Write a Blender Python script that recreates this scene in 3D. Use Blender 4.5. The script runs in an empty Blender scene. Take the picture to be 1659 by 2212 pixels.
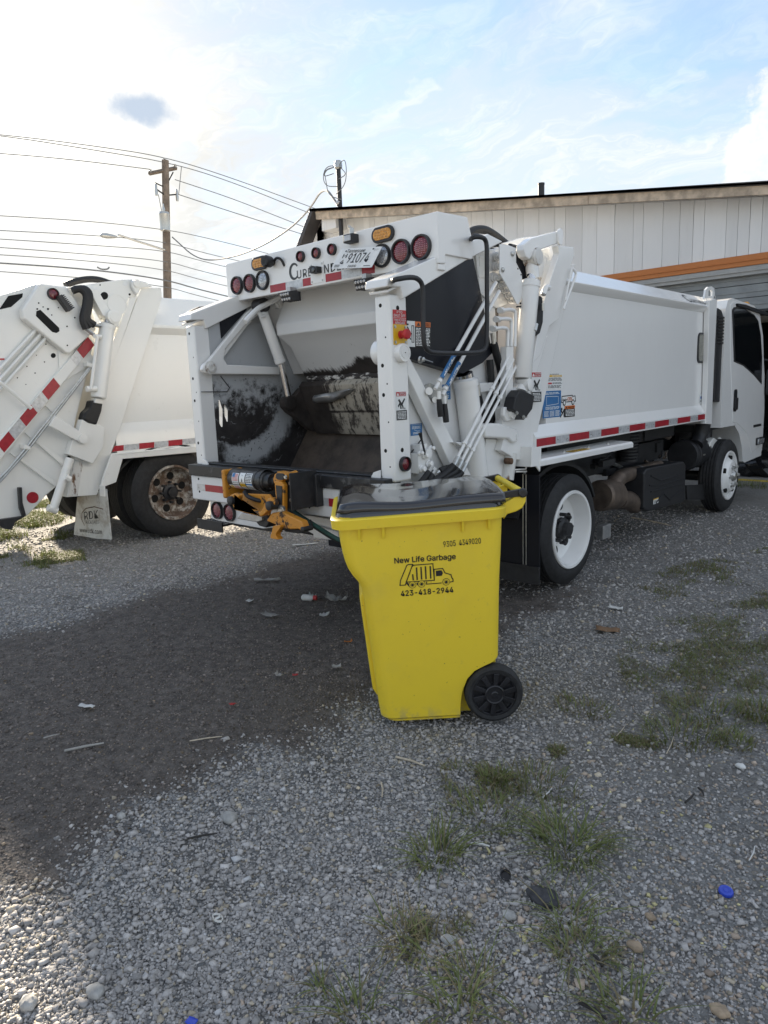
import bpy, bmesh, math, random
import numpy as np
from mathutils import Vector, Matrix
rnd = random.Random(7)
nrs = np.random.RandomState(11)
scene = bpy.context.scene
COL = scene.collection
# ------------------------------------------------------------------ camera
# pixel units below are those of a 1659 x 2212 view of the photograph
PC = np.array([829.5, 1106.0])
VP1, VP2 = np.array([2227., 789.]), np.array([-837., 904.])      # vanishing points: truck length, truck width
FPX = math.sqrt(-np.dot(VP1 - PC, VP2 - PC))
_d1 = np.array([*(VP1 - PC), FPX]); _d1 /= np.linalg.norm(_d1)
_d2 = np.array([*(VP2 - PC), FPX]); _d2 /= np.linalg.norm(_d2)
_X = -_d2; _Y = _d1 - np.dot(_d1, _X) * _X; _Y /= np.linalg.norm(_Y); _Z = np.cross(_X, _Y)
RM = np.array([_X, _Y, _Z])
CAMH = 1.55
CAM = np.array([0, 0, CAMH])
cd = bpy.data.cameras.new('camera'); cam = bpy.data.objects.new('camera', cd); COL.objects.link(cam)
cd.sensor_fit = 'HORIZONTAL'; cd.sensor_width = 36; cd.lens = FPX / 1659 * 36
cd.clip_start = 0.05; cd.clip_end = 3000
M = Matrix.Identity(4)
for i, c in enumerate(([1, 0, 0], [0, -1, 0], [0, 0, -1])):
    w = RM @ np.array(c, float)
    for k in range(3): M[k][i] = w[k]
M[0][3], M[1][3], M[2][3] = CAM
cam.matrix_world = M
scene.camera = cam
def ray(p): return RM @ np.array([p[0] - PC[0], p[1] - PC[1], FPX])
def hit(p, ax, val):
    d = ray(p); t = (val - CAM[ax]) / d[ax]; return CAM + t * d
def S(p, X): q = hit(p, 0, X); return (float(q[1]), float(q[2]))      # point on a plane parallel to the trucks' sides
def R(p, Y): q = hit(p, 1, Y); return (float(q[0]), float(q[2]))      # point on a plane parallel to their rears
def G(p, z=0.0): q = hit(p, 2, z); return (float(q[0]), float(q[1]))  # point on the ground
c1 = lambda x, y: (464.5 + .32 * x, 431.3 + .32 * y)
c2 = lambda x, y: (398.2 + .28 * x, 630.4 + .28 * y)
c3 = lambda x, y: (783 + .288 * x, 564 + .288 * y)
c4 = lambda x, y: (.3001 * x, 564 + .3001 * y)
c5 = lambda x, y: (1095 + .345 * x, 530.9 + .345 * y)
c6 = lambda x, y: (663.6 + .32 * x, 995.4 + .32 * y)
c7 = lambda x, y: (398.2 + .22 * x, 982.1 + .22 * y)
c8 = lambda x, y: (1393.6 + .27 * x, 597.2 + .27 * y)
c9 = lambda x, y: (995.4 + .16 * x, 464.5 + .16 * y)
def SP(c, pts, X): return [S(c(*p), X) for p in pts]
def RP(c, pts, Y): return [R(c(*p), Y) for p in pts]

# ------------------------------------------------------------------ node helper
class V:
    def __init__(s, nt, sock): s.nt, s.s = nt, sock
    def _m(s, op, *a, clamp=False):
        n = s.nt.nodes.new('ShaderNodeMath'); n.operation = op; n.use_clamp = clamp
        for i, x in enumerate((s,) + a):
            if isinstance(x, V): s.nt.links.new(x.s, n.inputs[i])
            else: n.inputs[i].default_value = x
        return V(s.nt, n.outputs[0])
    def __add__(s, o): return s._m('ADD', o)
    __radd__ = __add__
    def __sub__(s, o): return s._m('SUBTRACT', o)
    def __rsub__(s, o): return (s * -1.0) + o
    def __mul__(s, o): return s._m('MULTIPLY', o)
    __rmul__ = __mul__
    def __truediv__(s, o): return s._m('DIVIDE', o)
    def pow(s, o): return s._m('POWER', o)
    def abs(s): return s._m('ABSOLUTE')
    def sqrt(s): return s._m('SQRT')
    def max(s, o): return s._m('MAXIMUM', o)
    def min(s, o): return s._m('MINIMUM', o)
    def sat(s): return s._m('ADD', 0.0, clamp=True)
    def ss(s, a, b, lo=0.0, hi=1.0):
        n = s.nt.nodes.new('ShaderNodeMapRange'); n.interpolation_type = 'SMOOTHSTEP'
        s.nt.links.new(s.s, n.inputs[0])
        for i, x in enumerate((a, b, lo, hi)): n.inputs[i + 1].default_value = x
        return V(s.nt, n.outputs[0])
    def xyz(s):
        n = s.nt.nodes.new('ShaderNodeSeparateXYZ'); s.nt.links.new(s.s, n.inputs[0])
        return [V(s.nt, o) for o in n.outputs]
    def vscale(s, v):
        n = s.nt.nodes.new('ShaderNodeVectorMath'); n.operation = 'MULTIPLY'
        s.nt.links.new(s.s, n.inputs[0]); n.inputs[1].default_value = v
        return V(s.nt, n.outputs[0])
    def dot(s, v):
        n = s.nt.nodes.new('ShaderNodeVectorMath'); n.operation = 'DOT_PRODUCT'
        s.nt.links.new(s.s, n.inputs[0]); n.inputs[1].default_value = v
        return V(s.nt, n.outputs['Value'])
    def noise(s, scale=5, detail=4, rough=.55, dist=0.0, col=False):
        n = s.nt.nodes.new('ShaderNodeTexNoise'); s.nt.links.new(s.s, n.inputs['Vector'])
        n.inputs['Scale'].default_value = scale; n.inputs['Detail'].default_value = detail
        n.inputs['Roughness'].default_value = rough; n.inputs['Distortion'].default_value = dist
        return V(s.nt, n.outputs[1 if col else 0])
    def voro(s, scale=5, feature='F1', rnd=1.0):
        n = s.nt.nodes.new('ShaderNodeTexVoronoi'); n.feature = feature; s.nt.links.new(s.s, n.inputs['Vector'])
        n.inputs['Scale'].default_value = scale; n.inputs['Randomness'].default_value = rnd
        return V(s.nt, n.outputs['Distance']), V(s.nt, n.outputs['Color']) if 'Color' in n.outputs else None
    def mix(s, a, b):            # s = factor
        n = s.nt.nodes.new('ShaderNodeMix'); n.data_type = 'RGBA'
        s.nt.links.new(s.s, n.inputs[0])
        for i, x in ((6, a), (7, b)):
            if isinstance(x, V): s.nt.links.new(x.s, n.inputs[i])
            else: n.inputs[i].default_value = (*x, 1) if len(x) == 3 else x
        return V(s.nt, n.outputs[2])
def comb(nt, x, y, z):
    n = nt.nodes.new('ShaderNodeCombineXYZ')
    for i, v in enumerate((x, y, z)):
        if isinstance(v, V): nt.links.new(v.s, n.inputs[i])
        else: n.inputs[i].default_value = v
    return V(nt, n.outputs[0])
def cmul(nt, col, f):            # colour * scalar
    n = nt.nodes.new('ShaderNodeVectorMath'); n.operation = 'SCALE'
    if isinstance(col, V): nt.links.new(col.s, n.inputs[0])
    else: n.inputs[0].default_value = col
    if isinstance(f, V): nt.links.new(f.s, n.inputs['Scale'])
    else: n.inputs['Scale'].default_value = f
    return V(nt, n.outputs[0])

# ------------------------------------------------------------------ sky, sun, exposure
sd = ray((-70, 150)); sd /= np.linalg.norm(sd)
SUN_EL = math.asin(sd[2]); SUN_AZ = math.atan2(sd[0], sd[1])      # azimuth clockwise from +Y
world = bpy.data.worlds.new('World'); scene.world = world; world.use_nodes = True
nt = world.node_tree; bg = nt.nodes['Background']; bg.inputs[1].default_value = 0.1
sky = nt.nodes.new('ShaderNodeTexSky'); sky.sky_type = 'NISHITA'; sky.sun_disc = False
sky.sun_elevation = SUN_EL; sky.sun_rotation = SUN_AZ
sky.air_density = 1.0; sky.dust_density = 0.15; sky.ozone_density = 1.6; sky.altitude = 200
tc = nt.nodes.new('ShaderNodeTexCoord'); D = V(nt, tc.outputs['Generated'])
dx, dy, dz = D.xyz()
zc = dz.max(0.0) + 0.16
P = comb(nt, dx / zc, dy / zc, 0.0)
warp = P.noise(1.1, 5, .6, col=True)
wx, wy, wz = warp.xyz()
px_, py_, _ = P.xyz()
P2 = comb(nt, px_ + (wx - .5) * 1.4, py_ * 1.5 + (wy - .5) * 1.4, 0.3)
thin = P2.noise(0.9, 10, .63).ss(.36, .62)
fine = P2.noise(2.6, 9, .70, .6).ss(.44, .66)
dome = D.vscale((1, 1, 2.2))
puff = dome.noise(3.0, 8, .56, .3).ss(.44, .60)
sundot = D.dot(tuple(sd)).max(0.0)
glow = sundot.pow(18.0)
halo = sundot.pow(90.0)
haze = dz.ss(.50, .0)
cover = (thin * .46 + fine * .24 * (thin * .7 + .3) + haze * .26 + glow * .75 + .20).min(.97)
skyc = cmul(nt, V(nt, sky.outputs[0]), .82)
cloudb = fine * .6 + thin * .45 + glow * .15 + halo * 3.0 + 2.45
cloudc = cmul(nt, glow.ss(0.0, .8).mix((.92, .965, 1.02), (1.02, .985, .90)), cloudb)
base = cover.mix(skyc, cloudc)
# thicker cumulus heaps low in the sky
low = dz.ss(.34, .12) * puff
heap = cmul(nt, dome.noise(9.0, 6, .6).ss(.3, .7).mix((.86, .91, .98), (1.04, 1.02, .98)), 3.4)
base = (low * .55).mix(base, heap)
# the one tall heap at the right and the small dark lens cloud at the left
def blob(p, ru, rv):
    d = ray(p); d /= np.linalg.norm(d); u = np.cross(d, [0, 0, 1]); u /= np.linalg.norm(u); v = np.cross(u, d)
    a = D.dot(tuple(u)) / ru; b = D.dot(tuple(v)) / rv
    front = D.dot(tuple(d)).ss(.5, .6)
    wob = (D.noise(14.0, 7, .6) - .5) * 2.1
    return ((a * a + b * b).sqrt() + wob), front
r1, f1 = blob((1655, 400), .055, .105)
tower = D.noise(26.0, 7, .6).ss(.34, .66).mix((.82, .87, .95), (1.10, 1.06, 1.0))
base = (r1.ss(1.05, .8) * f1).mix(base, cmul(nt, tower, 3.6))
r2, f2 = blob((303, 231), .040, .022)
r2b = r2 + 0.0
base = (r2b.ss(1.9, 1.1) * f2 * .8).mix(base, (3.6, 3.55, 3.45))
base = (r2b.ss(1.05, .35) * f2 * .9).mix(base, (1.75, 2.1, 2.6))
nt.links.new(base.s, bg.inputs[0])
sl = bpy.data.lights.new('sun', 'SUN'); sun = bpy.data.objects.new('sun', sl); COL.objects.link(sun)
sl.energy = 5.0; sl.angle = math.radians(2.0); sl.color = (1.0, .87, .69)
sun.rotation_euler = Vector(tuple(sd)).to_track_quat('Z', 'Y').to_euler()
sun.location = (-8, 4, 12)
vs = scene.view_settings
vs.view_transform = 'Standard'; vs.look = 'None'; vs.exposure = 1.66; vs.gamma = 1.0; vs.use_curve_mapping = False
scene.cycles.max_bounces = 6; scene.cycles.diffuse_bounces = 3; scene.cycles.glossy_bounces = 3
scene.cycles.use_denoising = True
scene.cycles.sample_clamp_indirect = 6

# ------------------------------------------------------------------ materials
MATS = {}
def newmat(name):
    m = bpy.data.materials.new(name); m.use_nodes = True
    nt = m.node_tree; b = nt.nodes['Principled BSDF']
    g = nt.nodes.new('ShaderNodeNewGeometry')
    MATS[name] = m
    return m, nt, b, V(nt, g.outputs['Position'])
def bump(nt, b, h, strength=.3, dist=.01):
    n = nt.nodes.new('ShaderNodeBump'); n.inputs['Strength'].default_value = strength; n.inputs['Distance'].default_value = dist
    nt.links.new(h.s, n.inputs['Height']); nt.links.new(n.outputs[0], b.inputs['Normal'])
def mat(name, col, rough=.5, metal=0.0, var=.12, scale=9, coat=0.0, bmp=0.0, bscale=60, emit=None, estr=0):
    m, nt, b, P = newmat(name)
    f = P.noise(scale, 5, .6)
    lo = tuple(c * (1 - var) for c in col); hi = tuple(min(c * (1 + var), .95) for c in col)
    nt.links.new(f.ss(.3, .7).mix(lo, hi).s, b.inputs['Base Color'])
    nt.links.new((f * .16 + (rough - .08)).s, b.inputs['Roughness'])
    b.inputs['Metallic'].default_value = metal
    if coat: b.inputs['Coat Weight'].default_value = coat; b.inputs['Coat Roughness'].default_value = .08
    if bmp: bump(nt, b, P.noise(bscale, 4, .6), bmp, .004)
    if emit: b.inputs['Emission Color'].default_value = (*emit, 1); b.inputs['Emission Strength'].default_value = estr
    return m
def paint(name, col, grime=.35, rough=.28, coat=.25, gcol=(.20, .18, .15)):
    # enamel with faint run-off streaks, specks and chips
    m, nt, b, P = newmat(name)
    x, y, z = P.xyz()
    streak = comb(nt, x * 14, y * 14, z * 1.3).noise(1.0, 5, .65).ss(.50, .82)
    patch = P.noise(2.2, 5, .6).ss(.35, .75)
    low = z.ss(1.9, .6)
    speck = P.noise(70, 3, .6).ss(.735, .77)
    f = (streak * (patch * .7 + .2) * (low * .7 + .3) * grime + speck * .55 * grime).sat()
    c = f.mix(col, gcol)
    tone = P.noise(1.1, 3, .5).ss(.3, .7).mix((.965, .965, .97), (1.0, 1.0, 1.0))
    n = nt.nodes.new('ShaderNodeVectorMath'); n.operation = 'MULTIPLY'
    nt.links.new(c.s, n.inputs[0]); nt.links.new(tone.s, n.inputs[1]); nt.links.new(n.outputs[0], b.inputs['Base Color'])
    nt.links.new((f * .4 + P.noise(6, 4, .6) * .14 + (rough - .07)).s, b.inputs['Roughness'])
    b.inputs['Coat Weight'].default_value = coat; b.inputs['Coat Roughness'].default_value = .1
    bump(nt, b, P.noise(2.6, 3, .5) + P.noise(9, 2, .5) * .2, .10, .03)
    return m
WHITE = paint('white_paint', (.86, .855, .835), .14, .22, .35)
WHITE2 = paint('cream_white_paint', (.83, .825, .785), .13, .3, .2)
DWHITE = paint('worn_white_paint', (.76, .76, .75), .5, .4, .1)
BLACKP = paint('black_paint', (.010, .011, .016), .12, .42, .0, (.06, .055, .05))
BLACKP.node_tree.nodes['Principled BSDF'].inputs['Specular IOR Level'].default_value = .3
STEELB = mat('dark_steel', (.022, .022, .024), .5, .0, .3, 18, bmp=.25)
CHASSIS = mat('chassis_black', (.016, .016, .017), .6, 0, .4, 14, bmp=.3)
RUBBER = mat('tyre_rubber', (.020, .020, .021), .72, 0, .35, 26, bmp=.3, bscale=120)
HOSE = mat('hose_rubber', (.012, .012, .013), .55, 0, .2, 40)
CHROME = mat('chrome_rod', (.62, .62, .62), .16, 1.0, .06, 30)
ZINC = mat('zinc_steel', (.52, .52, .50), .34, .9, .15, 40)
ALU = mat('bare_aluminium', (.45, .45, .45), .42, .8, .15, 20)
RUST = mat('rusty_steel', (.13, .075, .045), .8, .2, .5, 22, bmp=.4)
EXHAUST = mat('brown_exhaust_steel', (.16, .125, .10), .5, .6, .3, 9)
DRUM = mat('grey_black_plastic', (.017, .0175, .020), .5, 0, .2, 20, bmp=.1)
RED = mat('sign_red', (.52, .03, .035), .4, 0, .05, 30)
REDREF = mat('red_reflective', (.36, .018, .03), .34, 0, .14, 22)
SILREF = mat('silver_reflective', (.55, .56, .57), .30, .25, .14, 36)
REDLENS = mat('red_lens', (.15, .012, .020), .2, 0, .2, 60, coat=.6)
REDDOT = mat('red_lens_facet', (.42, .16, .18), .25, 0, .2, 60, coat=.5)
DREDLENS = mat('dull_red_lens', (.20, .03, .035), .25, 0, .3, 90, coat=.4)
AMBER = mat('amber_lens', (.62, .27, .02), .18, 0, .3, 60, coat=.6)
CLEAR = mat('clear_lens', (.42, .44, .47), .12, .45, .45, 110, coat=.8)
YEL = mat('sign_yellow', (.72, .43, .015), .4, 0, .06, 20)
ORANGE = mat('sign_orange', (.70, .17, .03), .4, 0, .06, 20)
BLUE = mat('sign_blue', (.035, .16, .38), .35, 0, .08, 20)
PAPER = mat('sticker_white', (.76, .77, .76), .4, 0, .05, 20)
INK = mat('black_ink', (.012, .012, .014), .4, 0, .1, 40)
GLASS = mat('dark_cab_glass', (.010, .012, .014), .05, 0, .1, 3, coat=1.0)
HOLESHADE = mat('hole_shade_dark', (.008, .008, .008), .9, 0, .1, 30)  # near-black discs and patches that stand for the shade inside holes
WIRE = mat('grey_wire', (.20, .205, .21), .6, 0, .1, 4)
LETTER = mat('charcoal_letter', (.035, .037, .04), .4, 0, .08, 40)

def grimy(name, base, dark, fn, rough=(.4, .75)):
    m, nt, b, P = newmat(name)
    f = fn(nt, P)
    nt.links.new(f.mix(base, P.noise(7, 6, .65).ss(.3, .75).mix(dark, tuple(c * 2.4 + .006 for c in dark))).s, b.inputs['Base Color'])
    nt.links.new((f * (rough[1] - rough[0]) + rough[0]).s, b.inputs['Roughness'])
    bump(nt, b, f + P.noise(30, 4, .6) * .5, .25, .006)
    return m
def f_wall(nt, P):
    x, y, z = P.xyz()
    n = P.noise(14, 8, .74) - .5
    n2 = comb(nt, x, y * 30, z * 7).noise(1.0, 5, .6) - .5
    r = (((y - 3.2) * (y - 3.2) + (z - 1.65) * (z - 1.65)).sqrt()) + n * .13
    inside = r.ss(.50, .46) * (z + n * 1.0).ss(1.68, 1.42) 
    outside = (r + n2 * .09).ss(.60, .68) * z.ss(1.62, 1.52)
    edge = (y + n * .3).ss(3.16, 3.04) * (z + n * .5).ss(1.45, 1.15)
    ang = (z - 1.65)._m('ARCTAN2', y - 3.2)
    arcs = comb(nt, r * 46.0, ang * 2.2, 0.0).noise(1.0, 5, .62)          # scrapes along the blade's swing
    scr = arcs.ss(.60, .68)
    smear = arcs.ss(.42, .34) * r.ss(.44, .50) * r.ss(.72, .60) * z.ss(1.5, 1.35)
    spots = P.noise(36, 4, .6).ss(.64, .68) * (z + n).ss(1.90, 1.62)
    return ((inside.max(outside).max(edge)) * (1.0 - scr * .62)).max(spots * .8).max(smear * .85).sat()
HOPWALL = grimy('grimy_hopper_wall', (.44, .455, .47), (.014, .012, .012), f_wall)
def f_blade(nt, P):
    x, y, z = P.xyz()
    n = comb(nt, x * 5, y * 5, z * 3).noise(1.6, 7, .7) - .5
    s = comb(nt, x * 26, y * 3, z * 5).noise(1.0, 6, .7) - .5
    left = (x + n * .4).ss(-3.90, -4.02)
    w = comb(nt, x * 7, y * 7 + z * 4, z * 9).noise(2.0, 7, .72) - .5
    return (left + (s * 1.5 + n * 1.0 + w * .9).ss(-.06, .20) * .95 + (z - 1.395).abs().ss(.012, .004) * .8).sat()
BLADE = grimy('grimy_sweep_blade', (.47, .43, .36), (.020, .016, .014), f_blade)
def f_panel(nt, P):
    x, y, z = P.xyz()
    n = P.noise(11, 7, .72) - .5
    s = comb(nt, x * 30 + z * 16, y * 4, z * 7).noise(1.0, 5, .6) - .5
    right = x.ss(-3.85, -3.50) * .075
    return ((z + n * .10 + s * .08 - right) .ss(1.735, 1.695)).max(P.noise(34, 3, .6).ss(.70, .73) * z.ss(1.95, 1.75) * .8).sat()
PANEL = grimy('sweep_panel_paint', (.74, .75, .75), (.016, .013, .012), f_panel, (.32, .7))
def f_roll(nt, P):
    x, y, z = P.xyz()
    n = comb(nt, x * 9, y * 9, z * 22).noise(1.0, 7, .7)
    return n.ss(.43, .52)
ROLL = grimy('scraped_white_edge', (.62, .60, .56), (.018, .015, .014), f_roll)
def f_floor(nt, P):
    return P.noise(5, 6, .7).ss(.3, .7)
HOPFLOOR = grimy('hopper_floor_steel', (.115, .088, .068), (.030, .024, .020), f_floor, (.45, .6))
def f_wear(nt, P):
    return P.noise(13, 7, .7).ss(.545, .61)
LIFTY = grimy('worn_orange_yellow_paint', (.60, .25, .025), (.035, .020, .012), f_wear, (.42, .7))
SILL = grimy('scuffed_black_sill', (.016, .016, .018), (.05, .048, .045), f_wear, (.45, .6))
FLAPW = grimy('dirty_white_rubber', (.58, .58, .55), (.14, .12, .095), lambda nt, P: P.noise(7, 6, .7).ss(.44, .70) * .85, (.6, .8))
RUSTW = grimy('rust_stained_white', (.70, .69, .66), (.10, .055, .03), lambda nt, P: comb(nt, *(lambda q: (q[0] * 16, q[1] * 16, q[2] * 4))(P.xyz())).noise(1.0, 6, .7).ss(.52, .62), (.4, .7))
RIMR = grimy('rust_bloomed_rim', (.56, .53, .47), (.085, .055, .038), lambda nt, P: P.noise(11, 6, .7).ss(.34, .56), (.5, .8))
# ------------------------------------------------------------------ mesh builder
class B:
    def __init__(s): s.v, s.f, s.m, s.mats = [], [], [], []
    def mi(s, m):
        if m not in s.mats: s.mats.append(m)
        return s.mats.index(m)
    def add(s, vs, fs, m):
        o = len(s.v); k = s.mi(m)
        s.v += [tuple(map(float, q)) for q in vs]
        for f in fs: s.f.append([i + o for i in f]); s.m.append(k)
        return s
    def box(s, x0, x1, y0, y1, z0, z1, m):
        vs = [(x, y, z) for x in (x0, x1) for y in (y0, y1) for z in (z0, z1)]
        return s.add(vs, [(0, 1, 3, 2), (4, 6, 7, 5), (0, 4, 5, 1), (2, 3, 7, 6), (0, 2, 6, 4), (1, 5, 7, 3)], m)
    def prism(s, pts, vec, m):
        n = len(pts); vec = np.array(vec, float)
        vs = [tuple(p) for p in pts] + [tuple(np.array(p) + vec) for p in pts]
        fs = [list(range(n))[::-1], [n + i for i in range(n)]] + [(i, (i + 1) % n, n + (i + 1) % n, n + i) for i in range(n)]
        return s.add(vs, fs, m)
    def px(s, yz, x0, x1, m): return s.prism([(x0, y, z) for y, z in yz], (x1 - x0, 0, 0), m)
    def py(s, xz, y0, y1, m): return s.prism([(x, y0, z) for x, z in xz], (0, y1 - y0, 0), m)
    def pz(s, xy, z0, z1, m): return s.prism([(x, y, z0) for x, y in xy], (0, 0, z1 - z0), m)
    def lathe(s, p, axis, prof, m, n=28, a0=0.0, a1=2 * math.pi, cap=True):
        # prof: (radius, height along axis)
        ax = Vector(axis).normalized(); t = Vector((0, 0, 1)) if abs(ax.z) < .9 else Vector((1, 0, 0))
        u = ax.cross(t).normalized(); w = ax.cross(u).normalized(); p = Vector(p)
        full = abs(a1 - a0 - 2 * math.pi) < 1e-6
        nn = n if full else n + 1
        vs, fs = [], []
        for r, h in prof:
            for i in range(nn):
                a = a0 + (a1 - a0) * i / n
                vs.append(tuple(p + ax * h + (u * math.cos(a) + w * math.sin(a)) * r))
        for j in range(len(prof) - 1):
            for i in range(n):
                i2 = (i + 1) % nn
                fs.append((j * nn + i, j * nn + i2, (j + 1) * nn + i2, (j + 1) * nn + i))
        if full and cap:
            if prof[0][0] > 1e-6: fs.append(tuple(range(nn))[::-1])
            if prof[-1][0] > 1e-6: fs.append(tuple((len(prof) - 1) * nn + i for i in range(nn)))
        return s.add(vs, fs, m)
    def cyl(s, p0, p1, r0, m, r1=None, n=20):
        p0, p1 = Vector(p0), Vector(p1); L = (p1 - p0).length; r1 = r0 if r1 is None else r1
        return s.lathe(p0, p1 - p0, [(r0, 0), (r1, L)], m, n)
    def disc(s, p, axis, r, m, h=.004, n=20, sx=1.0, u=None):
        return s.lathe(p, axis, [(r, 0), (r, h)], m, n)
    def tube(s, pts, r, m, n=8, closed=False, smooth=0):
        P = [Vector(q) for q in pts]
        rl_ = list(r) if isinstance(r, (list, tuple)) else [r] * len(P)
        for _ in range(smooth):
            Q, q_ = [P[0]], [rl_[0]]
            for a, b, c, d in zip(P[:-1], P[1:], rl_[:-1], rl_[1:]): Q += [a * .75 + b * .25, a * .25 + b * .75]; q_ += [c * .75 + d * .25, c * .25 + d * .75]
            P = Q + [P[-1]]; rl_ = q_ + [rl_[-1]]
        vs, fs, prev = [], [], None
        for i, p in enumerate(P):
            t = (P[min(i + 1, len(P) - 1)] - P[max(i - 1, 0)]).normalized()
            if prev is None:
                prev = t.cross(Vector((0, 0, 1)) if abs(t.z) < .9 else Vector((1, 0, 0))).normalized()
            prev = (prev - t * prev.dot(t)).normalized(); w = t.cross(prev)
            rr = rl_[i]
            for k in range(n):
                a = 2 * math.pi * k / n
                vs.append(tuple(p + (prev * math.cos(a) + w * math.sin(a)) * rr))
        for j in range(len(P) - 1):
            for k in range(n):
                k2 = (k + 1) % n; fs.append((j * n + k, j * n + k2, (j + 1) * n + k2, (j + 1) * n + k))
        fs += [tuple(range(n))[::-1], tuple((len(P) - 1) * n + k for k in range(n))]
        return s.add(vs, fs, m)
    def mirror(s, cx):
        c = B(); c.mats = list(s.mats); c.m = list(s.m)
        c.v = [(2 * cx - x, y, z) for x, y, z in s.v]; c.f = [f[::-1] for f in s.f]
        return c
    def build(s, name, parent=None, bevel=0.0, smooth=True, seg=2, angle=35, label=None, fix=True):
        me = bpy.data.meshes.new(name)
        v = np.array(s.v); o3 = (v.min(0) + v.max(0)) / 2
        if parent is None: o3[2] = v[:, 2].min()
        me.from_pydata([tuple(q) for q in (v - o3)], [], s.f)
        for m in s.mats: me.materials.append(m)
        me.polygons.foreach_set('material_index', s.m)
        if fix:
            bm = bmesh.new(); bm.from_mesh(me)
            bmesh.ops.recalc_face_normals(bm, faces=bm.faces)
            bm.to_mesh(me); bm.free()
        if smooth:
            me.polygons.foreach_set('use_smooth', [True] * len(me.polygons)); me.set_sharp_from_angle(angle=math.radians(angle))
        me.update()
        ob = bpy.data.objects.new(name, me); COL.objects.link(ob)
        ob.location = o3
        if parent is not None: adopt(ob, parent)
        if bevel:
            md = ob.modifiers.new('bevel', 'BEVEL'); md.width = bevel; md.segments = seg; md.limit_method = 'ANGLE'; md.angle_limit = math.radians(30)
            md.harden_normals = True
        if label: ob['label'] = label
        return ob
WLOC = {}
def adopt(ob, parent):
    base = WLOC.get(parent.name, Vector((0, 0, 0)))
    w = Vector(ob.location); WLOC[ob.name] = w
    ob.parent = parent; ob.location = w - base
def thing(name, label, cat, loc, group=None):
    o = bpy.data.objects.new(name, None); COL.objects.link(o); o.location = loc; o.empty_display_size = .2
    WLOC[o.name] = Vector(loc); o['label'] = label; o['category'] = cat
    if group: o['group'] = group
    return o
def tag(o, label, cat, group=None):
    o['label'] = label; o['category'] = cat
    if group: o['group'] = group
    WLOC.setdefault(o.name, Vector(o.location)); return o
def structure(o): o['kind'] = 'structure'; WLOC.setdefault(o.name, Vector(o.location)); return o
def stuff(o): o['kind'] = 'stuff'; return o
def cut(ob, cutter):          # boolean difference, applied
    c = cutter.build('cutter', smooth=False)
    bpy.context.view_layer.update()
    md = ob.modifiers.new('cut', 'BOOLEAN'); md.object = c; md.operation = 'DIFFERENCE'; md.solver = 'EXACT'
    dg = bpy.context.evaluated_depsgraph_get()
    me = bpy.data.meshes.new_from_object(ob.evaluated_get(dg))
    ob.modifiers.clear(); old = ob.data; me.name = old.name; ob.data = me
    me.polygons.foreach_set('use_smooth', [True] * len(me.polygons)); me.set_sharp_from_angle(angle=math.radians(30))
    bpy.data.objects.remove(c)
    return ob
# ------------------------------------------------------------------ lettering and flat print
TCACHE = {}
FONT = None
try:
    import os
    FONT = bpy.data.fonts.load(os.path.join(bpy.utils.system_resource('DATAFILES'), 'fonts', 'Inter.woff2'))      # Blender's own interface face
except Exception: FONT = None
def text_geo(txt, bold=0.0, shear=0.0, sp=1.0):
    k = (txt, bold, shear, sp)
    if k not in TCACHE:
        cu = bpy.data.curves.new('t', 'FONT'); cu.body = txt
        if FONT: cu.font = FONT
        cu.offset = bold; cu.shear = shear; cu.space_character = sp
        cu.resolution_u = 3; cu.fill_mode = 'FRONT'
        ob = bpy.data.objects.new('t', cu); COL.objects.link(ob)
        dg = bpy.context.evaluated_depsgraph_get()
        me = bpy.data.meshes.new_from_object(ob.evaluated_get(dg))
        v = np.array([q.co[:] for q in me.vertices]); f = [list(p.vertices) for p in me.polygons]
        bpy.data.objects.remove(ob); bpy.data.meshes.remove(me)
        v[:, 0] -= v[:, 0].min()
        TCACHE[k] = (v, f)
    return TCACHE[k]
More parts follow.
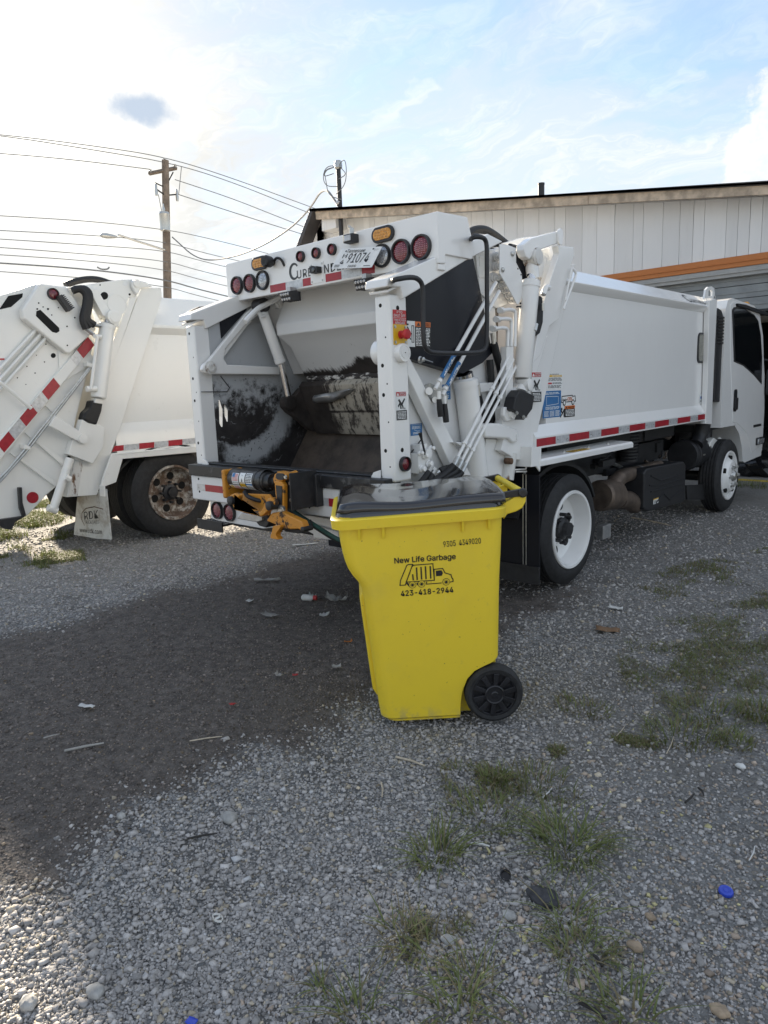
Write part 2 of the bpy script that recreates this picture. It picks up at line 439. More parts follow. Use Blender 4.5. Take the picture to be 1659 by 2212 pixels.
class Decal:
    """flat print: rectangles, polygons and letters laid on a plane with origin o and axes u, v (metres)"""
    def __init__(s, o, u, v, surf=None):
        s.o, s.u, s.v = np.array(o, float), np.array(u, float), np.array(v, float)
        s.n = np.cross(s.u, s.v); s.n /= np.linalg.norm(s.n); s.b = B(); s.k = 0; s.surf = surf
    def pt(s, x, y, k):
        if s.surf: return s.surf(x, y, .0012 + k * .0006)
        return s.o + s.u * x + s.v * y + s.n * (.0012 + k * .0006)
    def poly(s, pts, m, k=1): s.b.add([s.pt(x, y, k) for x, y in pts], [list(range(len(pts)))], m); return s
    def rect(s, x0, y0, x1, y1, m, k=1): return s.poly([(x0, y0), (x1, y0), (x1, y1), (x0, y1)], m, k)
    def rrect(s, x0, y0, x1, y1, r, m, k=1):
        p = []
        for cx, cy, a in ((x1 - r, y1 - r, 0), (x0 + r, y1 - r, 90), (x0 + r, y0 + r, 180), (x1 - r, y0 + r, 270)):
            p += [(cx + r * math.cos(math.radians(a + t)), cy + r * math.sin(math.radians(a + t))) for t in (0, 30, 60, 90)]
        return s.poly(p, m, k)
    def circ(s, x, y, r, m, k=1, n=18, sy=1.0): return s.poly([(x + r * math.cos(2 * math.pi * i / n), y + r * sy * math.sin(2 * math.pi * i / n)) for i in range(n)], m, k)
    def line(s, pts, w, m, k=1, closed=False):
        pts = list(pts) + ([pts[0]] if closed else [])
        for (ax, ay), (bx, by) in zip(pts[:-1], pts[1:]):
            L = math.hypot(bx - ax, by - ay) or 1e-6; nx, ny = -(by - ay) / L * w / 2, (bx - ax) / L * w / 2
            ex, ey = (bx - ax) / L * w / 2, (by - ay) / L * w / 2
            s.poly([(ax + nx - ex, ay + ny - ey), (ax - nx - ex, ay - ny - ey), (bx - nx + ex, by - ny + ey), (bx + nx + ex, by + ny + ey)], m, k)
        return s
    def text(s, t, x, y, w, h, m, k=2, bold=0.0, shear=0.0, sp=1.0, rot=0.0, fat=0.0):
        if bold: fat = max(fat, bold * 1.1); bold = 0.0
        if fat:
            for i, (ox, oy) in enumerate(((-1, 0), (1, 0), (0, 1), (0, -1))): s.text(t, x + ox * fat * h, y + oy * fat * h, w, h, m, k + (i + 1) * .25, bold, shear, sp, rot)
        g, f = text_geo(t, bold, shear, sp)
        cap_ = text_geo('H')[0][:, 1].max(); sx, sy = w / g[:, 0].max(), h / cap_; ca, sa = math.cos(rot), math.sin(rot)
        q = [(x + a * sx * ca - b_ * sy * sa, y + a * sx * sa + b_ * sy * ca) for a, b_, _ in g]
        s.b.add([s.pt(a, b_, k) for a, b_ in q], f, m); return s
    def lines(s, x0, y0, x1, y1, n, m, k=2, seed=0):       # rows of print too fine to read
        r = random.Random(seed); h = (y1 - y0) / n
        for i in range(n):
            xx = x0
            while xx < x1 - (x1 - x0) * .08:
                w = r.uniform(.08, .3) * (x1 - x0); e = min(xx + w, x1)
                s.rect(xx, y0 + i * h + h * .25, e, y0 + i * h + h * .75, m, k); xx = e + (x1 - x0) * .035
        return s
    def build(s, name, parent, label=None): return s.b.build(name, parent, smooth=False, label=label, fix=False)
UY, UX, UZ = (0, 1, 0), (1, 0, 0), (0, 0, 1)
def side_decal(X, y, z): return Decal((X, y, z), UY, UZ)
def rear_decal(Y, x, z): return Decal((x, Y, z), UX, UZ)

def round_lamp(name, parent, p, axis, r, lens, ring=STEELB, dots=True):
    b = B(); b.lathe(p, axis, [(r * .80, .004), (r * .84, .022), (r * .96, .024), (r, .014), (r, 0)], ring, 26)
    o = b.build(name, parent)
    l = B(); l.lathe(p, axis, [(r * .82, .004), (r * .82, .010), (r * .6, .016), (r * .3, .019), (.0001, .020)], lens, 26)
    ax = Vector(axis).normalized(); t = Vector((0, 0, 1)); u = ax.cross(t).normalized(); w = ax.cross(u)
    if dots:
        k = r * .155; P0 = Vector(p)
        for i in range(-4, 5):
            for j in range(-4, 5):
                if i * i + j * j < 20:
                    d = math.hypot(i, j) * k / (r * .82); hh = .020 - .010 * d * d
                    c = P0 + u * (i * k) + w * (j * k) + ax * (hh - .004)
                    l.lathe(c, axis, [(k * .36, 0), (k * .28, .006), (.0001, .0075)], REDDOT if lens is REDLENS else lens, 6)
    l.build('lens', o)
    return o
def bolts(parent, pts, axis, r=.012, h=.010, m=ZINC, name='bolt'):
    for p in pts:
        b = B(); b.lathe(p, axis, [(r * 1.5, 0), (r * 1.5, h * .25), (r, h * .25), (r, h)], m, 6); b.build(name, parent, smooth=False)
def oblong(b, p, axis, u, rx, ry, h, m, n=24, rim=None):
    ax, u = Vector(axis).normalized(), Vector(u).normalized(); w = ax.cross(u); P0 = Vector(p)
    pts = []
    for i in range(n):
        a = 2 * math.pi * i / n; ca, sa = math.cos(a), math.sin(a)
        pts.append(P0 + u * ((rx - ry) * (1 if ca > 0 else -1) + ry * ca) + w * (ry * sa))
    b.prism([tuple(q) for q in pts], tuple(ax * h), m)
def wheel(name, parent, c, side, rt, rr, width, style, tyre_m=RUBBER, rim_m=WHITE, dual=False):
    """c: centre of outer tyre's outer face, side=+1 if the outside looks to +X"""
    ax = (side, 0, 0); b = B(); w = width
    W = wheel_root = None
    prof = [(rr, -.02), (rr + .03, -.004), (rt * .80, .0), (rt * .93, -.012), (rt * .985, -.035)]
    n = 40
    tr = []
    for k in range(5):
        a0 = -.035 - (w - .07) * (k / 5.0); a1 = -.035 - (w - .07) * ((k + 1) / 5.0)
        tr += [(rt, a0 - .004), (rt, a1 + .006)] + ([(rt - .012, a1 + .004), (rt - .012, a1 - .002)] if k < 4 else [])
    prof += tr + [(rt * .985, -w + .035), (rt * .93, -w + .012), (rt * .8, -w), (rr + .03, -w + .004), (rr, -w + .02)]
    b.lathe(c, ax, prof, tyre_m, n, cap=False)
    if dual:
        b.lathe((c[0] - side * (w + .04), c[1], c[2]), ax, prof, tyre_m, n, cap=False)
    T = b.build('tyre', None, angle=40)
    base = bpy.data.objects.new(name, None); COL.objects.link(base); base.location = c; base.empty_display_size = .1
    adopt(base, parent); adopt(T, base)
    r = B()
    if style == 'dish':
        r.lathe(c, ax, [(rr + .004, -.045), (rr + .012, -.006), (rr + .006, .004), (rr - .012, .002), (rr - .022, -.02), (rr - .028, -.08), (rr - .045, -.120), (rr - .075, -.132), (rr * .44, -.140), (rr * .42, -.135), (rr * .36, -.11), (.0001, -.11)], rim_m, 44, cap=False)
        for k in range(6):
            a = 2 * math.pi * k / 6 + .3; q = (c[0] - side * .1325, c[1] + math.cos(a) * rr * .615, c[2] + math.sin(a) * rr * .615)
            r.lathe(q, ax, [(rr * .145, -.012), (rr * .145, .002)], HOLESHADE, 18)
        ro = r.build('rim', base)
        h = B(); h.lathe((c[0] - side * .11, c[1], c[2]), ax, [(rr * .30, 0), (rr * .30, .03), (rr * .20, .045), (rr * .18, .085), (.0001, .09)], STEELB, 22)
        for k in range(8):
            a = 2 * math.pi * k / 8; h.lathe((c[0] - side * .11, c[1] + math.cos(a) * rr * .38, c[2] + math.sin(a) * rr * .38), ax, [(.015, 0), (.015, .050), (.009, .054)], STEELB, 6)
        h.build('hub', base)
    else:
        r.lathe(c, ax, [(rr + .004, -.05), (rr + .012, -.006), (rr + .006, .004), (rr - .014, .0), (rr - .03, -.03), (rr * .78, -.02), (rr * .62, .030), (rr * .45, .040), (rr * .28, .038), (rr * .26, .02), (.0001, .02)], rim_m, 44, cap=False)
        for k in range(5):
            a = 2 * math.pi * k / 5 + .25; q = Vector((c[0] + side * .000, c[1] + math.cos(a) * rr * .74, c[2] + math.sin(a) * rr * .74))
            r.lathe(q, ax, [(rr * .105, -.035), (rr * .105, .010), (rr * .09, .012)], HOLESHADE, 16)
        r.build('rim', base)
        h = B(); h.lathe((c[0] + side * .02, c[1], c[2]), ax, [(rr * .24, 0), (rr * .22, .03), (rr * .15, .05), (.0001, .055)], ZINC, 22)
        for k in range(6):
            a = 2 * math.pi * k / 6; q = (c[0] + side * .036, c[1] + math.cos(a) * rr * .43, c[2] + math.sin(a) * rr * .43)
            h.lathe(q, ax, [(.030, 0), (.026, .006), (.019, .008), (.019, .035), (.010, .040)], ZINC, 8)
        h.build('hub', base)
    return base
# ================================================================== ground
def wob(y): return .06 * np.sin(5 * y + 1) + .045 * np.sin(11 * y + 2.3) + .03 * np.sin(23 * y)
def wobn(y): return (y * 5.0 + 1.0)._m('SINE') * .06 + (y * 11.0 + 2.3)._m('SINE') * .045 + (y * 23.0)._m('SINE') * .03
m, nt, b_, P = newmat('gravel_lot')
x, y, z = P.xyz()
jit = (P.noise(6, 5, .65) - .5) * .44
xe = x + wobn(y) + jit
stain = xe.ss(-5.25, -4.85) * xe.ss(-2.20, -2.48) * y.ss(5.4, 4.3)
worn = P.noise(1.3, 5, .6)
v1_, vc1 = P.voro(62.0); v2_, vc2 = P.voro(120.0); e1, _ = P.voro(62.0, 'DISTANCE_TO_EDGE')
tone = vc1.xyz()[0]
stone = tone.ss(0, 1).mix((.15, .155, .16), (.40, .40, .395))
stone = (vc1.xyz()[1]).ss(.86, .95).mix(stone, (.36, .31, .24))
gap_fines = P.noise(40, 6, .7).ss(.3, .7).mix((.05, .048, .046), (.15, .145, .138))  # fine soil, darkened for the shade in gaps between stones
gmask = (e1.ss(.02, .10) * P.noise(3.0, 5, .6).ss(.30, .55)).sat()
dusty = (x + y * .35 + (worn - .5) * 2.0).ss(-1.6, .2) * .55
gap_fines = (dusty * 1.5).sat().mix(gap_fines, P.noise(45, 6, .7).ss(.3, .7).mix((.11, .105, .098), (.27, .26, .24)))
gcol = (gmask * (1.0 - dusty * .8)).mix(gap_fines, stone)
brown = P.noise(.9, 4, .6).ss(.56, .72) * (x + .15 * y).ss(-1.6, -.4) * .6
gcol = brown.mix(gcol, P.noise(30, 5, .6).mix((.10, .08, .06), (.24, .19, .14)))
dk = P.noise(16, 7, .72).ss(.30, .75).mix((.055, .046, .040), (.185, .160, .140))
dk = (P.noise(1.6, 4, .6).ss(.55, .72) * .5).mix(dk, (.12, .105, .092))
far = (x * -1.0 + y * .2).ss(6.0, 9.0)
gcol = (far * .6).mix(gcol, P.noise(3, 5, .7).mix((.24, .21, .16), (.36, .31, .24)))
open_ = ((x * x + y * y).sqrt() * .9 - x * .2 - y * .35).ss(4.5, 8.5)
gcol = (open_ * .85).mix(gcol, P.noise(4, 6, .7).ss(.25, .75).mix((.26, .253, .235), (.38, .37, .345)))
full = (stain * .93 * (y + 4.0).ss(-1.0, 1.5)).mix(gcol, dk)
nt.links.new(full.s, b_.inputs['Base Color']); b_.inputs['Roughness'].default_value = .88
bump(nt, b_, (v1_ * -1.0) * .8 + P.noise(28, 6, .7) * 1.3 + P.noise(90, 3, .6) * .5, .9, .016)
GROUND = m
# one sheet reaching the horizon, finer near the trucks
def grid_axis():
    near = np.concatenate([np.linspace(-16, 6, 177)]); return np.concatenate([[-900, -300, -120, -60, -32], near, [14, 40, 100, 300, 900]])
ax_ = grid_axis(); ay_ = np.concatenate([[-900, -300, -100, -40, -14, -6], np.linspace(-2, 13, 121), [18, 30, 60, 120, 300, 900]])
gx, gy = np.meshgrid(ax_, ay_, indexing='ij')
def gh(x, y):
    n = .010 * np.sin(1.7 * x + .6 * y) + .008 * np.sin(2.9 * y - 1.1 * x + 1) + .006 * np.sin(4.3 * x + 3.7 * y) + .004 * np.sin(9 * x - 7 * y)
    return n * .8 - .012
gz = gh(gx, gy); nx_, ny_ = gx.shape
vs = np.stack([gx, gy, gz], -1).reshape(-1, 3)
ii = np.arange(nx_ * ny_).reshape(nx_, ny_)
fs = np.stack([ii[:-1, :-1], ii[1:, :-1], ii[1:, 1:], ii[:-1, 1:]], -1).reshape(-1, 4)
me = bpy.data.meshes.new('ground'); me.from_pydata(vs.tolist(), [], fs.tolist()); me.materials.append(GROUND)
me.polygons.foreach_set('use_smooth', [True] * len(me.polygons))
go = bpy.data.objects.new('ground', me); COL.objects.link(go); structure(go)

# ---- loose crushed stone: tens of thousands of small faceted pieces, one object
def ico():
    bm = bmesh.new(); bmesh.ops.create_cube(bm, size=1.45); bmesh.ops.triangulate(bm, faces=bm.faces)
    v = np.array([q.co[:] for q in bm.verts]); f = np.array([[q.index for q in p.verts] for p in bm.faces]); bm.free(); return v, f
IV, IF = ico()
def stones(n0, name, sampler, seed):
    rs = np.random.RandomState(seed)
    x, y, r, c = sampler(rs, n0)
    n = len(x)
    shapes = IV[None] * (1 + rs.normal(0, .26, (40, 8, 3)))
    k = rs.randint(0, 40, n)
    v = shapes[k] * np.stack([rs.uniform(.65, 1.45, n), rs.uniform(.65, 1.2, n), rs.uniform(.35, .85, n)], -1)[:, None, :]
    a = rs.uniform(0, 6.283, n); t = rs.normal(0, .55, n)
    ct, st = np.cos(t)[:, None], np.sin(t)[:, None]
    v = np.stack([v[..., 0], v[..., 1] * ct - v[..., 2] * st, v[..., 1] * st + v[..., 2] * ct], -1)
    ca, sa = np.cos(a)[:, None], np.sin(a)[:, None]
    v = np.stack([v[..., 0] * ca - v[..., 1] * sa, v[..., 0] * sa + v[..., 1] * ca, v[..., 2]], -1)
    v = v * r[:, None, None] + np.stack([x, y, gh(x, y) + r * rs.uniform(.0, .45, n)], -1)[:, None, :]
    f = IF[None] + (np.arange(n) * 8)[:, None, None]
    me = bpy.data.meshes.new(name)
    me.vertices.add(n * 8); me.vertices.foreach_set('co', v.astype(np.float32).ravel())
    F = f.reshape(-1, 3); me.loops.add(F.size); me.loops.foreach_set('vertex_index', F.ravel().astype(np.int32))
    me.polygons.add(len(F)); me.polygons.foreach_set('loop_start', (np.arange(len(F)) * 3).astype(np.int32)); me.polygons.foreach_set('loop_total', np.full(len(F), 3, np.int32))
    me.update(calc_edges=True)
    ca_ = me.color_attributes.new('stone_colour', 'FLOAT_COLOR', 'POINT')
    cc = np.concatenate([c, np.ones((n, 1))], 1); ca_.data.foreach_set('color', np.repeat(cc, 8, 0).astype(np.float32).ravel())
    o = bpy.data.objects.new(name, me); COL.objects.link(o); return o
m, nt, b_, P = newmat('crushed_stone')
an = nt.nodes.new('ShaderNodeAttribute'); an.attribute_name = 'stone_colour'
n_ = nt.nodes.new('ShaderNodeVectorMath'); n_.operation = 'MULTIPLY'
nt.links.new(an.outputs['Color'], n_.inputs[0]); nt.links.new(P.noise(160, 4, .7).mix((.72, .72, .72), (1.22, 1.22, 1.22)).s, n_.inputs[1]); nt.links.new(n_.outputs[0], b_.inputs['Base Color'])
b_.inputs['Roughness'].default_value = .8; bump(nt, b_, P.noise(220, 3, .6), .4, .002)
STONE = m
def sampler(rs, n):
    # density falls with distance from where one stands; the far lot is left to the ground's own relief
    th = rs.uniform(math.radians(-12), math.radians(100), n); u = rs.uniform(0, 1, n)
    r = np.where(u < .32, np.sqrt(.55 ** 2 + (u / .32) * (2.0 ** 2 - .55 ** 2)), 2.0 * (9.5 / 2.0) ** ((u - .32) / .68))
    x, y = -np.sin(th) * r, np.cos(th) * r
    xw = x + wob(y) + rs.normal(0, .11, n)
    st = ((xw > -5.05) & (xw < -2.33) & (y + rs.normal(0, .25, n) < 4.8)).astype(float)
    dust = np.clip((x + .35 * y + 1.6) / 1.8, 0, 1) * .6
    patch = .5 + .5 * np.sin(2.1 * x + .8 + np.sin(1.7 * y)) * np.sin(1.6 * y + .4 * x)
    keep = rs.uniform(0, 1, n) < (1 - .22 * st) * (1 - dust * (.45 + .5 * patch)) * (1 - .25 * patch)
    size = np.exp(rs.normal(0, .38, n)) * .0041 * (np.maximum(r, 1.2) / 1.6) ** .36
    size = np.clip(size, .0022, .0145) * (1 - .38 * st - .1 * dust)
    g = np.clip(rs.normal(.37, .08, n), .15, .60)
    c = np.stack([g * 1.05, g * 1.0, g * .955], -1)
    k = rs.uniform(0, 1, n)
    tan = k < .05; c[tan] = np.stack([g[tan] * 1.25, g[tan] * 1.08, g[tan] * .82], -1)
    br = (k > .07) & (k < .07 + .18 * np.clip((x + 1.5), 0, 1)); c[br] = np.stack([g[br] * 1.05, g[br] * .84, g[br] * .66], -1)
    ye = (k > .985) & (x > -1.3); c[ye] = np.stack([g[ye] * 1.5, g[ye] * 1.35, g[ye] * .7], -1)
    wh = k > .975; c[wh & ~ye] = np.clip(c[wh & ~ye] * 1.4, 0, .55)
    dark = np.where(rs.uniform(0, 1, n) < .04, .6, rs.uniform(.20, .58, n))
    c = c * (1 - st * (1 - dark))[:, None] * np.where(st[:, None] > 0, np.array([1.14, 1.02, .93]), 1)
    return x[keep], y[keep], size[keep], c[keep]
gv = stones(305000, 'gravel', sampler, 5); gv.data.materials.append(STONE); stuff(gv); gv['label'] = 'loose grey crushed stone covering the yard'; gv['category'] = 'gravel'

# ================================================================== garage building
YW = 11.45
BLD = thing('garage_building', 'low white board sided garage with orange door header behind the trucks', 'building', (-7, YW, 0))
SIDING = paint('siding_paint', (.78, .77, .755), .9, .6, 0.0, (.30, .26, .21))
_nt = SIDING.node_tree; _oi = _nt.nodes.new('ShaderNodeObjectInfo'); _pb = _nt.nodes['Principled BSDF']; _src = _pb.inputs['Base Color'].links[0].from_socket
_cm = cmul(_nt, V(_nt, _src), V(_nt, _oi.outputs['Random']) * .16 + .90); _nt.links.new(_cm.s, _pb.inputs['Base Color'])
RAWWOOD = mat('bare_fascia_wood', (.46, .37, .28), .75, 0, .35, 5, bmp=.3, bscale=25)
ROOFM = mat('brown_roof_metal', (.052, .046, .046), .5, 0, .15, 3)
ORNG = paint('orange_header_paint', (.50, .165, .035), .5, .5, 0.0, (.2, .09, .03))
TRIM = mat('pale_door_trim', (.36, .355, .34), .6, 0, .1, 6)
DOORM = mat('grey_door_steel', (.26, .27, .27), .55, 0, .14, 4)
INSIDE = mat('interior_shade', (.03, .028, .026), .9, 0, .3, 3)
SLABM = mat('concrete_slab', (.27, .26, .245), .85, 0, .2, 4, bmp=.3, bscale=30)
SL = (4.05 - 5.40) / (-2.95 + 12.27)          # slope of the rake
def rz(x, off=0.0): return 5.40 + (x + 12.27) * SL + off
XW0, XOP0, XOP1, XW1 = -12.2, -6.9, 1.6, 4.6
HB = 3.40                                    # underside of the boards over the door
x = XW0; k = 0
rb = random.Random(2)
while x < XW1 - .01:
    w = rb.choice([.20, .20, .26, .31, .16]); x2 = min(x + w, XW1)
    if x < XOP0 < x2: x2 = XOP0
    if x < XOP1 < x2: x2 = XOP1
    zb = 3.262 if XOP0 <= x < XOP1 else .06
    b = B(); d_ = rb.uniform(0, .006)
    b.py([(x + .002, zb), (x2 - .002, zb), (x2 - .002, rz(x2) - .02), (x + .002, rz(x) - .02)], YW - .022 - d_, YW - .002, SIDING); b.build('board', BLD, .0015, seg=1)
    x = x2; k += 1
b = B(); b.py([(XW0, 0), (XOP0, 0), (XOP0, 3.0), (XOP1, 3.0), (XOP1, 0), (XW1, 0), (XW1, rz(XW1)), (XW0, rz(XW0))], YW, YW + .15, SIDING); b.build('wall', BLD)
b = B(); b.box(XW0, XW0 + .15, YW + .15, YW + 11, 0, 4.6, SIDING); b.box(XW1 - .15, XW1, YW + .15, YW + 11, 0, 3.0, SIDING); b.box(XW0, XW1, YW + 11, YW + 11.15, 0, 3.3, SIDING); b.build('wall', BLD)
# rake fascia, roof
YF = YW - .42
def rf(p): return R(p, YF)
fa, fb2 = rf((682, 474)), rf((1659, 420)); ta, tb = rf((672, 452)), rf((1659, 395)); 
sl2 = (fb2[1] - fa[1]) / (fb2[0] - fa[0]); fz = lambda x: fa[1] + (x - fa[0]) * sl2
tz = lambda x: ta[1] + (x - ta[0]) * ((tb[1] - ta[1]) / (tb[0] - ta[0]))
xa = fa[0]; xs_ = [xa, xa + 3.4, xa + 6.4, xa + 9.2, XW1 + .5]
for i in range(4):
    b = B(); x0, x1 = xs_[i] + .003, xs_[i + 1] - .003
    b.py([(x0, fz(x0)), (x1, fz(x1)), (x1, fz(x1) + .165), (x0, fz(x0) + .165)], YF, YF + .04, RAWWOOD); b.build('fascia_board', BLD, .003, seg=1, label='bare weathered wood fascia board')
x0, x1 = xa - .12, XW1 + .6
b = B(); b.prism([(x0, YF - .06, fz(x0) + .168), (x1, YF - .06, fz(x1) + .168), (x1, YF - .06, tz(x1)), (x0, YF - .06, tz(x0))], (0, .12, 0), ROOFM); b.prism([(x0, YF - .03, tz(x0) - .03), (x1, YF - .03, tz(x1) - .03), (x1, YF - .03, tz(x1) + .005), (x0, YF - .03, tz(x0) + .005)], (0, 12, .0), ROOFM); RO = b.build('roof', BLD, .004)
b = B(); b.prism([(x0 + .1, YF + .04, fz(x0) + .12), (x1, YF + .04, fz(x1) + .12), (x1, YF + .04, fz(x1) + .14), (x0 + .1, YF + .04, fz(x0) + .14)], (0, .5, 0), SIDING); b.build('soffit', RO)
# steep barge trim and wing at the left end
L0, L1 = R((672, 455), YF), R((640, 540), YF); dirn = ((L1[0] - L0[0]), (L1[1] - L0[1])); L2 = (L0[0] + dirn[0] * 3.0, L0[1] + dirn[1] * 3.0)
b = B(); b.py([L0, (L0[0] + .10, L0[1] - .02), (L2[0] + .16, L2[1]), (L2[0], L2[1])], YF - .04, YF + .5, ROOFM); b.build('barge_trim', RO, .004)
b = B(); b.py([(L0[0] + .08, L0[1] - .06), (XW0 + .02, rz(XW0) - .05), (XW0 + .02, 2.4), (L2[0] + .1, L2[1])], YW - .12, YW - .06, SIDING); b.build('wing_wall', BLD)
b = B(); q = R((713, 490), YW - .3); b.box(q[0] - .22, q[0] + .22, YW - .34, YW, q[1] - .06, q[1] + .2, SIDING); b.build('soffit_box', BLD, .006)
# vent pipe on the roof
q0, q1 = R((1169, 425), YW + .8), R((1169, 397), YW + .8)
b = B(); b.cyl((q0[0], YW + .8, q0[1] - .5), (q0[0], YW + .8, q1[1]), .060, STEELB); b.lathe((q0[0], YW + .8, q1[1]), (0, 0, 1), [(.064, -.02), (.064, .01), (.05, .01)], STEELB, 16); b.build('vent_pipe', BLD)
# header, trim and the half raised door
b = B(); b.box(XOP0 - .1, XOP1 + .1, YW - .06, YW - .003, 3.12, 3.275, ORNG); o = b.build('door_header', BLD, .006)
b = B(); b.box(XOP0 - .1, XOP1 + .1, YW - .075, YW - .06, 3.185, 3.20, ORNG); b.build('header_lip', o, .003)
b = B(); b.box(XOP0 - .05, XOP1 + .05, YW - .045, YW + .05, 2.99, 3.118, TRIM); b.box(XOP0 - .05, XOP1 + .05, YW - .065, YW - .045, 3.04, 3.07, TRIM); b.build('door_head_trim', BLD, .005)
for k in range(3):
    z1 = 3.05 - k * .185; b = B(); b.box(XOP0, XOP1, YW + .06, YW + .095, z1 - .178, z1, DOORM); b.box(XOP0, XOP1, YW + .05, YW + .06, z1 - .11, z1 - .07, DOORM); b.build('door_panel', BLD, .006)
b = B(); b.box(XOP0, XOP1, YW + .05, YW + .10, 2.47, 2.505, STEELB); b.build('door_seal', BLD)
for xx in (XOP0, XOP1 - .1): b = B(); b.box(xx, xx + .1, YW - .03, YW + .12, 0, 3.03, TRIM); b.build('door_jamb', BLD, .004)
b = B(); b.box(XW0 + .15, XW1 - .15, YW + .15, YW + 10.9, .002, .03, SLABM); b.box(XOP0, XOP1, YW - .05, YW + .15, -.02, .03, SLABM); b.build('floor_slab', BLD)
b = B(); b.box(XOP0 + .1, XW1 - .2, YW + 10.6, YW + 10.8, .05, 3.0, INSIDE); b.box(XOP0 - .4, XOP0 - .3, YW + .2, YW + 10.6, .05, 3.0, INSIDE); b.box(XOP1 + .5, XOP1 + .6, YW + .2, YW + 10.6, .05, 3.2, INSIDE); b.box(XOP0 - .4, XOP1 + .6, YW + .2, YW + 10.8, 3.2, 3.25, INSIDE); b.build('interior_shade_lining', BLD)  # near-black inner walls put the garage's darkness into their colour
YLINE = mat('yellow_line_paint', (.55, .40, .06), .7)
b = B(); b.box(XOP0, XOP1, YW - .075, YW - .05, -.015, .012, YLINE); b.build('threshold_line', BLD)
# black bags and a shelf just inside
BAG = mat('black_bag_plastic', (.010, .010, .011), .25, 0, .2, 30, bmp=.6, bscale=12)
def bag(c, r, label):
    bm = bmesh.new(); bmesh.ops.create_icosphere(bm, subdivisions=3, radius=1); rs = random.Random(int(c[0] * 100))
    b = B(); vs = []
    for v in bm.verts:
        k = 1 + .13 * math.sin(7 * v.co.x + 3 * v.co.z) + .09 * math.sin(11 * v.co.y + 5 * v.co.x) + rs.uniform(-.03, .03); zz = v.co.z * .62 * k
        vs.append((c[0] + v.co.x * r * k, c[1] + v.co.y * r * k, max(zz * r + r * .52, .032) + (.12 * r if v.co.z > .93 else 0)))
    b.add(vs, [[q.index for q in f.verts] for f in bm.faces], BAG); bm.free()
    return tag(b.build('garbage_bag'), label, 'bag', 'garbage bags inside the garage')
q = G((1622, 1000)); bag((-2.95, YW + .35, 0), .34, 'shiny black garbage bag slumped on the slab inside the garage door'); bag((-2.35, YW + .95, 0), .42, 'taller black garbage bag deeper inside the dark garage')
# service mast with weatherhead
def YM(p, Y=YW - .30): return (R(p, Y)[0], Y, R(p, Y)[1])
t, bt = YM((732, 360)), YM((738, 520))
MS = thing('service_mast', 'grey electrical service mast with weatherhead rising through garage roof', 'mast', (bt[0], bt[1], bt[2] - 1.0))
b = B(); b.tube([(bt[0], bt[1], bt[2] - 1.0), (bt[0], bt[1], bt[2] + .1), (bt[0], bt[1], t[2] - .02)], .05, STEELB, 12); b.build('conduit', MS)
tt = (bt[0], bt[1], t[2])
b = B(); b.lathe((tt[0], tt[1], tt[2] - .05), (0, 0, 1), [(.055, 0), (.085, .03), (.085, .12), (.06, .17), (.0001, .19)], ZINC, 16); b.build('weatherhead', MS)
for k in range(5):
    r_ = random.Random(k + 3); a = r_.uniform(-1, 1); s_ = 1 if k % 2 else -1
    b = B(); b.tube([(tt[0], tt[1], tt[2] + .02), (tt[0] + s_ * (.15 + .05 * k), tt[1] - .1, tt[2] + .03 + .10 * a), (tt[0] + s_ * (.30 + .16 * a), tt[1] - .15, tt[2] - .05 - .13 * k / 3), (tt[0] + s_ * (.38 - .10 * k / 3), tt[1] - .1, tt[2] - .14 - .10 * k), (tt[0] + s_ * (.10 - .05 * k), tt[1] - .05, tt[2] - .12 - .14 * k)], .009, WIRE, 6, smooth=3); b.build('drip_loop', MS)
b = B(); b.tube([(tt[0], tt[1], tt[2] - .7), (tt[0] - .06, tt[1] - .06, tt[2] - .75)], .05, ZINC, 10); b.build('insulator_clamp', MS)
# ================================================================== utility pole and lines
TW = 9.2
dp_ = ray((357, 345)); s_ = np.linalg.norm(dp_[:2]); DP = (10.75 - CAMH) / (dp_[2] / s_)
PB = (dp_[0] / s_ * DP, dp_[1] / s_ * DP)
WOOD = mat('weathered_pole_wood', (.19, .15, .118), .85, 0, .35, 3, bmp=.4, bscale=18)
UP = thing('utility_pole', 'brown wooden utility pole with crossarm, transformer can and street lamp arm', 'utility pole', (PB[0], PB[1], 0))
PTOP = np.array([PB[0], PB[1], 10.75]); _d = ray((367.5, 950)); PBOT = CAM + _d * (DP / np.linalg.norm(_d[:2])); PBOT[2] = 0
UP.location = tuple(PBOT); WLOC[UP.name] = Vector(tuple(PBOT))
b = B(); b.lathe(tuple(PBOT), tuple(PTOP - PBOT), [(.19, -.3), (.185, 2), (.15, 8), (.135, 10.75), (.0001, 10.78)], WOOD, 16); b.build('shaft', UP)
toc = -np.array([*PB, 0]) / np.linalg.norm(PB)
# the line runs in this vertical plane
dq = ray((665, 447)); q_ = np.linalg.norm(dq[:2]); DQ = (10.1 - CAMH) / (dq[2] / q_); QB = np.array([dq[0] / q_ * DQ, dq[1] / q_ * DQ])
rd = QB - np.array(PB); rd /= np.linalg.norm(rd); rn = np.array([rd[1], -rd[0]])
def lineplane(p, off=0.0):
    d = ray(p); o = np.array(PB) + rn * off; t = np.dot(o, rn) / np.dot(d[:2], rn); q = CAM + t * d; return tuple(float(c) for c in q)
pxz = lambda p: (PB[0], PB[1], lineplane(p)[2])
ca_ = np.array(lineplane((322, 377))); cb_ = np.array(lineplane((381, 364)))
h_ = (ca_[2] + cb_[2]) / 2
arm = np.array([rd[0] * .55 - rn[0] * .85, rd[1] * .55 - rn[1] * .85]); arm /= np.linalg.norm(arm)
e0 = lineplane((322, 375)); e1_ = lineplane((381, 363))
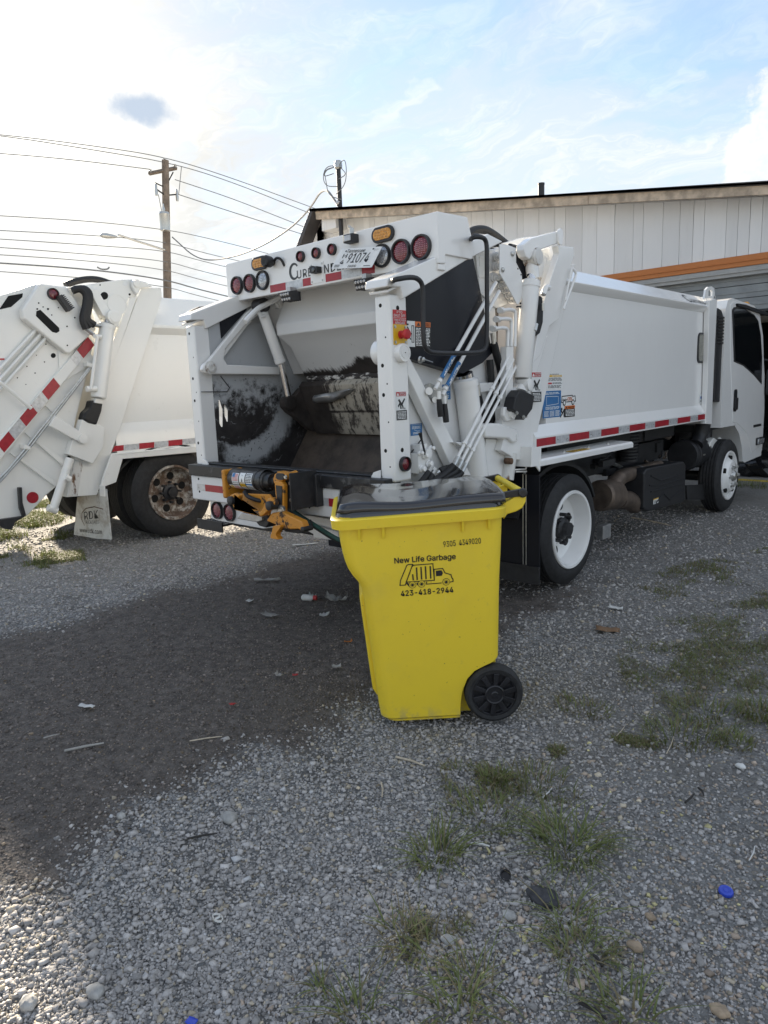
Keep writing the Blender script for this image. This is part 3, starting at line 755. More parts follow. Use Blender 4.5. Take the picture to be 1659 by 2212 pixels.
b = B(); b.tube([(e0[0], e0[1] + .0, e0[2]), (e1_[0], e1_[1], e1_[2])], .075, WOOD, 4); CA = b.build('crossarm', UP)
for p in ((325, 368), (355, 343), (378, 357)):
    q = lineplane(p); b = B(); b.lathe((q[0], q[1], q[2] - .12), (0, 0, 1), [(.02, -.05), (.02, .02), (.06, .03), (.04, .06), (.06, .09), (.04, .12), (.05, .15), (.0001, .17)], ZINC, 10); b.build('insulator', UP)
for p in ((335, 395), (370, 390)): b = B(); b.tube([lineplane(((357), 405)), lineplane(p if p[0] < 357 else (374, 372))], .025, STEELB, 6); b.build('crossarm_brace', UP)
q = lineplane((356, 481)); b = B(); q = tuple(np.array(q) + toc * .3); b.lathe((q[0], q[1], q[2] - .38), (0, 0, 1), [(.16, 0), (.19, .02), (.19, .60), (.20, .62), (.18, .70), (.0001, .72)], ZINC, 18); b.lathe((q[0], q[1], q[2] + .33), (0, 0, 1), [(.04, 0), (.06, .1), (.03, .2), (.03, .3)], ZINC, 8); b.build('transformer', UP)
for p0, p1 in (((354, 420), (337, 408)), ((358, 422), (382, 420))):
    b = B(); b.tube([lineplane(p0), lineplane(p1)], .03, STEELB, 6); q = lineplane(p1); b.lathe((q[0], q[1], q[2] - .1), (0, 0, 1), [(.05, -.15), (.07, 0), (.05, .1), (.06, .2), (.03, .3)], ZINC, 8); b.build('cutout_arm', UP)
LA = [lineplane(p) for p in ((356, 540), (300, 522), (255, 507))]
b = B(); b.tube(LA, .04, ZINC, 8, smooth=1); o = b.build('lamp_arm', UP); q = lineplane((236, 511)); b = B(); b.lathe(tuple(np.array(q) - np.array([rd[0], rd[1], 0]) * .55), (rd[0], rd[1], .03), [(.02, 0.2), (.08, .26), (.10, .45), (.07, .70), (.035, .85)], ZINC, 12); b.build('lamp_head', UP)
b = B(); b.tube([lineplane((392, 360)), lineplane((389, 390)), lineplane((386, 420))], .015, WIRE, 5); b.tube([lineplane((342, 420)), lineplane((348, 450)), lineplane((352, 470))], .015, WIRE, 5); b.build('jumper_wire', UP)
def wire(px_pts, label, r=.017, off=0.0):
    P_ = [lineplane(p, off) for p in px_pts]
    a_, c_, z_, w_ = (np.array(P_[i]) for i in (0, 1, -1, -2))
    if px_pts[0][0] < 0: P_ = [tuple(a_ + (a_ - c_) * 4 + np.array([0, 0, 1.5]))] + P_
    if px_pts[-1][0] > 700: P_ = P_ + [tuple(z_ + (z_ - w_) * 2 + np.array([0, 0, 1.0]))]
    b = B(); b.tube(P_, r, WIRE, 5, smooth=3); return tag(b.build('power_line'), label, 'wire', 'lines strung on the utility pole')
wire([(-260, 268), (0, 290), (180, 312), (355, 338), (500, 384), (665, 445), (900, 530)], 'topmost thin power line crossing the pole top pin')
wire([(-260, 268), (0, 292), (190, 322), (378, 353), (520, 400), (665, 460), (900, 545)], 'power line meeting the right end of the crossarm')
wire([(-260, 315), (0, 331), (160, 345), (326, 366)], 'power line ending at the left end of the crossarm')
wire([(378, 388), (500, 428), (600, 468), (720, 515)], 'thin line running from below crossarm toward the garage roof')
wire([(385, 420), (470, 448), (570, 480), (650, 505)], 'slack line leaving the right cutout arm', .018)
ll = [(466, 478, 492, 'highest of the lines level with the transformer'), (498, 508, 522, 'line just above the street lamp arm'), (516, 530, 541, 'line passing behind the street lamp arm'), (534, 548, 563, 'first line beneath the street lamp arm'), (550, 562, 582, 'second line beneath the street lamp arm'), (568, 580, 604, 'thick bundled cable with a splice loop'), (586, 600, 618, 'lowest line, just above the white trucks')]
for i, (yl_, ym_, yp_, lb) in enumerate(ll):
    wire([(-260, yl_ - 14), (0, yl_), (200, ym_ + (2 if i > 2 else 0)), (358, yp_ if i else 496), (430, yp_ + 22 if i else 510), (560, yp_ + 52 if i else 542), (760, yp_ + 95 if i else 600)], lb, .028 if i == 5 else .015)
b = B(); P_ = [lineplane(p) for p in ((210, 577), (218, 582), (232, 582), (236, 577))]; b.tube(P_, .03, WIRE, 5, smooth=2); tag(b.build('splice_loop'), 'short loop of spliced cable hanging from the thick line', 'cable')
# twisted service drop from the pole to the mast
pt_ = [lineplane((372, 512))]
for p, f in (((430, 565), .12), ((500, 557), .35), ((560, 535), .55), ((620, 500), .75), ((668, 455), .88), ((700, 400), .97)):
    a0 = np.array(lineplane(p)); d = ray(p); yq = a0[1] * (1 - f) + (tt[1]) * f
    pt_.append(tuple(CAM + d * (yq / d[1])))
pt_.append((tt[0] - .05, tt[1] - .05, tt[2] - .72))
b = B(); b.tube(pt_, .024, WIRE, 6, smooth=3); tag(b.build('service_drop'), 'sagging twisted service cable from pole to garage mast', 'cable')
# ================================================================== garbage truck in the middle
XR, XL, YR = -2.58, -4.57, 2.90
CX = (XR + XL) / 2
T1 = thing('garbage_truck', 'white rear loading garbage truck with open grimy hopper behind yellow cart', 'truck', (CX, 5.4, 0))
def both(b, name, parent, **k):
    o = b.build(name, parent, **k); o2 = b.mirror(CX).build(name, parent, **k); return o, o2
# ---- chassis first
b = B()
for x in (-3.12, -4.03): b.box(x - .04, x + .04, 3.9, 9.6, .72, .95, CHASSIS)
for y in (4.2, 5.6, 6.9, 8.2): b.box(-4.0, -3.15, y, y + .08, .76, .9, CHASSIS)
b.build('chassis_frame', T1, .006)
b = B(); b.box(-4.25, -2.75, 4.9, 7.6, .95, 1.08, CHASSIS); b.build('subframe', T1, .01)
WR = S((1238, 1141), -2.50); WF = S((1579, 1027), -2.47)
WRY, WFY = WR[0], 8.62
RT = .43
for side, x in ((1, -2.50), (-1, 2 * CX + 2.50)):
    wheel('wheel', T1, (x, WRY, RT), side, RT, .295, .24, 'dish', dual=True)
    wheel('wheel', T1, (x + .03 * side, WFY, RT - .01), side, RT - .01, .275, .235, 'hub')
b = B(); b.cyl((-2.8, WRY, RT), (2 * CX + 2.8, WRY, RT), .075, CHASSIS); b.lathe((CX, WRY, RT), (0, 1, 0), [(.0001, -.24), (.2, -.16), (.24, 0), (.2, .16), (.0001, .24)], CHASSIS, 20)
b.build('axle', T1)
b = B(); b.cyl((-2.8, WFY, RT - .03), (2 * CX + 2.8, WFY, RT - .03), .06, CHASSIS); b.build('axle', T1)
for x in (-3.08, -4.07):
    b = B()
    for k in range(4): b.tube([(x, WRY - .62 + k * .09, .60 - k * .012 + .05), (x, WRY - .2, .52 - k * .025), (x, WRY + .2, .52 - k * .025), (x, WRY + .62 - k * .09, .60 - k * .012 + .05)], .02, CHASSIS, 6)
    b.build('leaf_spring', T1)
# ---- rear posts
def post(sign):
    xo = XR if sign > 0 else XL
    xi = xo - .11 * sign
    b = B(); b.box(min(xo, xi), max(xo, xi), YR, YR + .15, 1.03, 2.055, WHITE)
    o = b.build('rear_post', T1, .016, seg=3)
    h = B()
    for z in (2.0, 1.68, 1.52, 1.21): h.disc(((xo + xi) / 2 - .008, YR + .001, z), (0, -1, 0), .011, HOLESHADE, .0015, 12)
    for z in (1.83, 1.58, 1.37, 1.12): h.disc(((xo + xi) / 2 + .022, YR + .001, z), (0, -1, 0), .005, HOLESHADE, .0015, 8)
    for z in (1.985, 1.52, 1.21): h.disc((xo - .001 * sign, YR + .07, z), (sign, 0, 0), .013, HOLESHADE, .0015, 12)
    h.build('bolt_hole_disc', o)
    b = B(); b.py([(xi - .06 * sign, 1.0), (xi - .06 * sign, 1.06), (xi - .04 * sign, 1.085), (xi + .01 * sign, 1.10), (xi + .01 * sign, 1.0)], YR - .015, YR - .003, WHITE); b.build('flange', o, .002)
    bolts(o, [(xi - .04 * sign, YR - .015, 1.035)], (0, -1, 0), .011)
    b = B(); b.prism([(xi - .012 * sign, YR - .02, 2.058), (xo + .012 * sign, YR - .02, 2.058), (xo + .012 * sign, YR + .16, 2.125), (xi - .012 * sign, YR + .16, 2.125)], (0, -.004, .012), WHITE); b.build('cap_plate', o, .003)
    bolts(o, [((xo + xi) / 2 - .03, YR + .03, 2.092), ((xo + xi) / 2 + .03, YR + .035, 2.094)], (0, -.35, 1), .011, .012)
    return o
PR, PL = post(1), post(-1)
# pin boss with grease nipple, stop button, signs and marker on the right post
def on_side(p, X=XR): y, z = S(c3(*p), X); return y, z
y, z = on_side((300, 690)); b = B(); b.lathe((XR, y - .02, z), (1, 0, 0), [(.052, 0), (.052, .03), (.048, .036), (.036, .036), (.036, .034), (.030, .034), (.030, .038), (.0001, .038)], WHITE, 26); b.lathe((XR + .036, y - .02, z), (1, 0, 0), [(.003, 0), (.003, .004)], HOLESHADE, 8); b.build('pin_boss', PR)
b = B(); b.lathe((-2.69, y - .02, z + .01), (-1, 0, 0), [(.07, 0), (.07, .05), (.06, .06), (.0001, .06)], WHITE, 24); b.build('pin_boss', PR)
y, z = on_side((232, 628)); y1, z1 = on_side((330, 478)); b = B(); b.box(XR, XR + .004, y, y1, z, z1, YEL); ES = b.build('stop_button_plate', PR, .002)
bolts(ES, [(XR + .004, yy, zz) for yy in (y + .014, y1 - .014) for zz in (z + .014, z1 - .014)], (1, 0, 0), .007, .005)
ym, zm = (y + y1) / 2, (z + z1) / 2
b = B(); b.lathe((XR + .004, ym, zm), (1, 0, 0), [(.022, 0), (.022, .01), (.015, .012), (.015, .03), (.027, .034), (.029, .046), (.024, .056), (.0001, .058)], RED, 22); b.build('stop_button', ES)
y, z = on_side((228, 476)); y1, z1 = on_side((324, 371)); w, h = y1 - y, z1 - z
d = side_decal(XR, y, z); d.rect(0, 0, w, h, RED).rect(w * .03, h * .455, w * .97, h * .475, PAPER, 2)
d.text('PTO', w * .30, h * .77, w * .40, h * .17, PAPER, 2, .012).text('SHUT OFF', w * .06, h * .54, w * .88, h * .17, PAPER, 2, .012)
d.text('TOMA DE FUEZA', w * .04, h * .27, w * .92, h * .12, PAPER, 2, .008).text('APAGAR', w * .14, h * .05, w * .72, h * .17, PAPER, 2, .012)
d.build('shut_off_sign', PR, 'red and white PTO shut off sign')
def danger(parent, p0, p1, X, seed=1):
    y, z = on_side(p0, X); y1, z1 = on_side(p1, X); w, h = y1 - y, z1 - z
    d = side_decal(X, y, z); d.rect(0, 0, w, h, PAPER)
    d.rect(w * .03, h * .83, w * .97, h * .98, RED, 2).poly([(w * .06, h * .85), (w * .30, h * .85), (w * .18, h * .96)], PAPER, 3)
    d.text('DANGER', w * .34, h * .915, w * .6, h * .05, PAPER, 3, .012).text('PELIGRO', w * .34, h * .845, w * .6, h * .05, PAPER, 3, .012)
    d.poly([(w * .18, h * .70), (w * .30, h * .74), (w * .52, h * .60), (w * .78, h * .76), (w * .86, h * .72), (w * .62, h * .54), (w * .70, h * .44), (w * .60, h * .42), (w * .50, h * .52), (w * .46, h * .38), (w * .36, h * .40), (w * .36, h * .54), (w * .22, h * .44), (w * .14, h * .50), (w * .30, h * .60)], INK, 2)
    for i in range(4): d.rect(w * (.5 + .1 * i), h * (.39 - .01 * i), w * (.55 + .1 * i), h * (.44 - .005 * i), INK, 2)
    d.rect(0, 0, w, h * .34, INK, 2).lines(w * .08, h * .03, w * .92, h * .31, 6, PAPER, 3, seed)
    d.build('danger_sign', parent)
danger(PR, (255, 1195), (326, 975), XR)
y, z = on_side((310, 1521)); round_lamp('marker_light', PR, (XR, y, z), (1, 0, 0), .043, REDLENS, dots=False)
# ---- sloping arms on top of the hopper sides
b = B(); b.px([(2.86, 2.085), (2.87, 2.13), (3.82, 2.475), (3.99, 2.45), (3.60, 2.30), (2.99, 2.03), (2.97, 2.09)], -2.72, -2.555, WHITE)
both(b, 'top_arm', T1, bevel=.008)
# ---- lamp bar
BX0, BX1, BY = -4.565, -2.54, 3.29
b = B(); b.px([(BY, 2.245), (BY, 2.525), (3.58, 2.535), (3.65, 2.36), (3.62, 2.30), (3.36, 2.30), (3.36, 2.25)], BX0, BX1, WHITE)
LB = b.build('lamp_bar', T1, .006)
for xx in (BX0, BX1 - .12): b = B(); b.box(xx, xx + .12, BY + .002, BY + .07, 2.21, 2.243, WHITE); b.build('end_bracket', LB, .006)
RB = lambda p: R(c1(*p), BY)
def rl(p, r, lens, name='tail_light'): x, z = RB(p); round_lamp(name, LB, (x, BY, z), (0, -1, 0), r, lens)
for p in ((155, 580), (240, 565)): rl(p, .066, REDLENS)
rl((328, 545), .068, CLEAR, 'reversing_light')
for p in ((1262, 352), (1397, 322)): rl(p, .072, REDLENS)
rl((1132, 380), .069, CLEAR, 'reversing_light')
for p in ((585, 385), (690, 362), (797, 337)):
    x, z = RB(p); round_lamp('clearance_light', LB, (x, BY, z), (0, -1, 0), .036, DREDLENS, dots=False)
for p in ((308, 430), (1140, 235)):
    x, z = RB(p); b = B(); oblong(b, (x, BY, z), (0, -1, 0), (1, 0, 0), .088, .046, .018, STEELB); oblong(b, (x, BY - .012, z), (0, -1, 0), (1, 0, 0), .072, .031, .010, AMBER)
    for i in range(7):
        for j in range(3): b.lathe((x + (i - 3) * .018, BY - .021, z + (j - 1) * .017), (0, -1, 0), [(.0075, 0), (.006, .004), (.0001, .005)], AMBER, 7)
    b.build('amber_light', LB, .003)
# reversing beeper
x, z = RB((395, 424)); b = B(); b.lathe((x, BY - .03, z), (0, -1, .05), [(.02, -.03), (.038, 0), (.040, .045), (.034, .055), (.0001, .052)], STEELB, 20)
for k in range(-2, 3): b.box(x - .03, x + .03, BY - .088, BY - .084, z + k * .012 - .002, z + k * .012 + .002, DRUM)
b.tube([(x + .03, BY - .02, z), (x + .07, BY - .03, z + .02), (x + .11, BY - .02, z + .005), (x + .115, BY, z - .04)], .009, HOSE, 8, smooth=2); b.build('reversing_alarm', LB)
# reflective strip
for x0, x1, m in ((372, 477, REDREF), (477, 590, SILREF), (592, 655, REDREF), (745, 853, REDREF), (853, 990, SILREF), (990, 1078, REDREF)):
    xa, xb = RB((x0, 580 - .25 * (x0 - 372)))[0], RB((x1, 580 - .25 * (x1 - 372)))[0]
    d = rear_decal(BY, xa, 2.258); d.rect(0, 0, xb - xa - .001, .050, m).build('reflector', LB)
# big letters
xa, za = RB((500, 525)); xb, _ = RB((565, 500)); xe, _ = RB((900, 430))
d = rear_decal(BY, xa, 2.312)
cr = .056
pts = [(cr + cr * .92 * math.cos(math.radians(a)), cr + cr * math.sin(math.radians(a))) for a in range(38, 325, 8)]
pin = [(cr * 1.10 + cr * .62 * math.cos(math.radians(a)), cr + cr * .74 * math.sin(math.radians(a))) for a in range(38, 325, 8)]
for i in range(len(pts) - 1): d.poly([pts[i], pts[i + 1], pin[i + 1], pin[i]], LETTER, 1)
d.text('URBTENDER', cr * 1.55, .004, .48, .052, LETTER, 1, .012, sp=1.12)
d.build('lettering', LB)
# camera plate in the middle
x, z = RB((690, 490)); b = B(); b.box(x - .065, x + .065, BY - .004, BY, 2.262, 2.395, WHITE); o = b.build('camera_plate', LB, .004)
bolts(o, [(x + i * .052, BY - .004, zz) for i in (-1, 1) for zz in (2.275, 2.38)], (0, -1, 0), .005, .004)
b = B(); b.box(x - .012, x + .05, BY - .05, BY - .004, 2.32, 2.36, STEELB); b.box(x - .045, x - .012, BY - .03, BY - .006, 2.33, 2.372, STEELB); b.lathe((x + .02, BY - .05, 2.34), (0, -1, 0), [(.016, 0), (.014, .006), (.0001, .007)], GLASS, 14); b.build('rear_camera', o, .004)
# number plate
YP = 3.215
BLp, BRp, TLp = [np.array([*(lambda q: (q[0], YP, q[1]))(R(c1(*p), YP))]) for p in ((785, 467), (1058, 458), (828, 328))]
TLp = TLp + np.array([0, .03, 0])
d = Decal(BLp, BRp - BLp, TLp - BLp)
d.rrect(0, 0, 1, 1, .05, PAPER, 0)
d.text('Tennessee', .20, .77, .44, .17, INK, 2, .004, .25).text('91074', .31, .27, .51, .46, INK, 2, .006).text('H', .15, .52, .10, .20, INK, 2, .012).text('4', .155, .22, .09, .20, INK, 2, .012)
d.text('26000', .40, .05, .20, .11, INK, 2, .008).text('03-27', .85, .82, .09, .07, INK, 2).lines(.05, .06, .18, .2, 4, INK, 2, 4).rect(.78, .08, .94, .11, INK, 2)
d.circ(.17, .86, .022, INK, 2, 10, 1.8).circ(.82, .90, .022, INK, 2, 10, 1.8)
d.b.prism([d.pt(0, 0, -4), d.pt(1, 0, -4), d.pt(1, 1, -4), d.pt(0, 1, -4)], d.n * .0012, ALU)
d.build('number_plate', LB, 'white Tennessee number plate H4 91074')
x, z = RB((940, 265)); b = B(); b.box(x - .04, x + .04, BY - .06, BY, z - .028, z + .022, STEELB); b.box(x - .03, x + .03, BY - .066, BY - .06, z - .02, z + .014, ALU); b.box(x - .012, x + .012, BY - .03, BY - .01, z + .02, z + .062, ZINC); b.cyl((x, BY - .02, z + .06), (x - .02, BY - .03, z + .075), .008, ZINC); b.build('plate_lamp', LB, .003)
# work lights hung under the bar
for p in ((505, 655), (1012, 572)):
    x, z = R(c1(*p), 3.24)
    b = B(); b.prism([(x - .055, 3.215, z - .035), (x + .055, 3.215, z - .035), (x + .055, 3.195, z + .028), (x - .055, 3.195, z + .028)], (.02, .05, .008), STEELB)
    for k in range(6): b.box(x - .05 + k * .02, x - .042 + k * .02, 3.25, 3.29, z - .03, z + .03, STEELB)
    b.box(x - .012, x + .025, 3.225, 3.28, z + .025, z + .062, ALU)
    o = b.build('work_light', LB, .003)
    l = B()
    for i in range(4):
        for j in range(2): l.lathe((x - .036 + i * .024, 3.206 - j * .010, z - .018 + j * .03), (0, -1, -.3), [(.0105, 0), (.009, .005), (.0001, .006)], CLEAR, 10)
    l.build('lens', o)
# ---- hopper side walls
wallp = [(3.02, .80), (3.02, 2.06), (3.80, 2.43), (4.05, 2.43), (4.15, 1.0), (3.95, .72), (3.2, .70)]
b = B(); b.px(wallp, -2.70, -2.68, DWHITE); b.build('hopper_side', T1)
b = B(); b.px(wallp, -4.47, -4.455, HOPWALL); HL = b.build('hopper_side', T1, label='inner hopper wall caked with black grime')
cu = B()
for pts in ([(262, 835), (276, 835), (300, 905), (300, 1040), (283, 1045), (268, 1015)], [(306, 875), (318, 868), (340, 905), (340, 1000), (325, 1002), (308, 960)]):
    cu.px(SP(c2, pts, -4.46), -4.6, -4.3, WHITE)
cut(HL, cu)
b = B(); b.px(SP(c2, [(270, 215), (478, 108), (478, 140), (284, 360)], -4.45), -4.452, -4.446, BLACKP); b.build('opening_shade_panel', HL)  # black sheet laid on for the darkness of an opening in the wall
b = B(); b.tube([(-4.45, *q) for q in SP(c2, [(280, 650), (350, 740), (330, 770), (130, 772)], -4.45)], .003, INK, 6); b.build('weld_seam', HL)
# triangular arm on the left wall: strut, lower rail, pivot
XA = -4.40
b = B(); b.px(SP(c2, [(135, 600), (150, 560), (185, 535), (480, 165), (560, 100), (600, 120), (575, 180), (470, 260), (320, 440), (310, 520), (335, 560), (760, 580), (760, 640), (200, 635), (160, 625)], XA), -4.44, XA, WHITE)
o1 = b.build('packer_arm', T1, .010, label='white triangular packer arm splashed with dirt')
b = B(); b.px(SP(c2, [(310, 500), (310, 400), (480, 215), (520, 190), (520, 230), (480, 270)], XA - .02), XA - .05, XA - .018, WHITE); b.build('arm_web', o1, .006)
y, z = S(c2(198, 585), XA); b = B(); b.lathe((XA, y, z), (1, 0, 0), [(.048, 0), (.048, .012), (.032, .014), (.032, .026), (.016, .028), (.016, .02), (.0001, .02)], RUSTW, 20); b.build('pivot_pin', o1)
# hydraulic cylinder inside
def cyl_part(name, a, bb, r, rod=None, m=WHITE, rr=None, parent=None):
    q = B(); q.lathe(a, tuple(np.array(bb) - np.array(a)), (lambda L: [(r * .9, 0), (r, .01), (r, L - .05), (r * 1.08, L - .05), (r * 1.08, L - .012), (r * .8, L)])(float(np.linalg.norm(np.array(bb) - np.array(a)))), m, 26)
    o = q.build(name, parent or T1)
    if rod is not None:
        q = B(); q.cyl(bb, rod, rr or r * .6, CHROME, n=20); q.build('rod', o)
    return o
XC = -4.30
pt = lambda c, p, X: (X, *S(c(*p), X))
cyl_part('sweep_cylinder', pt(c2, (602, 150), XC), pt(c2, (745, 555), XC), .040, pt(c2, (805, 835), XC), rr=.028)
b = B(); b.lathe(pt(c2, (590, 105), XC), (1, 0, 0), [(.05, -.05), (.05, .05)], STEELB, 18); b.tube([pt(c2, (570, 150), XC + .03), pt(c2, (590, 190), XC + .04), pt(c2, (620, 185), XC + .04)], .014, WHITE, 8); b.build('cylinder_mount', T1)
b = B(); b.tube([pt(c2, p, XC + .05) for p in ((470, 230), (560, 130), (650, 90), (770, 20))], .020, WHITE, 8, smooth=2); b.build('hydraulic_tube', T1)
b = B(); b.lathe(pt(c2, (700, 85), XC - .04), (1, 0, 0), [(.045, 0), (.045, .05), (.03, .055), (.03, .06), (.0001, .06)], WHITE, 20); b.build('pivot_boss', T1)
# sweep panel, profile across the truck
pan = [(3.66, 2.42), (3.60, 2.28), (3.49, 2.06), (3.495, 1.985), (3.62, 1.90), (3.745, 1.685), (3.775, 1.66), (3.84, 1.68), (3.80, 2.0), (3.74, 2.42)]
b = B(); b.px(pan, -4.26, -2.70, PANEL); SPN = b.build('sweep_panel', T1, .008, label='white folded sweep panel with black dirt along its lower edge')
b = B(); b.px([(3.5, 2.42), (3.50, 2.30), (3.62, 2.1), (3.80, 1.70), (3.86, 1.70), (3.86, 2.42)], -4.452, -4.27, DWHITE); b.build('panel_cheek', SPN, .006)
b = B(); n = 36; prof = [(.047 + .006 * math.sin(i * 1.7) + .004 * math.sin(i * .61), i / n * 1.50) for i in range(n + 1)]
b.lathe((-4.24, 3.80, 1.655), (1, 0, 0), prof, ROLL, 18); b.build('hinge_tube', T1, label='dented hinge tube, white paint scraped and black with grime')
bl = [(3.70, 1.60), (3.735, 1.635), (3.80, 1.62), (3.88, 1.60), (3.95, 1.30), (3.92, 1.225), (3.865, 1.215), (3.83, 1.26), (3.785, 1.385), (3.775, 1.395), (3.775, 1.40), (3.765, 1.41)]
b = B(); b.px(bl, -4.28, -2.70, BLADE); SB = b.build('sweep_blade', T1, .006, label='dirt caked sweep blade, lighter streaked on its right')
b = B(); b.px(SP(c2, [(760, 850), (790, 815), (850, 800), (900, 740), (980, 760), (1010, 900), (1020, 1080), (960, 1060), (860, 970), (800, 930), (765, 890)], -4.28), -4.33, -4.27, BLADE); b.build('blade_cheek', SB, .01)
y, z = S(c2(800, 860), -4.29); b = B(); b.lathe((-4.33, y, z), (1, 0, 0), [(.055, 0), (.055, .08), (.045, .085), (.0001, .085)], BLADE, 20); b.build('blade_boss', SB)
# loose grey flap snagged on the blade
fx0 = R(c2(1000, 800), 3.69)[0]; fl = B(); vs, fs = [], []
NN = 14
for i in range(NN + 1):
    t = i / NN; xc, zt = R(c2(1000 + 280 * t, 800 - 52 * t), 3.685); _, zb = R(c2(1000 + 280 * t, 860 - 20 * t * t - 78 * t ** 3), 3.685)
    for j in range(4):
        u = j / 3; vs.append((xc, 3.685 + .02 * u - .012 * math.sin(t * 9 + u * 2) - .02 * math.sin(u * 3.1), zt * (1 - u) + zb * u))
for i in range(NN):
    for j in range(3): fs.append((i * 4 + j, i * 4 + j + 1, i * 4 + j + 5, i * 4 + j + 4))
fl.add(vs, fs, ALU); o = fl.build('torn_flap', SB); md = o.modifiers.new('thick', 'SOLIDIFY'); md.thickness = .003
# floor, back, roof of the hopper
fp = [(2.94, .985), (3.10, .86), (3.28, .795), (3.48, .785), (3.64, .86), (3.73, .975), (3.885, 1.19), (4.0, 1.34), (4.02, 1.30), (3.92, 1.15), (3.76, .93), (3.66, .82), (3.5, .75), (3.26, .76), (3.08, .82), (2.94, .93)]
b = B(); b.px(fp, -4.455, -2.70, HOPFLOOR); b.build('hopper_floor', T1, label='curved brown steel hopper floor')
b = B(); b.px([(4.02, .85), (4.06, .85), (4.18, 2.45), (4.14, 2.45)], -4.455, -2.70, HOPFLOOR); b.px([(3.66, 2.44), (4.16, 2.45), (4.16, 2.48), (3.6, 2.48)], -4.455, -2.70, WHITE); b.build('hopper_back', T1)
# ---- sill, bumper, lower panels
b = B(); b.box(-4.585, -2.60, 2.835, 2.975, .975, 1.055, SILL); b.box(-4.585, -2.62, 2.90, 2.985, 1.055, 1.068, SILL); SL = b.build('hopper_sill', T1, .008, label='scuffed black steel sill')
b = B(); b.py([(-4.59, .955), (-4.58, 1.08), (-4.53, 1.11), (-4.53, .955)], 2.93, 2.99, WHITE); b.build('sill_end', SL, .004)
b = B(); b.box(-4.592, -2.585, 2.855, 2.95, .79, .972, DWHITE); BP = b.build('bumper', T1, .012, seg=3)
YB = 2.855
def strip(parent, segs, Y, z0, z1):
    for xa, xb, m in segs:
        d = rear_decal(Y, xa, z0); d.rect(0, 0, xb - xa - .001, z1 - z0, m).build('reflector', parent)
rx = lambda p: R(c7(*p), YB)[0]
strip(BP, [(rx((125, 300)), rx((205, 310)), SILREF), (rx((205, 310)), rx((432, 330)), REDREF), (rx((1255, 440)), rx((1302, 445)), REDREF), (rx((1302, 445)), rx((1420, 455)), SILREF), (rx((1420, 455)), -2.62, REDREF)], YB, .862, .912)
h = B()
for p in ((140, 238), (150, 362), (1228, 515)):
    x, z = R(c7(*p), YB); h.disc((x, YB, z), (0, -1, 0), .009, HOLESHADE, .0015, 12)
h.build('bolt_hole_disc', BP)
b = B(); b.py(RP(c7, [(248, 445), (262, 625), (330, 650), (770, 728), (1000, 700), (1000, 545)], 2.90), 2.90, 2.93, DWHITE); LP = b.build('tail_light_panel', T1, .006)
for p in ((335, 545), (455, 567)):
    x, z = R(c7(*p), 2.90); round_lamp('tail_light', LP, (x, 2.90, z), (0, -1, 0), .066, REDLENS)
b = B(); b.py(RP(c7, [(1060, 540), (1180, 590), (1510, 640), (1510, 790), (1260, 780), (1190, 740)], 2.99), 2.99, 3.02, DWHITE); b.py(RP(c7, [(1258, 690), (1510, 760), (1515, 850), (1265, 815)], 2.96), 2.96, 2.985, DWHITE); b.py([(-3.35, .62), (-2.62, .60), (-2.62, .79), (-3.35, .79)], 3.03, 3.05, DWHITE); b.build('lower_panel', T1, .006)
b = B(); b.box(-4.42, -2.72, 3.04, 3.95, .60, .76, CHASSIS); b.build('hopper_underside', T1, .02)
# folding black step under the left end
q = RP(c7, [(128, 630), (370, 650), (370, 740), (130, 690)], 3.0)
b = B(); b.box(q[0][0], q[1][0], 3.0, 3.22, .565, .58, STEELB); b.box(q[0][0], q[1][0], 2.995, 3.005, .52, .60, STEELB); b.box(q[1][0], -3.9, 3.1, 3.14, .56, .60, STEELB)
for i in range(9):
    for j in range(4): b.lathe((q[0][0] + .03 + i * .035, 3.03 + j * .045, .58), (0, 0, 1), [(.008, 0), (.006, .006)], STEELB, 6)
b.build('step_plate', T1)
# ---- cart lifter
LF = B(); LF.box(-3.97, -3.13, 2.80, 2.856, .86, 1.06, STEELB); CL = LF.build('cart_lifter', T1, .006, label='worn orange cart lifter with black rotary actuator')
Yl = 2.72
b = B(); b.box(-3.255, -3.17, 2.66, 2.83, .862, 1.075, STEELB); b.box(-3.165, -3.155, 2.62, 2.83, .862, 1.085, STEELB); b.build('mount_bracket', CL, .004)
bolts(CL, [(-3.20, 2.66, zz) for zz in (.92, 1.02)], (0, -1, 0), .010)
A0, A1 = R(c7(500, 232), Yl), R(c7(850, 268), Yl); zc_ = (A0[1] + A1[1]) / 2 + .004
ACT = mat('scratched_dark_actuator', (.05, .05, .05), .38, .5, .8, 16)
b = B(); b.lathe((A0[0], Yl, zc_), (1, 0, 0), [(.055, -.012), (.066, 0), (.066, .27), (.070, .272), (.070, .285), (.066, .287), (.066, .34), (.072, .345), (.072, A1[0] - A0[0] - .05), (.05, A1[0] - A0[0] - .03), (.05, A1[0] - A0[0] + .03)], ACT, 30); AC = b.build('actuator', CL)
def actsurf(x, y, k):          # x along the cylinder, y = arc from the rear-facing line, both in metres
    a = y / .0665; r = .0666 + k; return np.array([A0[0] + x, Yl - r * math.cos(a), zc_ + r * math.sin(a)])
d = Decal((0, 0, 0), UX, UZ, actsurf)
def arect(x0, y0, x1, y1, m, k=1):
    n = max(1, int((y1 - y0) / .012))
    for i in range(n): d.rect(x0, y0 + (y1 - y0) * i / n, x1, y0 + (y1 - y0) * (i + 1) / n, m, k)
arect(.055, -.03, .125, .045, PAPER)
for i in range(6): arect(.06, -.005 + i * .008, .12, -.001 + i * .008, RED, 2)
arect(.06, .018, .088, .043, BLUE, 3)
d.text('MADE IN USA', .06, -.022, .06, .010, INK, 2)
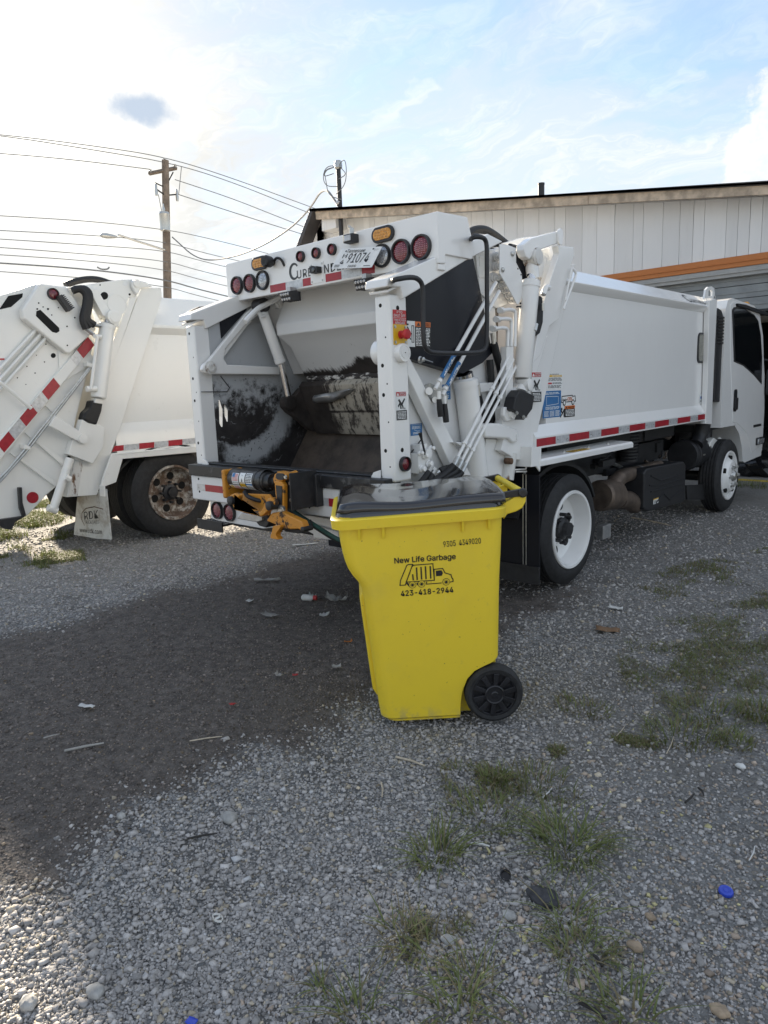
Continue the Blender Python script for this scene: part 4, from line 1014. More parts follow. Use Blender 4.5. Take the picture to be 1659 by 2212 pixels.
arect(.01, -.075, .125, -.036, PAPER); d.lines(.06, -.072, .12, -.04, 4, RED, 2, 3); arect(.02, -.07, .05, -.042, YEL, 2)
arect(.135, -.072, .192, .05, YEL); arect(.135, -.02, .192, .05, PAPER, 2); d.poly([(.143, -.015), (.184, -.015), (.1635, .032)], YEL, 3); d.line([(.143, -.015), (.184, -.015), (.1635, .032)], .003, INK, 4, True); d.poly([(.158, -.008), (.171, -.008), (.166, .016)], INK, 4)
d.text('CAUTION', .139, -.036, .048, .010, INK, 3); arect(.139, -.068, .188, -.044, PAPER, 3); d.lines(.141, -.066, .186, -.046, 3, INK, 4, 6)
arect(.20, -.07, .265, .05, PAPER); arect(.20, -.028, .265, -.018, BLUE, 2); d.lines(.204, -.012, .26, .046, 6, INK, 2, 8); d.lines(.204, -.066, .26, -.034, 4, INK, 2, 9)
d.build('actuator_labels', AC)
b = B(); b.lathe((A1[0] + .0, Yl, zc_), (1, 0, 0), [(.05, 0), (.05, .02), (.03, .03), (.03, .06)], STEELB, 22); b.build('actuator_end', AC)
yl = lambda pts, Y0, Y1, m=LIFTY: B().py(RP(c7, pts, Y0), Y0, Y1, m)
yl([(1000, 180), (1085, 155), (1105, 170), (1103, 482), (1020, 470), (960, 400), (985, 300)], 2.70, 2.712).build('side_plate', CL, .003)
b = B(); b.box(A0[0] - .045, A0[0] - .012, 2.64, 2.80, .88, 1.07, LIFTY); b.build('side_plate', CL, .012, seg=3)
b = B(); b.box(-3.43, -3.30, 2.745, 2.80, .87, 1.07, LIFTY); b.build('back_plate', CL, .004)
yl([(868, 240), (885, 190), (925, 172), (1000, 190), (1005, 235), (960, 262), (905, 265), (880, 290)], 2.625, 2.66).build('link_head', CL, .006)
x, z = R(c7(945, 215), 2.62); b = B(); oblong(b, (x, 2.625, z), (0, -1, 0), (1, 0, 0), .038, .020, .012, STEELB); b.build('link_eye', CL, .003)
bolts(CL, [(R(c7(995, 220), 2.62)[0], 2.622, R(c7(995, 220), 2.62)[1])], (0, -1, 0), .009)
yl([(880, 255), (950, 262), (975, 300), (975, 560), (945, 590), (915, 560), (890, 380)], 2.615, 2.65).build('drop_link', CL, .008)
yl([(895, 300), (958, 310), (958, 520), (915, 520)], 2.611, 2.615, STEELB).build('wear_pad', CL, .002)
x, z = R(c7(950, 540), 2.61); b = B(); b.lathe((x, 2.62, z), (0, -1, 0), [(.030, 0), (.030, .016), (.022, .018), (.022, .024), (.008, .026), (.0001, .026)], ZINC, 22); b.build('pivot_bolt', CL)
# saddle frame
sad = [(425, 440), (450, 395), (490, 378), (530, 400), (520, 470), (500, 525), (745, 560), (790, 480), (815, 430), (850, 425), (885, 470), (870, 540), (835, 540), (770, 600), (740, 612), (490, 545), (470, 495), (430, 475)]
yl(sad, 2.56, 2.60).build('saddle', CL, .008)
yl([(520, 410), (545, 380), (830, 390), (860, 430), (830, 600), (745, 605), (500, 535)], 2.66, 2.675).build('saddle_back', CL, .004)
for p in ((465, 450), (845, 500)):
    x, z = R(c7(*p), 2.555); b = B(); b.lathe((x, 2.60, z), (0, -1, 0), [(.028, 0), (.028, .062), (.022, .066), (.0001, .066)], STEELB, 18); b.build('saddle_roller', CL)
yl([(512, 630), (560, 570), (755, 600), (760, 650), (705, 665)], 2.62, 2.70, ALU).build('channel', CL, .006)
yl([(700, 660), (800, 610), (850, 640), (800, 720), (735, 700)], 2.64, 2.72, STEELB).build('lower_bracket', CL, .006)
yl([(800, 650), (850, 575), (950, 560), (1150, 655), (1175, 725), (1150, 755), (1120, 735), (1000, 735), (890, 690)], 2.585, 2.635).build('lower_arm', CL, .010)
yl([(850, 575), (985, 560), (1100, 610), (1150, 660), (1000, 645)], 2.64, 2.66).build('upper_arm', CL, .008)
x, z = R(c7(1160, 735), 2.58); b = B(); b.lathe((x, 2.60, z), (0, -1, 0), [(.016, -.05), (.016, .022), (.009, .026)], STEELB, 14); b.build('arm_pin', CL)
hk = RP(c7, [(875, 700), (945, 690), (950, 712), (905, 775), (905, 800), (930, 830), (925, 835), (850, 820), (850, 795), (865, 750)], 2.565)
b = B(); b.py(hk, 2.56, 2.60, LIFTY); b.build('hook', CL, .006)
yl([(970, 720), (1130, 735), (1165, 750), (1110, 775), (980, 755)], 2.63, 2.67, STEELB).build('guide_bar', CL, .005)
b = B(); b.tube([(R(c7(*p), Y)[0], Y, R(c7(*p), Y)[1]) for p, Y in (((590, 360), 2.66), ((620, 410), 2.66), ((700, 445), 2.64), ((780, 460), 2.68), ((850, 480), 2.75))], .014, HOSE, 8, smooth=2); b.build('lifter_hose', CL)
HOSEG = mat('green_hose', (.02, .07, .055), .5, 0, .2, 30)
for k, m in ((0, HOSEG), (1, HOSE), (2, HOSE)):
    b = B(); b.tube([(R(c7(p[0], p[1] + k * 9), 2.80 + k * .01)[0], 2.80 + k * .01, R(c7(p[0], p[1] + k * 9), 2.80 + k * .01)[1]) for p in ((985, 490), (1060, 540), (1140, 605), (1240, 665), (1340, 730), (1500, 830), (1640, 880))], .013, m, 8, smooth=2); b.build('hydraulic_hose', T1)
x, z = R(c7(1240, 680), 2.79); b = B(); b.tube([(x, 2.79, z + .025), (x + .02, 2.785, z), (x, 2.79, z - .03)], .006, STEELB, 6); b.build('hose_clip', T1)
# ---- right side of the tailgate
def P3(p, X): return (X, *S(c3(*p), X))
def P9(p, X): return (X, *S(c9(*p), X))
def P5(p, X): return (X, *S(c5(*p), X))
# diagonal brace
b = B(); b.px(SP(c3, [(338, 700), (362, 735), (820, 1610), (700, 1610), (338, 850)], -2.60), -2.665, -2.60, WHITE); both(b, 'brace', T1, bevel=.008)
# black folded cover
xo, xi, xf = -2.685, -2.63, -2.575
pts = {'a': (325, 262), 'A': (540, 130), 'g': (745, 5), 'h': (832, -20), 'i': (890, 240), 'j': (975, 690), 'k': (900, 765), 'C': (755, 845), 'l': (345, 730), 'Bk': (700, 600)}
b = B(); out = ['a', 'A', 'g', 'h', 'i', 'j', 'k', 'C', 'l']
fx = {'A': xf + .0, 'Bk': xf + .005, 'C': xf - .02}
vs = [P3(pts[k], fx.get(k, xi)) for k in out] + [P3(pts['Bk'], fx['Bk'])] + [(xo, *S(c3(*pts[k]), fx.get(k, xi))) for k in out]
n = len(out); I = {k: i for i, k in enumerate(out)}; I['Bk'] = n
fs = [[I[k] for k in ('a', 'A', 'Bk', 'C', 'l')], [I[k] for k in ('A', 'g', 'h', 'i', 'Bk')], [I[k] for k in ('i', 'j', 'k', 'C', 'Bk')]]
fs += [(i, (i + 1) % n, n + 1 + (i + 1) % n, n + 1 + i) for i in range(n)] + [[n + 1 + i for i in range(n)]]
b.add(vs, fs, BLACKP); SC = b.build('side_cover', T1, .004, label='black folded steel side cover')
y, z = S(c3(455, 738), -2.60); b = B(); b.lathe((-2.625, y, z), (1, 0, 0), [(.022, 0), (.022, .006), (.014, .012), (.014, .03), (.008, .034), (.0001, .034)], ZINC, 14); b.tube([(-2.59, y, z), (-2.585, y + .03, z - .008), (-2.585, y + .07, z - .016)], .003, ZINC, 6); b.build('cover_latch', SC)
def plane_pts(keys): return [np.array(P3(pts[k], fx.get(k, xi))) for k in keys]
pa, pA, pl_ = plane_pts(('a', 'A', 'l'))
nrm = np.cross(pA - pa, pl_ - pa); nrm /= np.linalg.norm(nrm)
if nrm[0] < 0: nrm = -nrm
def onplane(p):
    d = ray(c3(*p)); t = np.dot(pa - CAM, nrm) / np.dot(d, nrm); return CAM + t * d
o_, ur, vt = onplane((333, 642)), onplane((510, 650)), onplane((331, 447))
d = Decal(o_, ur - o_, vt - o_); d.k = 0
if np.dot(d.n, nrm) < 0: d.n = -d.n
d.rect(0, 0, 1, 1, INK, 2).rect(0, 0, .33, 1, PAPER, 3).rect(.34, .80, .99, .99, ORANGE, 3).poly([(.40, .83), (.56, .83), (.48, .96)], INK, 4).text('ADVERTENCIA', .58, .90, .38, .07, INK, 4, .01).text('WARNING', .58, .82, .38, .07, INK, 4, .01)
d.lines(.37, .05, .97, .76, 12, PAPER, 4, 12)
d.line([(.20, .82), (.20, .18), (.28, .18), (.28, .82)], .03, INK, 4, True).line([(.02, .75), (.10, .6), (.04, .45), (.14, .3)], .05, INK, 4).line([(.10, .6), (.17, .5)], .04, INK, 4).circ(.03, .86, .04, INK, 4)
d.build('warning_sign', SC)
# main vertical packer cylinder
cyl_part('packer_cylinder', P3((862, 1640), -2.615), P3((770, 878), -2.615), .075, P3((762, 845), -2.615), rr=.055)
# shelf plate and elbow beside it
b = B(); b.px(SP(c3, [(840, 915), (985, 910), (955, 975), (880, 985)], -2.62), -2.64, -2.62, WHITE); b.build('shelf_plate', T1, .003)
b = B(); b.tube([P3((858, 910), -2.59), P3((868, 960), -2.59), P3((870, 1010), -2.59)], .017, ZINC, 10); b.tube([P3((870, 1005), -2.59), P3((885, 1060), -2.60), P3((890, 1110), -2.61), P3((930, 1180), -2.64), P3((905, 1330), -2.65), P3((915, 1500), -2.65)], .020, HOSE, 10, smooth=2); b.build('hydraulic_hose', T1)
b = B(); b.tube([P3((975, 540), -2.60), P3((985, 620), -2.60)], .014, ZINC, 8); b.tube([P3((985, 620), -2.60), P3((1010, 720), -2.61), P3((1040, 820), -2.63), P3((1050, 960), -2.64), P3((990, 1120), -2.65), P3((930, 1300), -2.66)], .026, HOSE, 10, smooth=2); b.build('hydraulic_hose', T1)
b = B(); b.tube([P3((955, 740), -2.64), P3((965, 900), -2.64), P3((985, 1080), -2.65), P3((920, 1250), -2.66), P3((900, 1400), -2.66)], .024, HOSE, 10, smooth=2); b.build('hydraulic_hose', T1)
# control rods with labels and grips
def rodpart(top, bot, lab, word, grip):
    X = -2.545
    b = B(); b.tube([P3(top, X - .05), P3(bot, X)], .0125, WHITE, 10); o = b.build('control_rod', T1)
    a, c = np.array(P3(lab[0], X)), np.array(P3(lab[1], X)); L = np.linalg.norm(c - a); ax = (c - a) / L
    side = np.cross(ax, (1, 0, 0)); side /= np.linalg.norm(side)
    if side[2] > 0: side = -side
    r = .0134
    def surf(x, y, k):
        an = y / r; rr = r + k; return a + ax * x + (np.array([1, 0, 0]) * math.cos(an) - side * math.sin(an)) * rr
    d = Decal(a, ax, -side, surf)
    for i in range(8): d.rect(0, -.021 + .00525 * i, L, -.021 + .00525 * (i + 1), BLUE)
    d.text(word, L * .30, -.0085, L * .42, .016, PAPER, 2, .012).poly([(.02, -.002), (.045, -.002), (.045, -.006), (.06, .002), (.045, .010), (.045, .004), (.02, .004)], PAPER, 2).poly([(L - .02, -.002), (L - .045, -.002), (L - .045, -.006), (L - .06, .002), (L - .045, .010), (L - .045, .004), (L - .02, .004)], PAPER, 2)
    d.build('rod_label', o, 'blue label reading ' + word)
    b = B(); e = np.array(P3(bot, X)); b.tube([tuple(a - ax * .01), tuple(a - ax * .03)], .017, WHITE, 10); b.build('clevis', o)
    b = B(); b.tube([P3(grip[0], X), P3(grip[1], X), P3(grip[2], X)], [.015, .019, .018], HOSE, 12); b.tube([P3((grip[0][0], grip[0][1] - 60), X), P3(grip[0], X)], .012, WHITE, 8); b.build('hand_grip', o)
    return o
rodpart((1000, 160), (545, 960), ((588, 880), (685, 705)), 'PACK', ((574, 1035), (580, 1100), (588, 1165)))
rodpart((1025, 225), (600, 1005), ((630, 938), (722, 765)), 'SWEEP', ((616, 1070), (621, 1140), (628, 1208)))
b = B(); b.px(SP(c3, [(470, 930), (510, 915), (600, 960), (640, 1010), (640, 1070), (520, 1060), (480, 990)], -2.60), -2.61, -2.60, ZINC); b.cyl(P3((500, 975), -2.66), P3((500, 975), -2.57), .022, WHITE); b.cyl(P3((545, 1040), -2.66), P3((545, 1040), -2.57), .018, WHITE); b.build('lever_bracket', T1)
def side_label(parent, p0, p1, X, title=None, seed=0, m=BLUE, name='control_label'):
    y, z = S(c3(*p0), X); y1, z1 = S(c3(*p1), X); w, h = y1 - y, z1 - z
    d = side_decal(X, y, z); d.rect(0, 0, w, h, m)
    if title: d.text(title, w * .08, h * .88, w * .84, h * .07, PAPER, 2)
    d.lines(w * .12, h * .55, w * .88, h * .8, 3, PAPER, 2, seed); d.line([(w * .3, h * .5), (w * .6, h * .35), (w * .8, h * .4)], w * .02, PAPER, 2); d.lines(w * .2, h * .1, w * .8, h * .3, 2, PAPER, 2, seed + 1)
    d.build(name, parent)
side_label(T1, (600, 1040), (657, 925), -2.679, None, 3)
side_label(T1, (360, 1312), (444, 1215), -2.679, 'CONTAINER DUMP', 5)
b = B(); b.tube([P3((345, 1280), -2.67), P3((348, 1450), -2.67)], .004, BLUE, 6); b.tube([P3((352, 1455), -2.66), P3((440, 1340), -2.66)], .004, INK, 6); b.build('control_cable', T1)
# valve with lever
vx = -2.60; y0, z0 = S(c3(460, 1500), vx)
b = B(); b.box(vx - .06, vx, y0 - .05, y0 + .06, z0 - .07, z0 + .05, WHITE); b.box(vx - .07, vx - .01, y0 - .02, y0 + .05, z0 + .05, z0 + .10, WHITE); b.px([(y0 - .12, z0 - .08), (y0 - .12, z0 + .02), (y0 - .08, z0 + .05), (y0 - .06, z0 - .08)], vx - .075, vx - .06, WHITE)
for dy, dz_, r in ((-.03, -.045, .024), (.035, -.02, .024), (.0, .03, .02), (.06, .07, .018), (.05, -.05, .02), (-.045, .05, .016)): b.lathe((vx, y0 + dy, z0 + dz_), (1, 0, .1), [(r, 0), (r, .012), (r * .7, .014), (r * .7, .035), (r * .4, .036)], WHITE, 8)
VB = b.build('valve_block', T1, .005)
b = B(); b.tube([P3((470, 1450), vx + .02), P3((445, 1340), vx + .03), P3((432, 1290), vx + .03)], [.006, .006, .012], STEELB, 8); b.lathe(P3((470, 1440), vx), (1, 0, 0), [(.03, 0), (.03, .03)], WHITE, 12); b.build('lever', VB)
for k, (p, q, r_) in enumerate((((520, 1540), (470, 1620), (420, 1680)), ((545, 1560), (500, 1640), (470, 1700)), ((560, 1590), (600, 1560), (680, 1540)))):
    b = B(); b.tube([P3(p, vx + .03), P3(((p[0] + q[0]) / 2, (p[1] + q[1]) / 2), vx + .04)], .014, ZINC, 10); b.tube([P3(((p[0] + q[0]) / 2, (p[1] + q[1]) / 2), vx + .04), P3(q, vx + .04), P3(r_, vx + .03)], .018, HOSE, 10, smooth=2); b.build('hydraulic_hose', VB)
# three hard lines
for k in range(3):
    X = -2.53
    tp = (1080 - 0 * k, 700 + 60 * k) if k < 2 else (1075, 860)
    m_ = (980 + 28 * k, 945 + 35 * k); e_ = (715 + 30 * k, 1470 + 25 * k)
    b = B(); b.tube([P3((m_[0] + (m_[0] - e_[0]) * .47, m_[1] + (m_[1] - e_[1]) * .47), X - .03), P3(m_, X), P3(e_, X)], .010, WHITE, 10); o = b.build('hydraulic_line', T1)
    for t in (0.0, .78):
        q = (m_[0] + (e_[0] - m_[0]) * t, m_[1] + (e_[1] - m_[1]) * t); q2 = (q[0] - 10, q[1] + 20)
        b = B(); b.tube([P3(q, X), P3(q2, X)], .016, WHITE, 8); b.build('line_clamp', o)
    b = B(); f1_ = (e_[0] - 30, e_[1] + 60); b.tube([P3(e_, X), P3(f1_, X)], .015, ZINC, 8); b.tube([P3(f1_, X), P3((e_[0] - 60, e_[1] + 95), X - .01), P3((560 + 20 * k, 1640), X - .02), P3((400 + 20 * k, 1690), X - .03)], .021, HOSE, 10, smooth=3); b.build('line_hose', o)
b = B(); b.px(SP(c3, [(690, 1360), (850, 1355), (850, 1385), (760, 1400)], -2.56), -2.60, -2.55, WHITE); b.build('line_bracket', T1, .002)
# elbows into a riser channel
for k, (a, c) in enumerate((((1045, 370), (1140, 362)), ((1015, 437), (1112, 430)), ((990, 507), (1085, 498)))):
    X = -2.55
    b = B(); b.lathe(P3(a, X - .02), (0, 1, 0), [(.020, -.03), (.020, .012), (.014, .016), (.014, .03)], WHITE, 10); b.tube([P3(a, X), P3((c[0] - 30, c[1]), X), P3((c[0], c[1] + 8), X), P3((c[0] + 6, c[1] + 40), X), P3((c[0] + 2, 640), X)], .012, WHITE, 10, smooth=2); b.build('hydraulic_line', T1)
b = B(); b.px(SP(c3, [(1082, 640), (1135, 640), (1128, 1100), (1078, 1100)], -2.55), -2.60, -2.55, WHITE); b.build('riser_channel', T1, .004)
# valve bank behind the guard plate
b = B(); b.px(SP(c9, [(200, 520), (530, 430), (700, 1180), (480, 1260), (270, 1060)], -2.665), -2.678, -2.665, WHITE)
VK = b.build('valve_bank', T1, .004)
for i, p in enumerate(((490, 850), (520, 930), (575, 1000), (620, 1070), (660, 1140), (440, 840), (460, 690), (470, 560))):
    X = -2.66; a = P9(p, X); b = B(); b.lathe(a, (1, -.35, -.25), [(.030, -.03), (.030, .02), (.022, .022), (.024, .035), (.016, .037), (.016, .06), (.007, .062), (.007, .075)], WHITE if i else ZINC, 14); b.build('valve_spool', VK)
BRASS = mat('sunlit_cream_fitting', (.62, .52, .38), .4, .2, .1, 20)
b = B()
for p in ((200, 560), (195, 700)): a = P9(p, -2.69); b.box(a[0] - .02, a[0] + .03, a[1], a[1] + .10, a[2] - .07, a[2], WHITE2)
b.build('valve_cover', VK, .006)
# guard plate
b = B(); b.px(SP(c9, [(528, 392), (650, 405), (750, 445), (750, 640), (825, 790), (835, 900), (880, 985), (870, 1040), (790, 1190), (765, 1212), (680, 1050), (528, 790)], -2.555), -2.565, -2.555, WHITE); GP = b.build('guard_plate', T1, .004)
h = B()
for p in ((770, 725), (812, 805)): y, z = S(c9(*p), -2.555); h.disc((-2.555, y, z), (1, 0, 0), .006, HOLESHADE, .001, 10)
h.build('bolt_hole_disc', GP)
for p in ((690, 525), (560, 740)): b = B(); y, z = S(c9(*p), -2.555); b.lathe((-2.555, y, z), (1, 0, 0), [(.016, 0), (.016, .008), (.010, .014), (.0001, .015)], ZINC, 12); b.build('bolt', GP)
b = B(); b.px(SP(c9, [(752, 445), (800, 490), (920, 720), (885, 870), (850, 920), (832, 880), (830, 780), (755, 640)], -2.57), -2.60, -2.572, BLACKP); b.build('black_gusset', T1, .004)
b = B(); b.tube([P9(p, -2.56) for p in ((755, 1238), (815, 1235), (832, 1205), (800, 1190))], .006, STEELB, 6, smooth=1); b.build('plate_hook', T1)
b = B(); b.px(SP(c9, [(130, 330), (540, 390), (540, 440), (330, 440), (150, 540)], -2.70), -2.74, -2.70, WHITE2); b.px(SP(c9, [(540, 385), (850, 300), (1060, 285), (850, 380), (790, 440)], -2.80), -2.84, -2.80, WHITE); b.build('hinge_web', T1, .004)
# black hoses over the top
for k in range(2):
    b = B(); b.tube([P9(p, -2.85 - .12 * k) for p in ((60, 300), (125, 230 - 8 * k), (210, 195), (320, 195), (430, 250), (560, 350), (640, 420))], .028, HOSE, 10, smooth=2); b.build('top_hose', T1)
b = B(); b.tube([P9(p, -2.7) for p in ((150, 275), (300, 300), (420, 345), (520, 385))], .016, HOSE, 8, smooth=2); b.tube([P9(p, -2.66) for p in ((660, 415), (760, 440), (830, 500))], .016, HOSE, 8, smooth=2); b.build('top_hose', T1)
# lift cylinder of the tailgate
XCY = -2.53
LC = cyl_part('lift_cylinder', P3((1200, 880), XCY), P3((1264, 140), XCY), .060, P9((965, 760), XCY), rr=.034)
b = B(); b.tube([P9((975, 850), XCY), P9((960, 700), XCY), P9((965, 640), XCY)], [.045, .044, .036], WHITE, 16); b.lathe(P9((965, 580), XCY), (1, 0, 0), [(.055, -.06), (.055, .045), (.048, .05), (.048, .056), (.02, .058), (.0001, .058)], RUSTW, 22); b.build('rod_eye', LC)
b = B(); b.tube([P3((1200, 880), XCY), P3((1205, 930), XCY), P3((1190, 980), XCY)], [.055, .045, .045], WHITE, 16); b.lathe(P3((1205, 930), XCY), (1, 0, 0), [(.04, -.06), (.04, .06), (.02, .064)], WHITE, 18); b.build('base_eye', LC)
# swinging arm above
b = B(); b.px(SP(c9, [(850, 470), (855, 395), (960, 310), (1290, 220), (1345, 215), (1365, 260), (1355, 350), (1320, 380), (1065, 470), (1065, 500), (1000, 470), (960, 560), (930, 600), (880, 560)], -2.50), -2.56, -2.50, WHITE); HA = b.build('hinge_arm', T1, .010)
b = B(); oblong(b, P9((1322, 300), -2.50), (1, 0, 0), (0, .05, 1), .055, .032, .018, WHITE); b.lathe(P9((1030, 520), -2.50), (1, 0, 0), [(.04, -.02), (.04, .016), (.02, .018), (.0001, .018)], RUSTW, 18); b.build('arm_pin', HA, .003)
# rear frame of the body
XF = -2.545
b = B(); b.px(SP(c3, [(1418, -10), (1595, 25), (1500, 430), (1305, 1320), (1265, 1495), (1160, 1490), (1040, 1420), (1060, 1340), (1040, 1100), (1075, 1080), (1290, 750), (1370, 220)], XF), -2.60, XF, WHITE); BF = b.build('body_rear_frame', T1, .006)
b = B(); b.px(SP(c9, [(1310, 415), (1525, 435), (1535, 545), (1400, 1000), (1330, 1400), (1200, 1500), (1070, 1900), (975, 2000), (1080, 1350), (1200, 900), (1330, 520)], -2.50), -2.55, -2.50, WHITE)
q = SP(c3, [(1010, 2000)], -2.50)
b.px(SP(c3, [(1320, 560), (1395, 560), (1290, 900), (1240, 1180), (1235, 900)], -2.505), -2.55, -2.505, WHITE)
b.px(SP(c9, [(985, 770), (1060, 470), (1200, 430), (1200, 700), (1145, 885)], -2.59), -2.63, -2.59, WHITE)
b.build('frame_channel', BF, .006)
cxf = 2 * CX
b = B(); b.px(SP(c3, [(1418, -10), (1595, 25), (1500, 430), (1305, 1320), (1265, 1495), (1160, 1490), (1040, 1420), (1060, 1340), (1040, 1100), (1290, 750), (1370, 220)], XF), cxf - XF, cxf - XF + .055, WHITE); b.build('body_rear_frame', T1, .006)
b = B(); b.px([(4.30, 1.05), (4.40, 1.05), (4.85, 2.50), (4.70, 2.52)], cxf - XF + .06, -2.62, WHITE); b.build('body_bulkhead', T1, .006)
# hose guard on the frame, hook bracket, black junction box, danger sign
b = B(); b.px(SP(c9, [(1010, 1110), (1050, 1085), (1110, 1090), (1125, 1290), (1120, 1450), (1080, 1600), (1020, 1645), (985, 1625), (1000, 1400)], -2.49), -2.53, -2.49, HOSE); o = b.build('hose_sleeve', T1, .02, seg=3)
b = B(); b.tube([P9(p, -2.475) for p in ((1185, 985), (1150, 970), (1130, 1020), (1115, 1075))], .020, WHITE, 10, smooth=1); b.build('hose_fitting', o)
for q_, r_ in ((((1108, 1190), (1108, 1260), (1110, 1290)), .010), (((1020, 1470), (1010, 1520), (1000, 1560)), .014)):
    b = B(); b.tube([P9(p, -2.47) for p in q_], r_, ZINC, 8); b.build('hose_fitting', o)
b = B(); b.px(SP(c3, [(1190, 965), (1292, 1008), (1275, 1110), (1213, 1192), (1130, 1112), (1150, 1020)], -2.46), -2.54, -2.46, DRUM); o = b.build('junction_box', T1, .005, seg=2)
bolts(o, [P3(p, -2.46) for p in ((1155, 1140), (1207, 1170))], (1, 0, 0), .010)
b = B(); b.px(SP(c3, [(1065, 1095), (1110, 1090), (1140, 1130), (1150, 1190), (1085, 1205), (1060, 1160)], -2.51), -2.545, -2.51, WHITE); o = b.build('latch_hook', T1, .01); b = B(); b.lathe(P3((1115, 1145), -2.51), (1, 0, 0), [(.032, 0), (.032, .02), (.018, .022), (.018, .03), (.0001, .03)], WHITE, 18); b.build('latch_pin', o)
b = B(); b.px(SP(c3, [(1030, 1095), (1060, 1090), (1058, 1200), (1028, 1190)], -2.56), -2.58, -2.56, RUSTW); b.build('latch_tab', T1, .003)
danger(T1, (1268, 1060), (1340, 830), -2.499, 4)
b = B(); b.px(SP(c3, [(915, 1240), (935, 1215), (1030, 1215), (1165, 1260), (1180, 1300), (1165, 1360), (1130, 1365), (1100, 1335), (925, 1325)], -2.52), -2.60, -2.52, WHITE); o = b.build('tailgate_lock', T1, .016, seg=3)
b = B(); oblong(b, P3((1157, 1318), -2.52), (1, 0, 0), (0, 0, 1), .02, .010, .004, DWHITE); b.build('lock_slot', o)
b = B(); b.px(SP(c3, [(930, 1330), (1040, 1340), (1080, 1400), (1060, 1640), (960, 1640), (910, 1500)], -2.60), -2.64, -2.60, WHITE); b.build('lower_plate', T1, .006)
b = B(); b.tube([P3((1110, 1440), -2.58), P3((1085, 1640), -2.58)], .045, RUSTW, 14); b.lathe(P3((1100, 1500), -2.54), (1, 0, 0), [(.022, -.03), (.022, .02), (.012, .026)], RUST, 14); b.build('lock_cylinder', T1)
b = B()
for p0, p1 in (((1140, 1565), (1225, 1560)), ((1150, 1580), (1230, 1578)), ((1225, 1560), (1235, 1500))): b.tube([P3(p0, -2.55), P3(p1, -2.55)], .006, WHITE, 6)
b.build('flap_hanger', T1)
b = B(); b.tube([P9(p, -2.47) for p in ((1500, 720), (1555, 775), (1550, 830), (1430, 1150), (1390, 1270))], .009, WHITE, 8, smooth=1); b.tube([P9(p, -2.47) for p in ((1500, 720), (1490, 780), (1440, 1000), (1415, 1150))], .006, WHITE, 8); b.build('ladder_rail', T1)
# black grab rail
X = -2.45
b = B(); b.tube([P3((228, 150), -2.57), P3((232, 140), X), P3((380, 115), X), P3((440, 150), X), P3((455, 215), X), P3((455, 600), X), P3((480, 670), X), P3((540, 692), X), P3((860, 690), X), P3((920, 665), X), P3((935, 600), X), P3((933, 0), X), P9((352, 420), X), P9((330, 320), X), P9((250, 290), X), P9((150, 305), X - .02), P9((140, 330), -2.56)], .0135, STEELB, 12, smooth=2); GR = b.build('grab_rail', T1, label='black bent tube grab rail')
b = B()
for p in ((228, 150),): b.lathe(P3(p, -2.575), (1, 0, 0), [(.026, 0), (.026, .006)], STEELB, 14)
b.build('rail_foot', GR)
xm = 2 * CX
b = B(); b.tube([(xm + 2.57, 2.98, 2.13), (xm + 2.45, 2.98, 2.15), (xm + 2.45, 3.2, 2.24), (xm + 2.45, 3.25, 2.1), (xm + 2.45, 3.3, 1.8), (xm + 2.45, 3.7, 1.8), (xm + 2.45, 3.76, 2.3), (xm + 2.57, 3.7, 2.42)], .0135, STEELB, 10, smooth=2); b.build('grab_rail', T1)

# ---- packer body
XBS = -2.575
yb0, yb1 = 4.55, 8.05
# cross-section half profile (x offset from side, z): lower rail, wall, top rail, roof
def sect(s): return None
b = B(); b.box(2 * CX - XBS, XBS, yb0 + .02, yb1, 1.20, 2.27, WHITE); BD = b.build('packer_body', T1, .004)
rail = [(-2.535, 1.095), (-2.525, 1.10), (-2.525, 1.178), (XBS + .001, 1.262), (-2.64, 1.262), (-2.64, 1.095)]
def extr_y(pts, y0, y1, m): return B().prism([(x, y0, z) for x, z in pts], (0, y1 - y0, 0), m)
both(extr_y(rail, 4.34, yb1, WHITE), 'lower_rail', BD, bevel=.004)
trail = [(XBS + .001, 2.215), (-2.530, 2.262), (-2.525, 2.275), (-2.66, 2.395), (-2.75, 2.395), (-2.75, 2.215)]
both(extr_y(trail, 4.75, yb1 - .02, WHITE), 'top_rail', BD, bevel=.006)
b = B(); b.box(2 * CX + 2.74, -2.74, 4.7, yb1 - .02, 2.30, 2.388, WHITE); b.build('roof', BD, .006)
# front frame with flare and lifting eye
b = B(); b.px(SP(c5, [(1268, 345), (1300, 332), (1318, 340), (1300, 700), (1283, 1118), (1243, 1115), (1255, 900), (1262, 600)], -2.515), -2.57, -2.515, WHITE); o = b.build('front_frame', BD, .006)
b = B(); b.box(2 * CX - XBS - .03, XBS + .03, yb1 - .02, yb1 + .04, 1.05, 2.40, WHITE); b.build('front_bulkhead', BD, .006)
le = SP(c5, [(1235, 330), (1243, 275), (1258, 257), (1280, 255), (1296, 268), (1300, 330)], -2.55); b = B(); b.px(le, -2.565, -2.545, WHITE); o = b.build('lifting_eye', BD); 
cu = B(); cu.px(SP(c5, [(1259, 315), (1259, 285), (1268, 276), (1280, 278), (1284, 290), (1284, 315)], -2.55), -2.7, -2.4, WHITE); cut(o, cu)
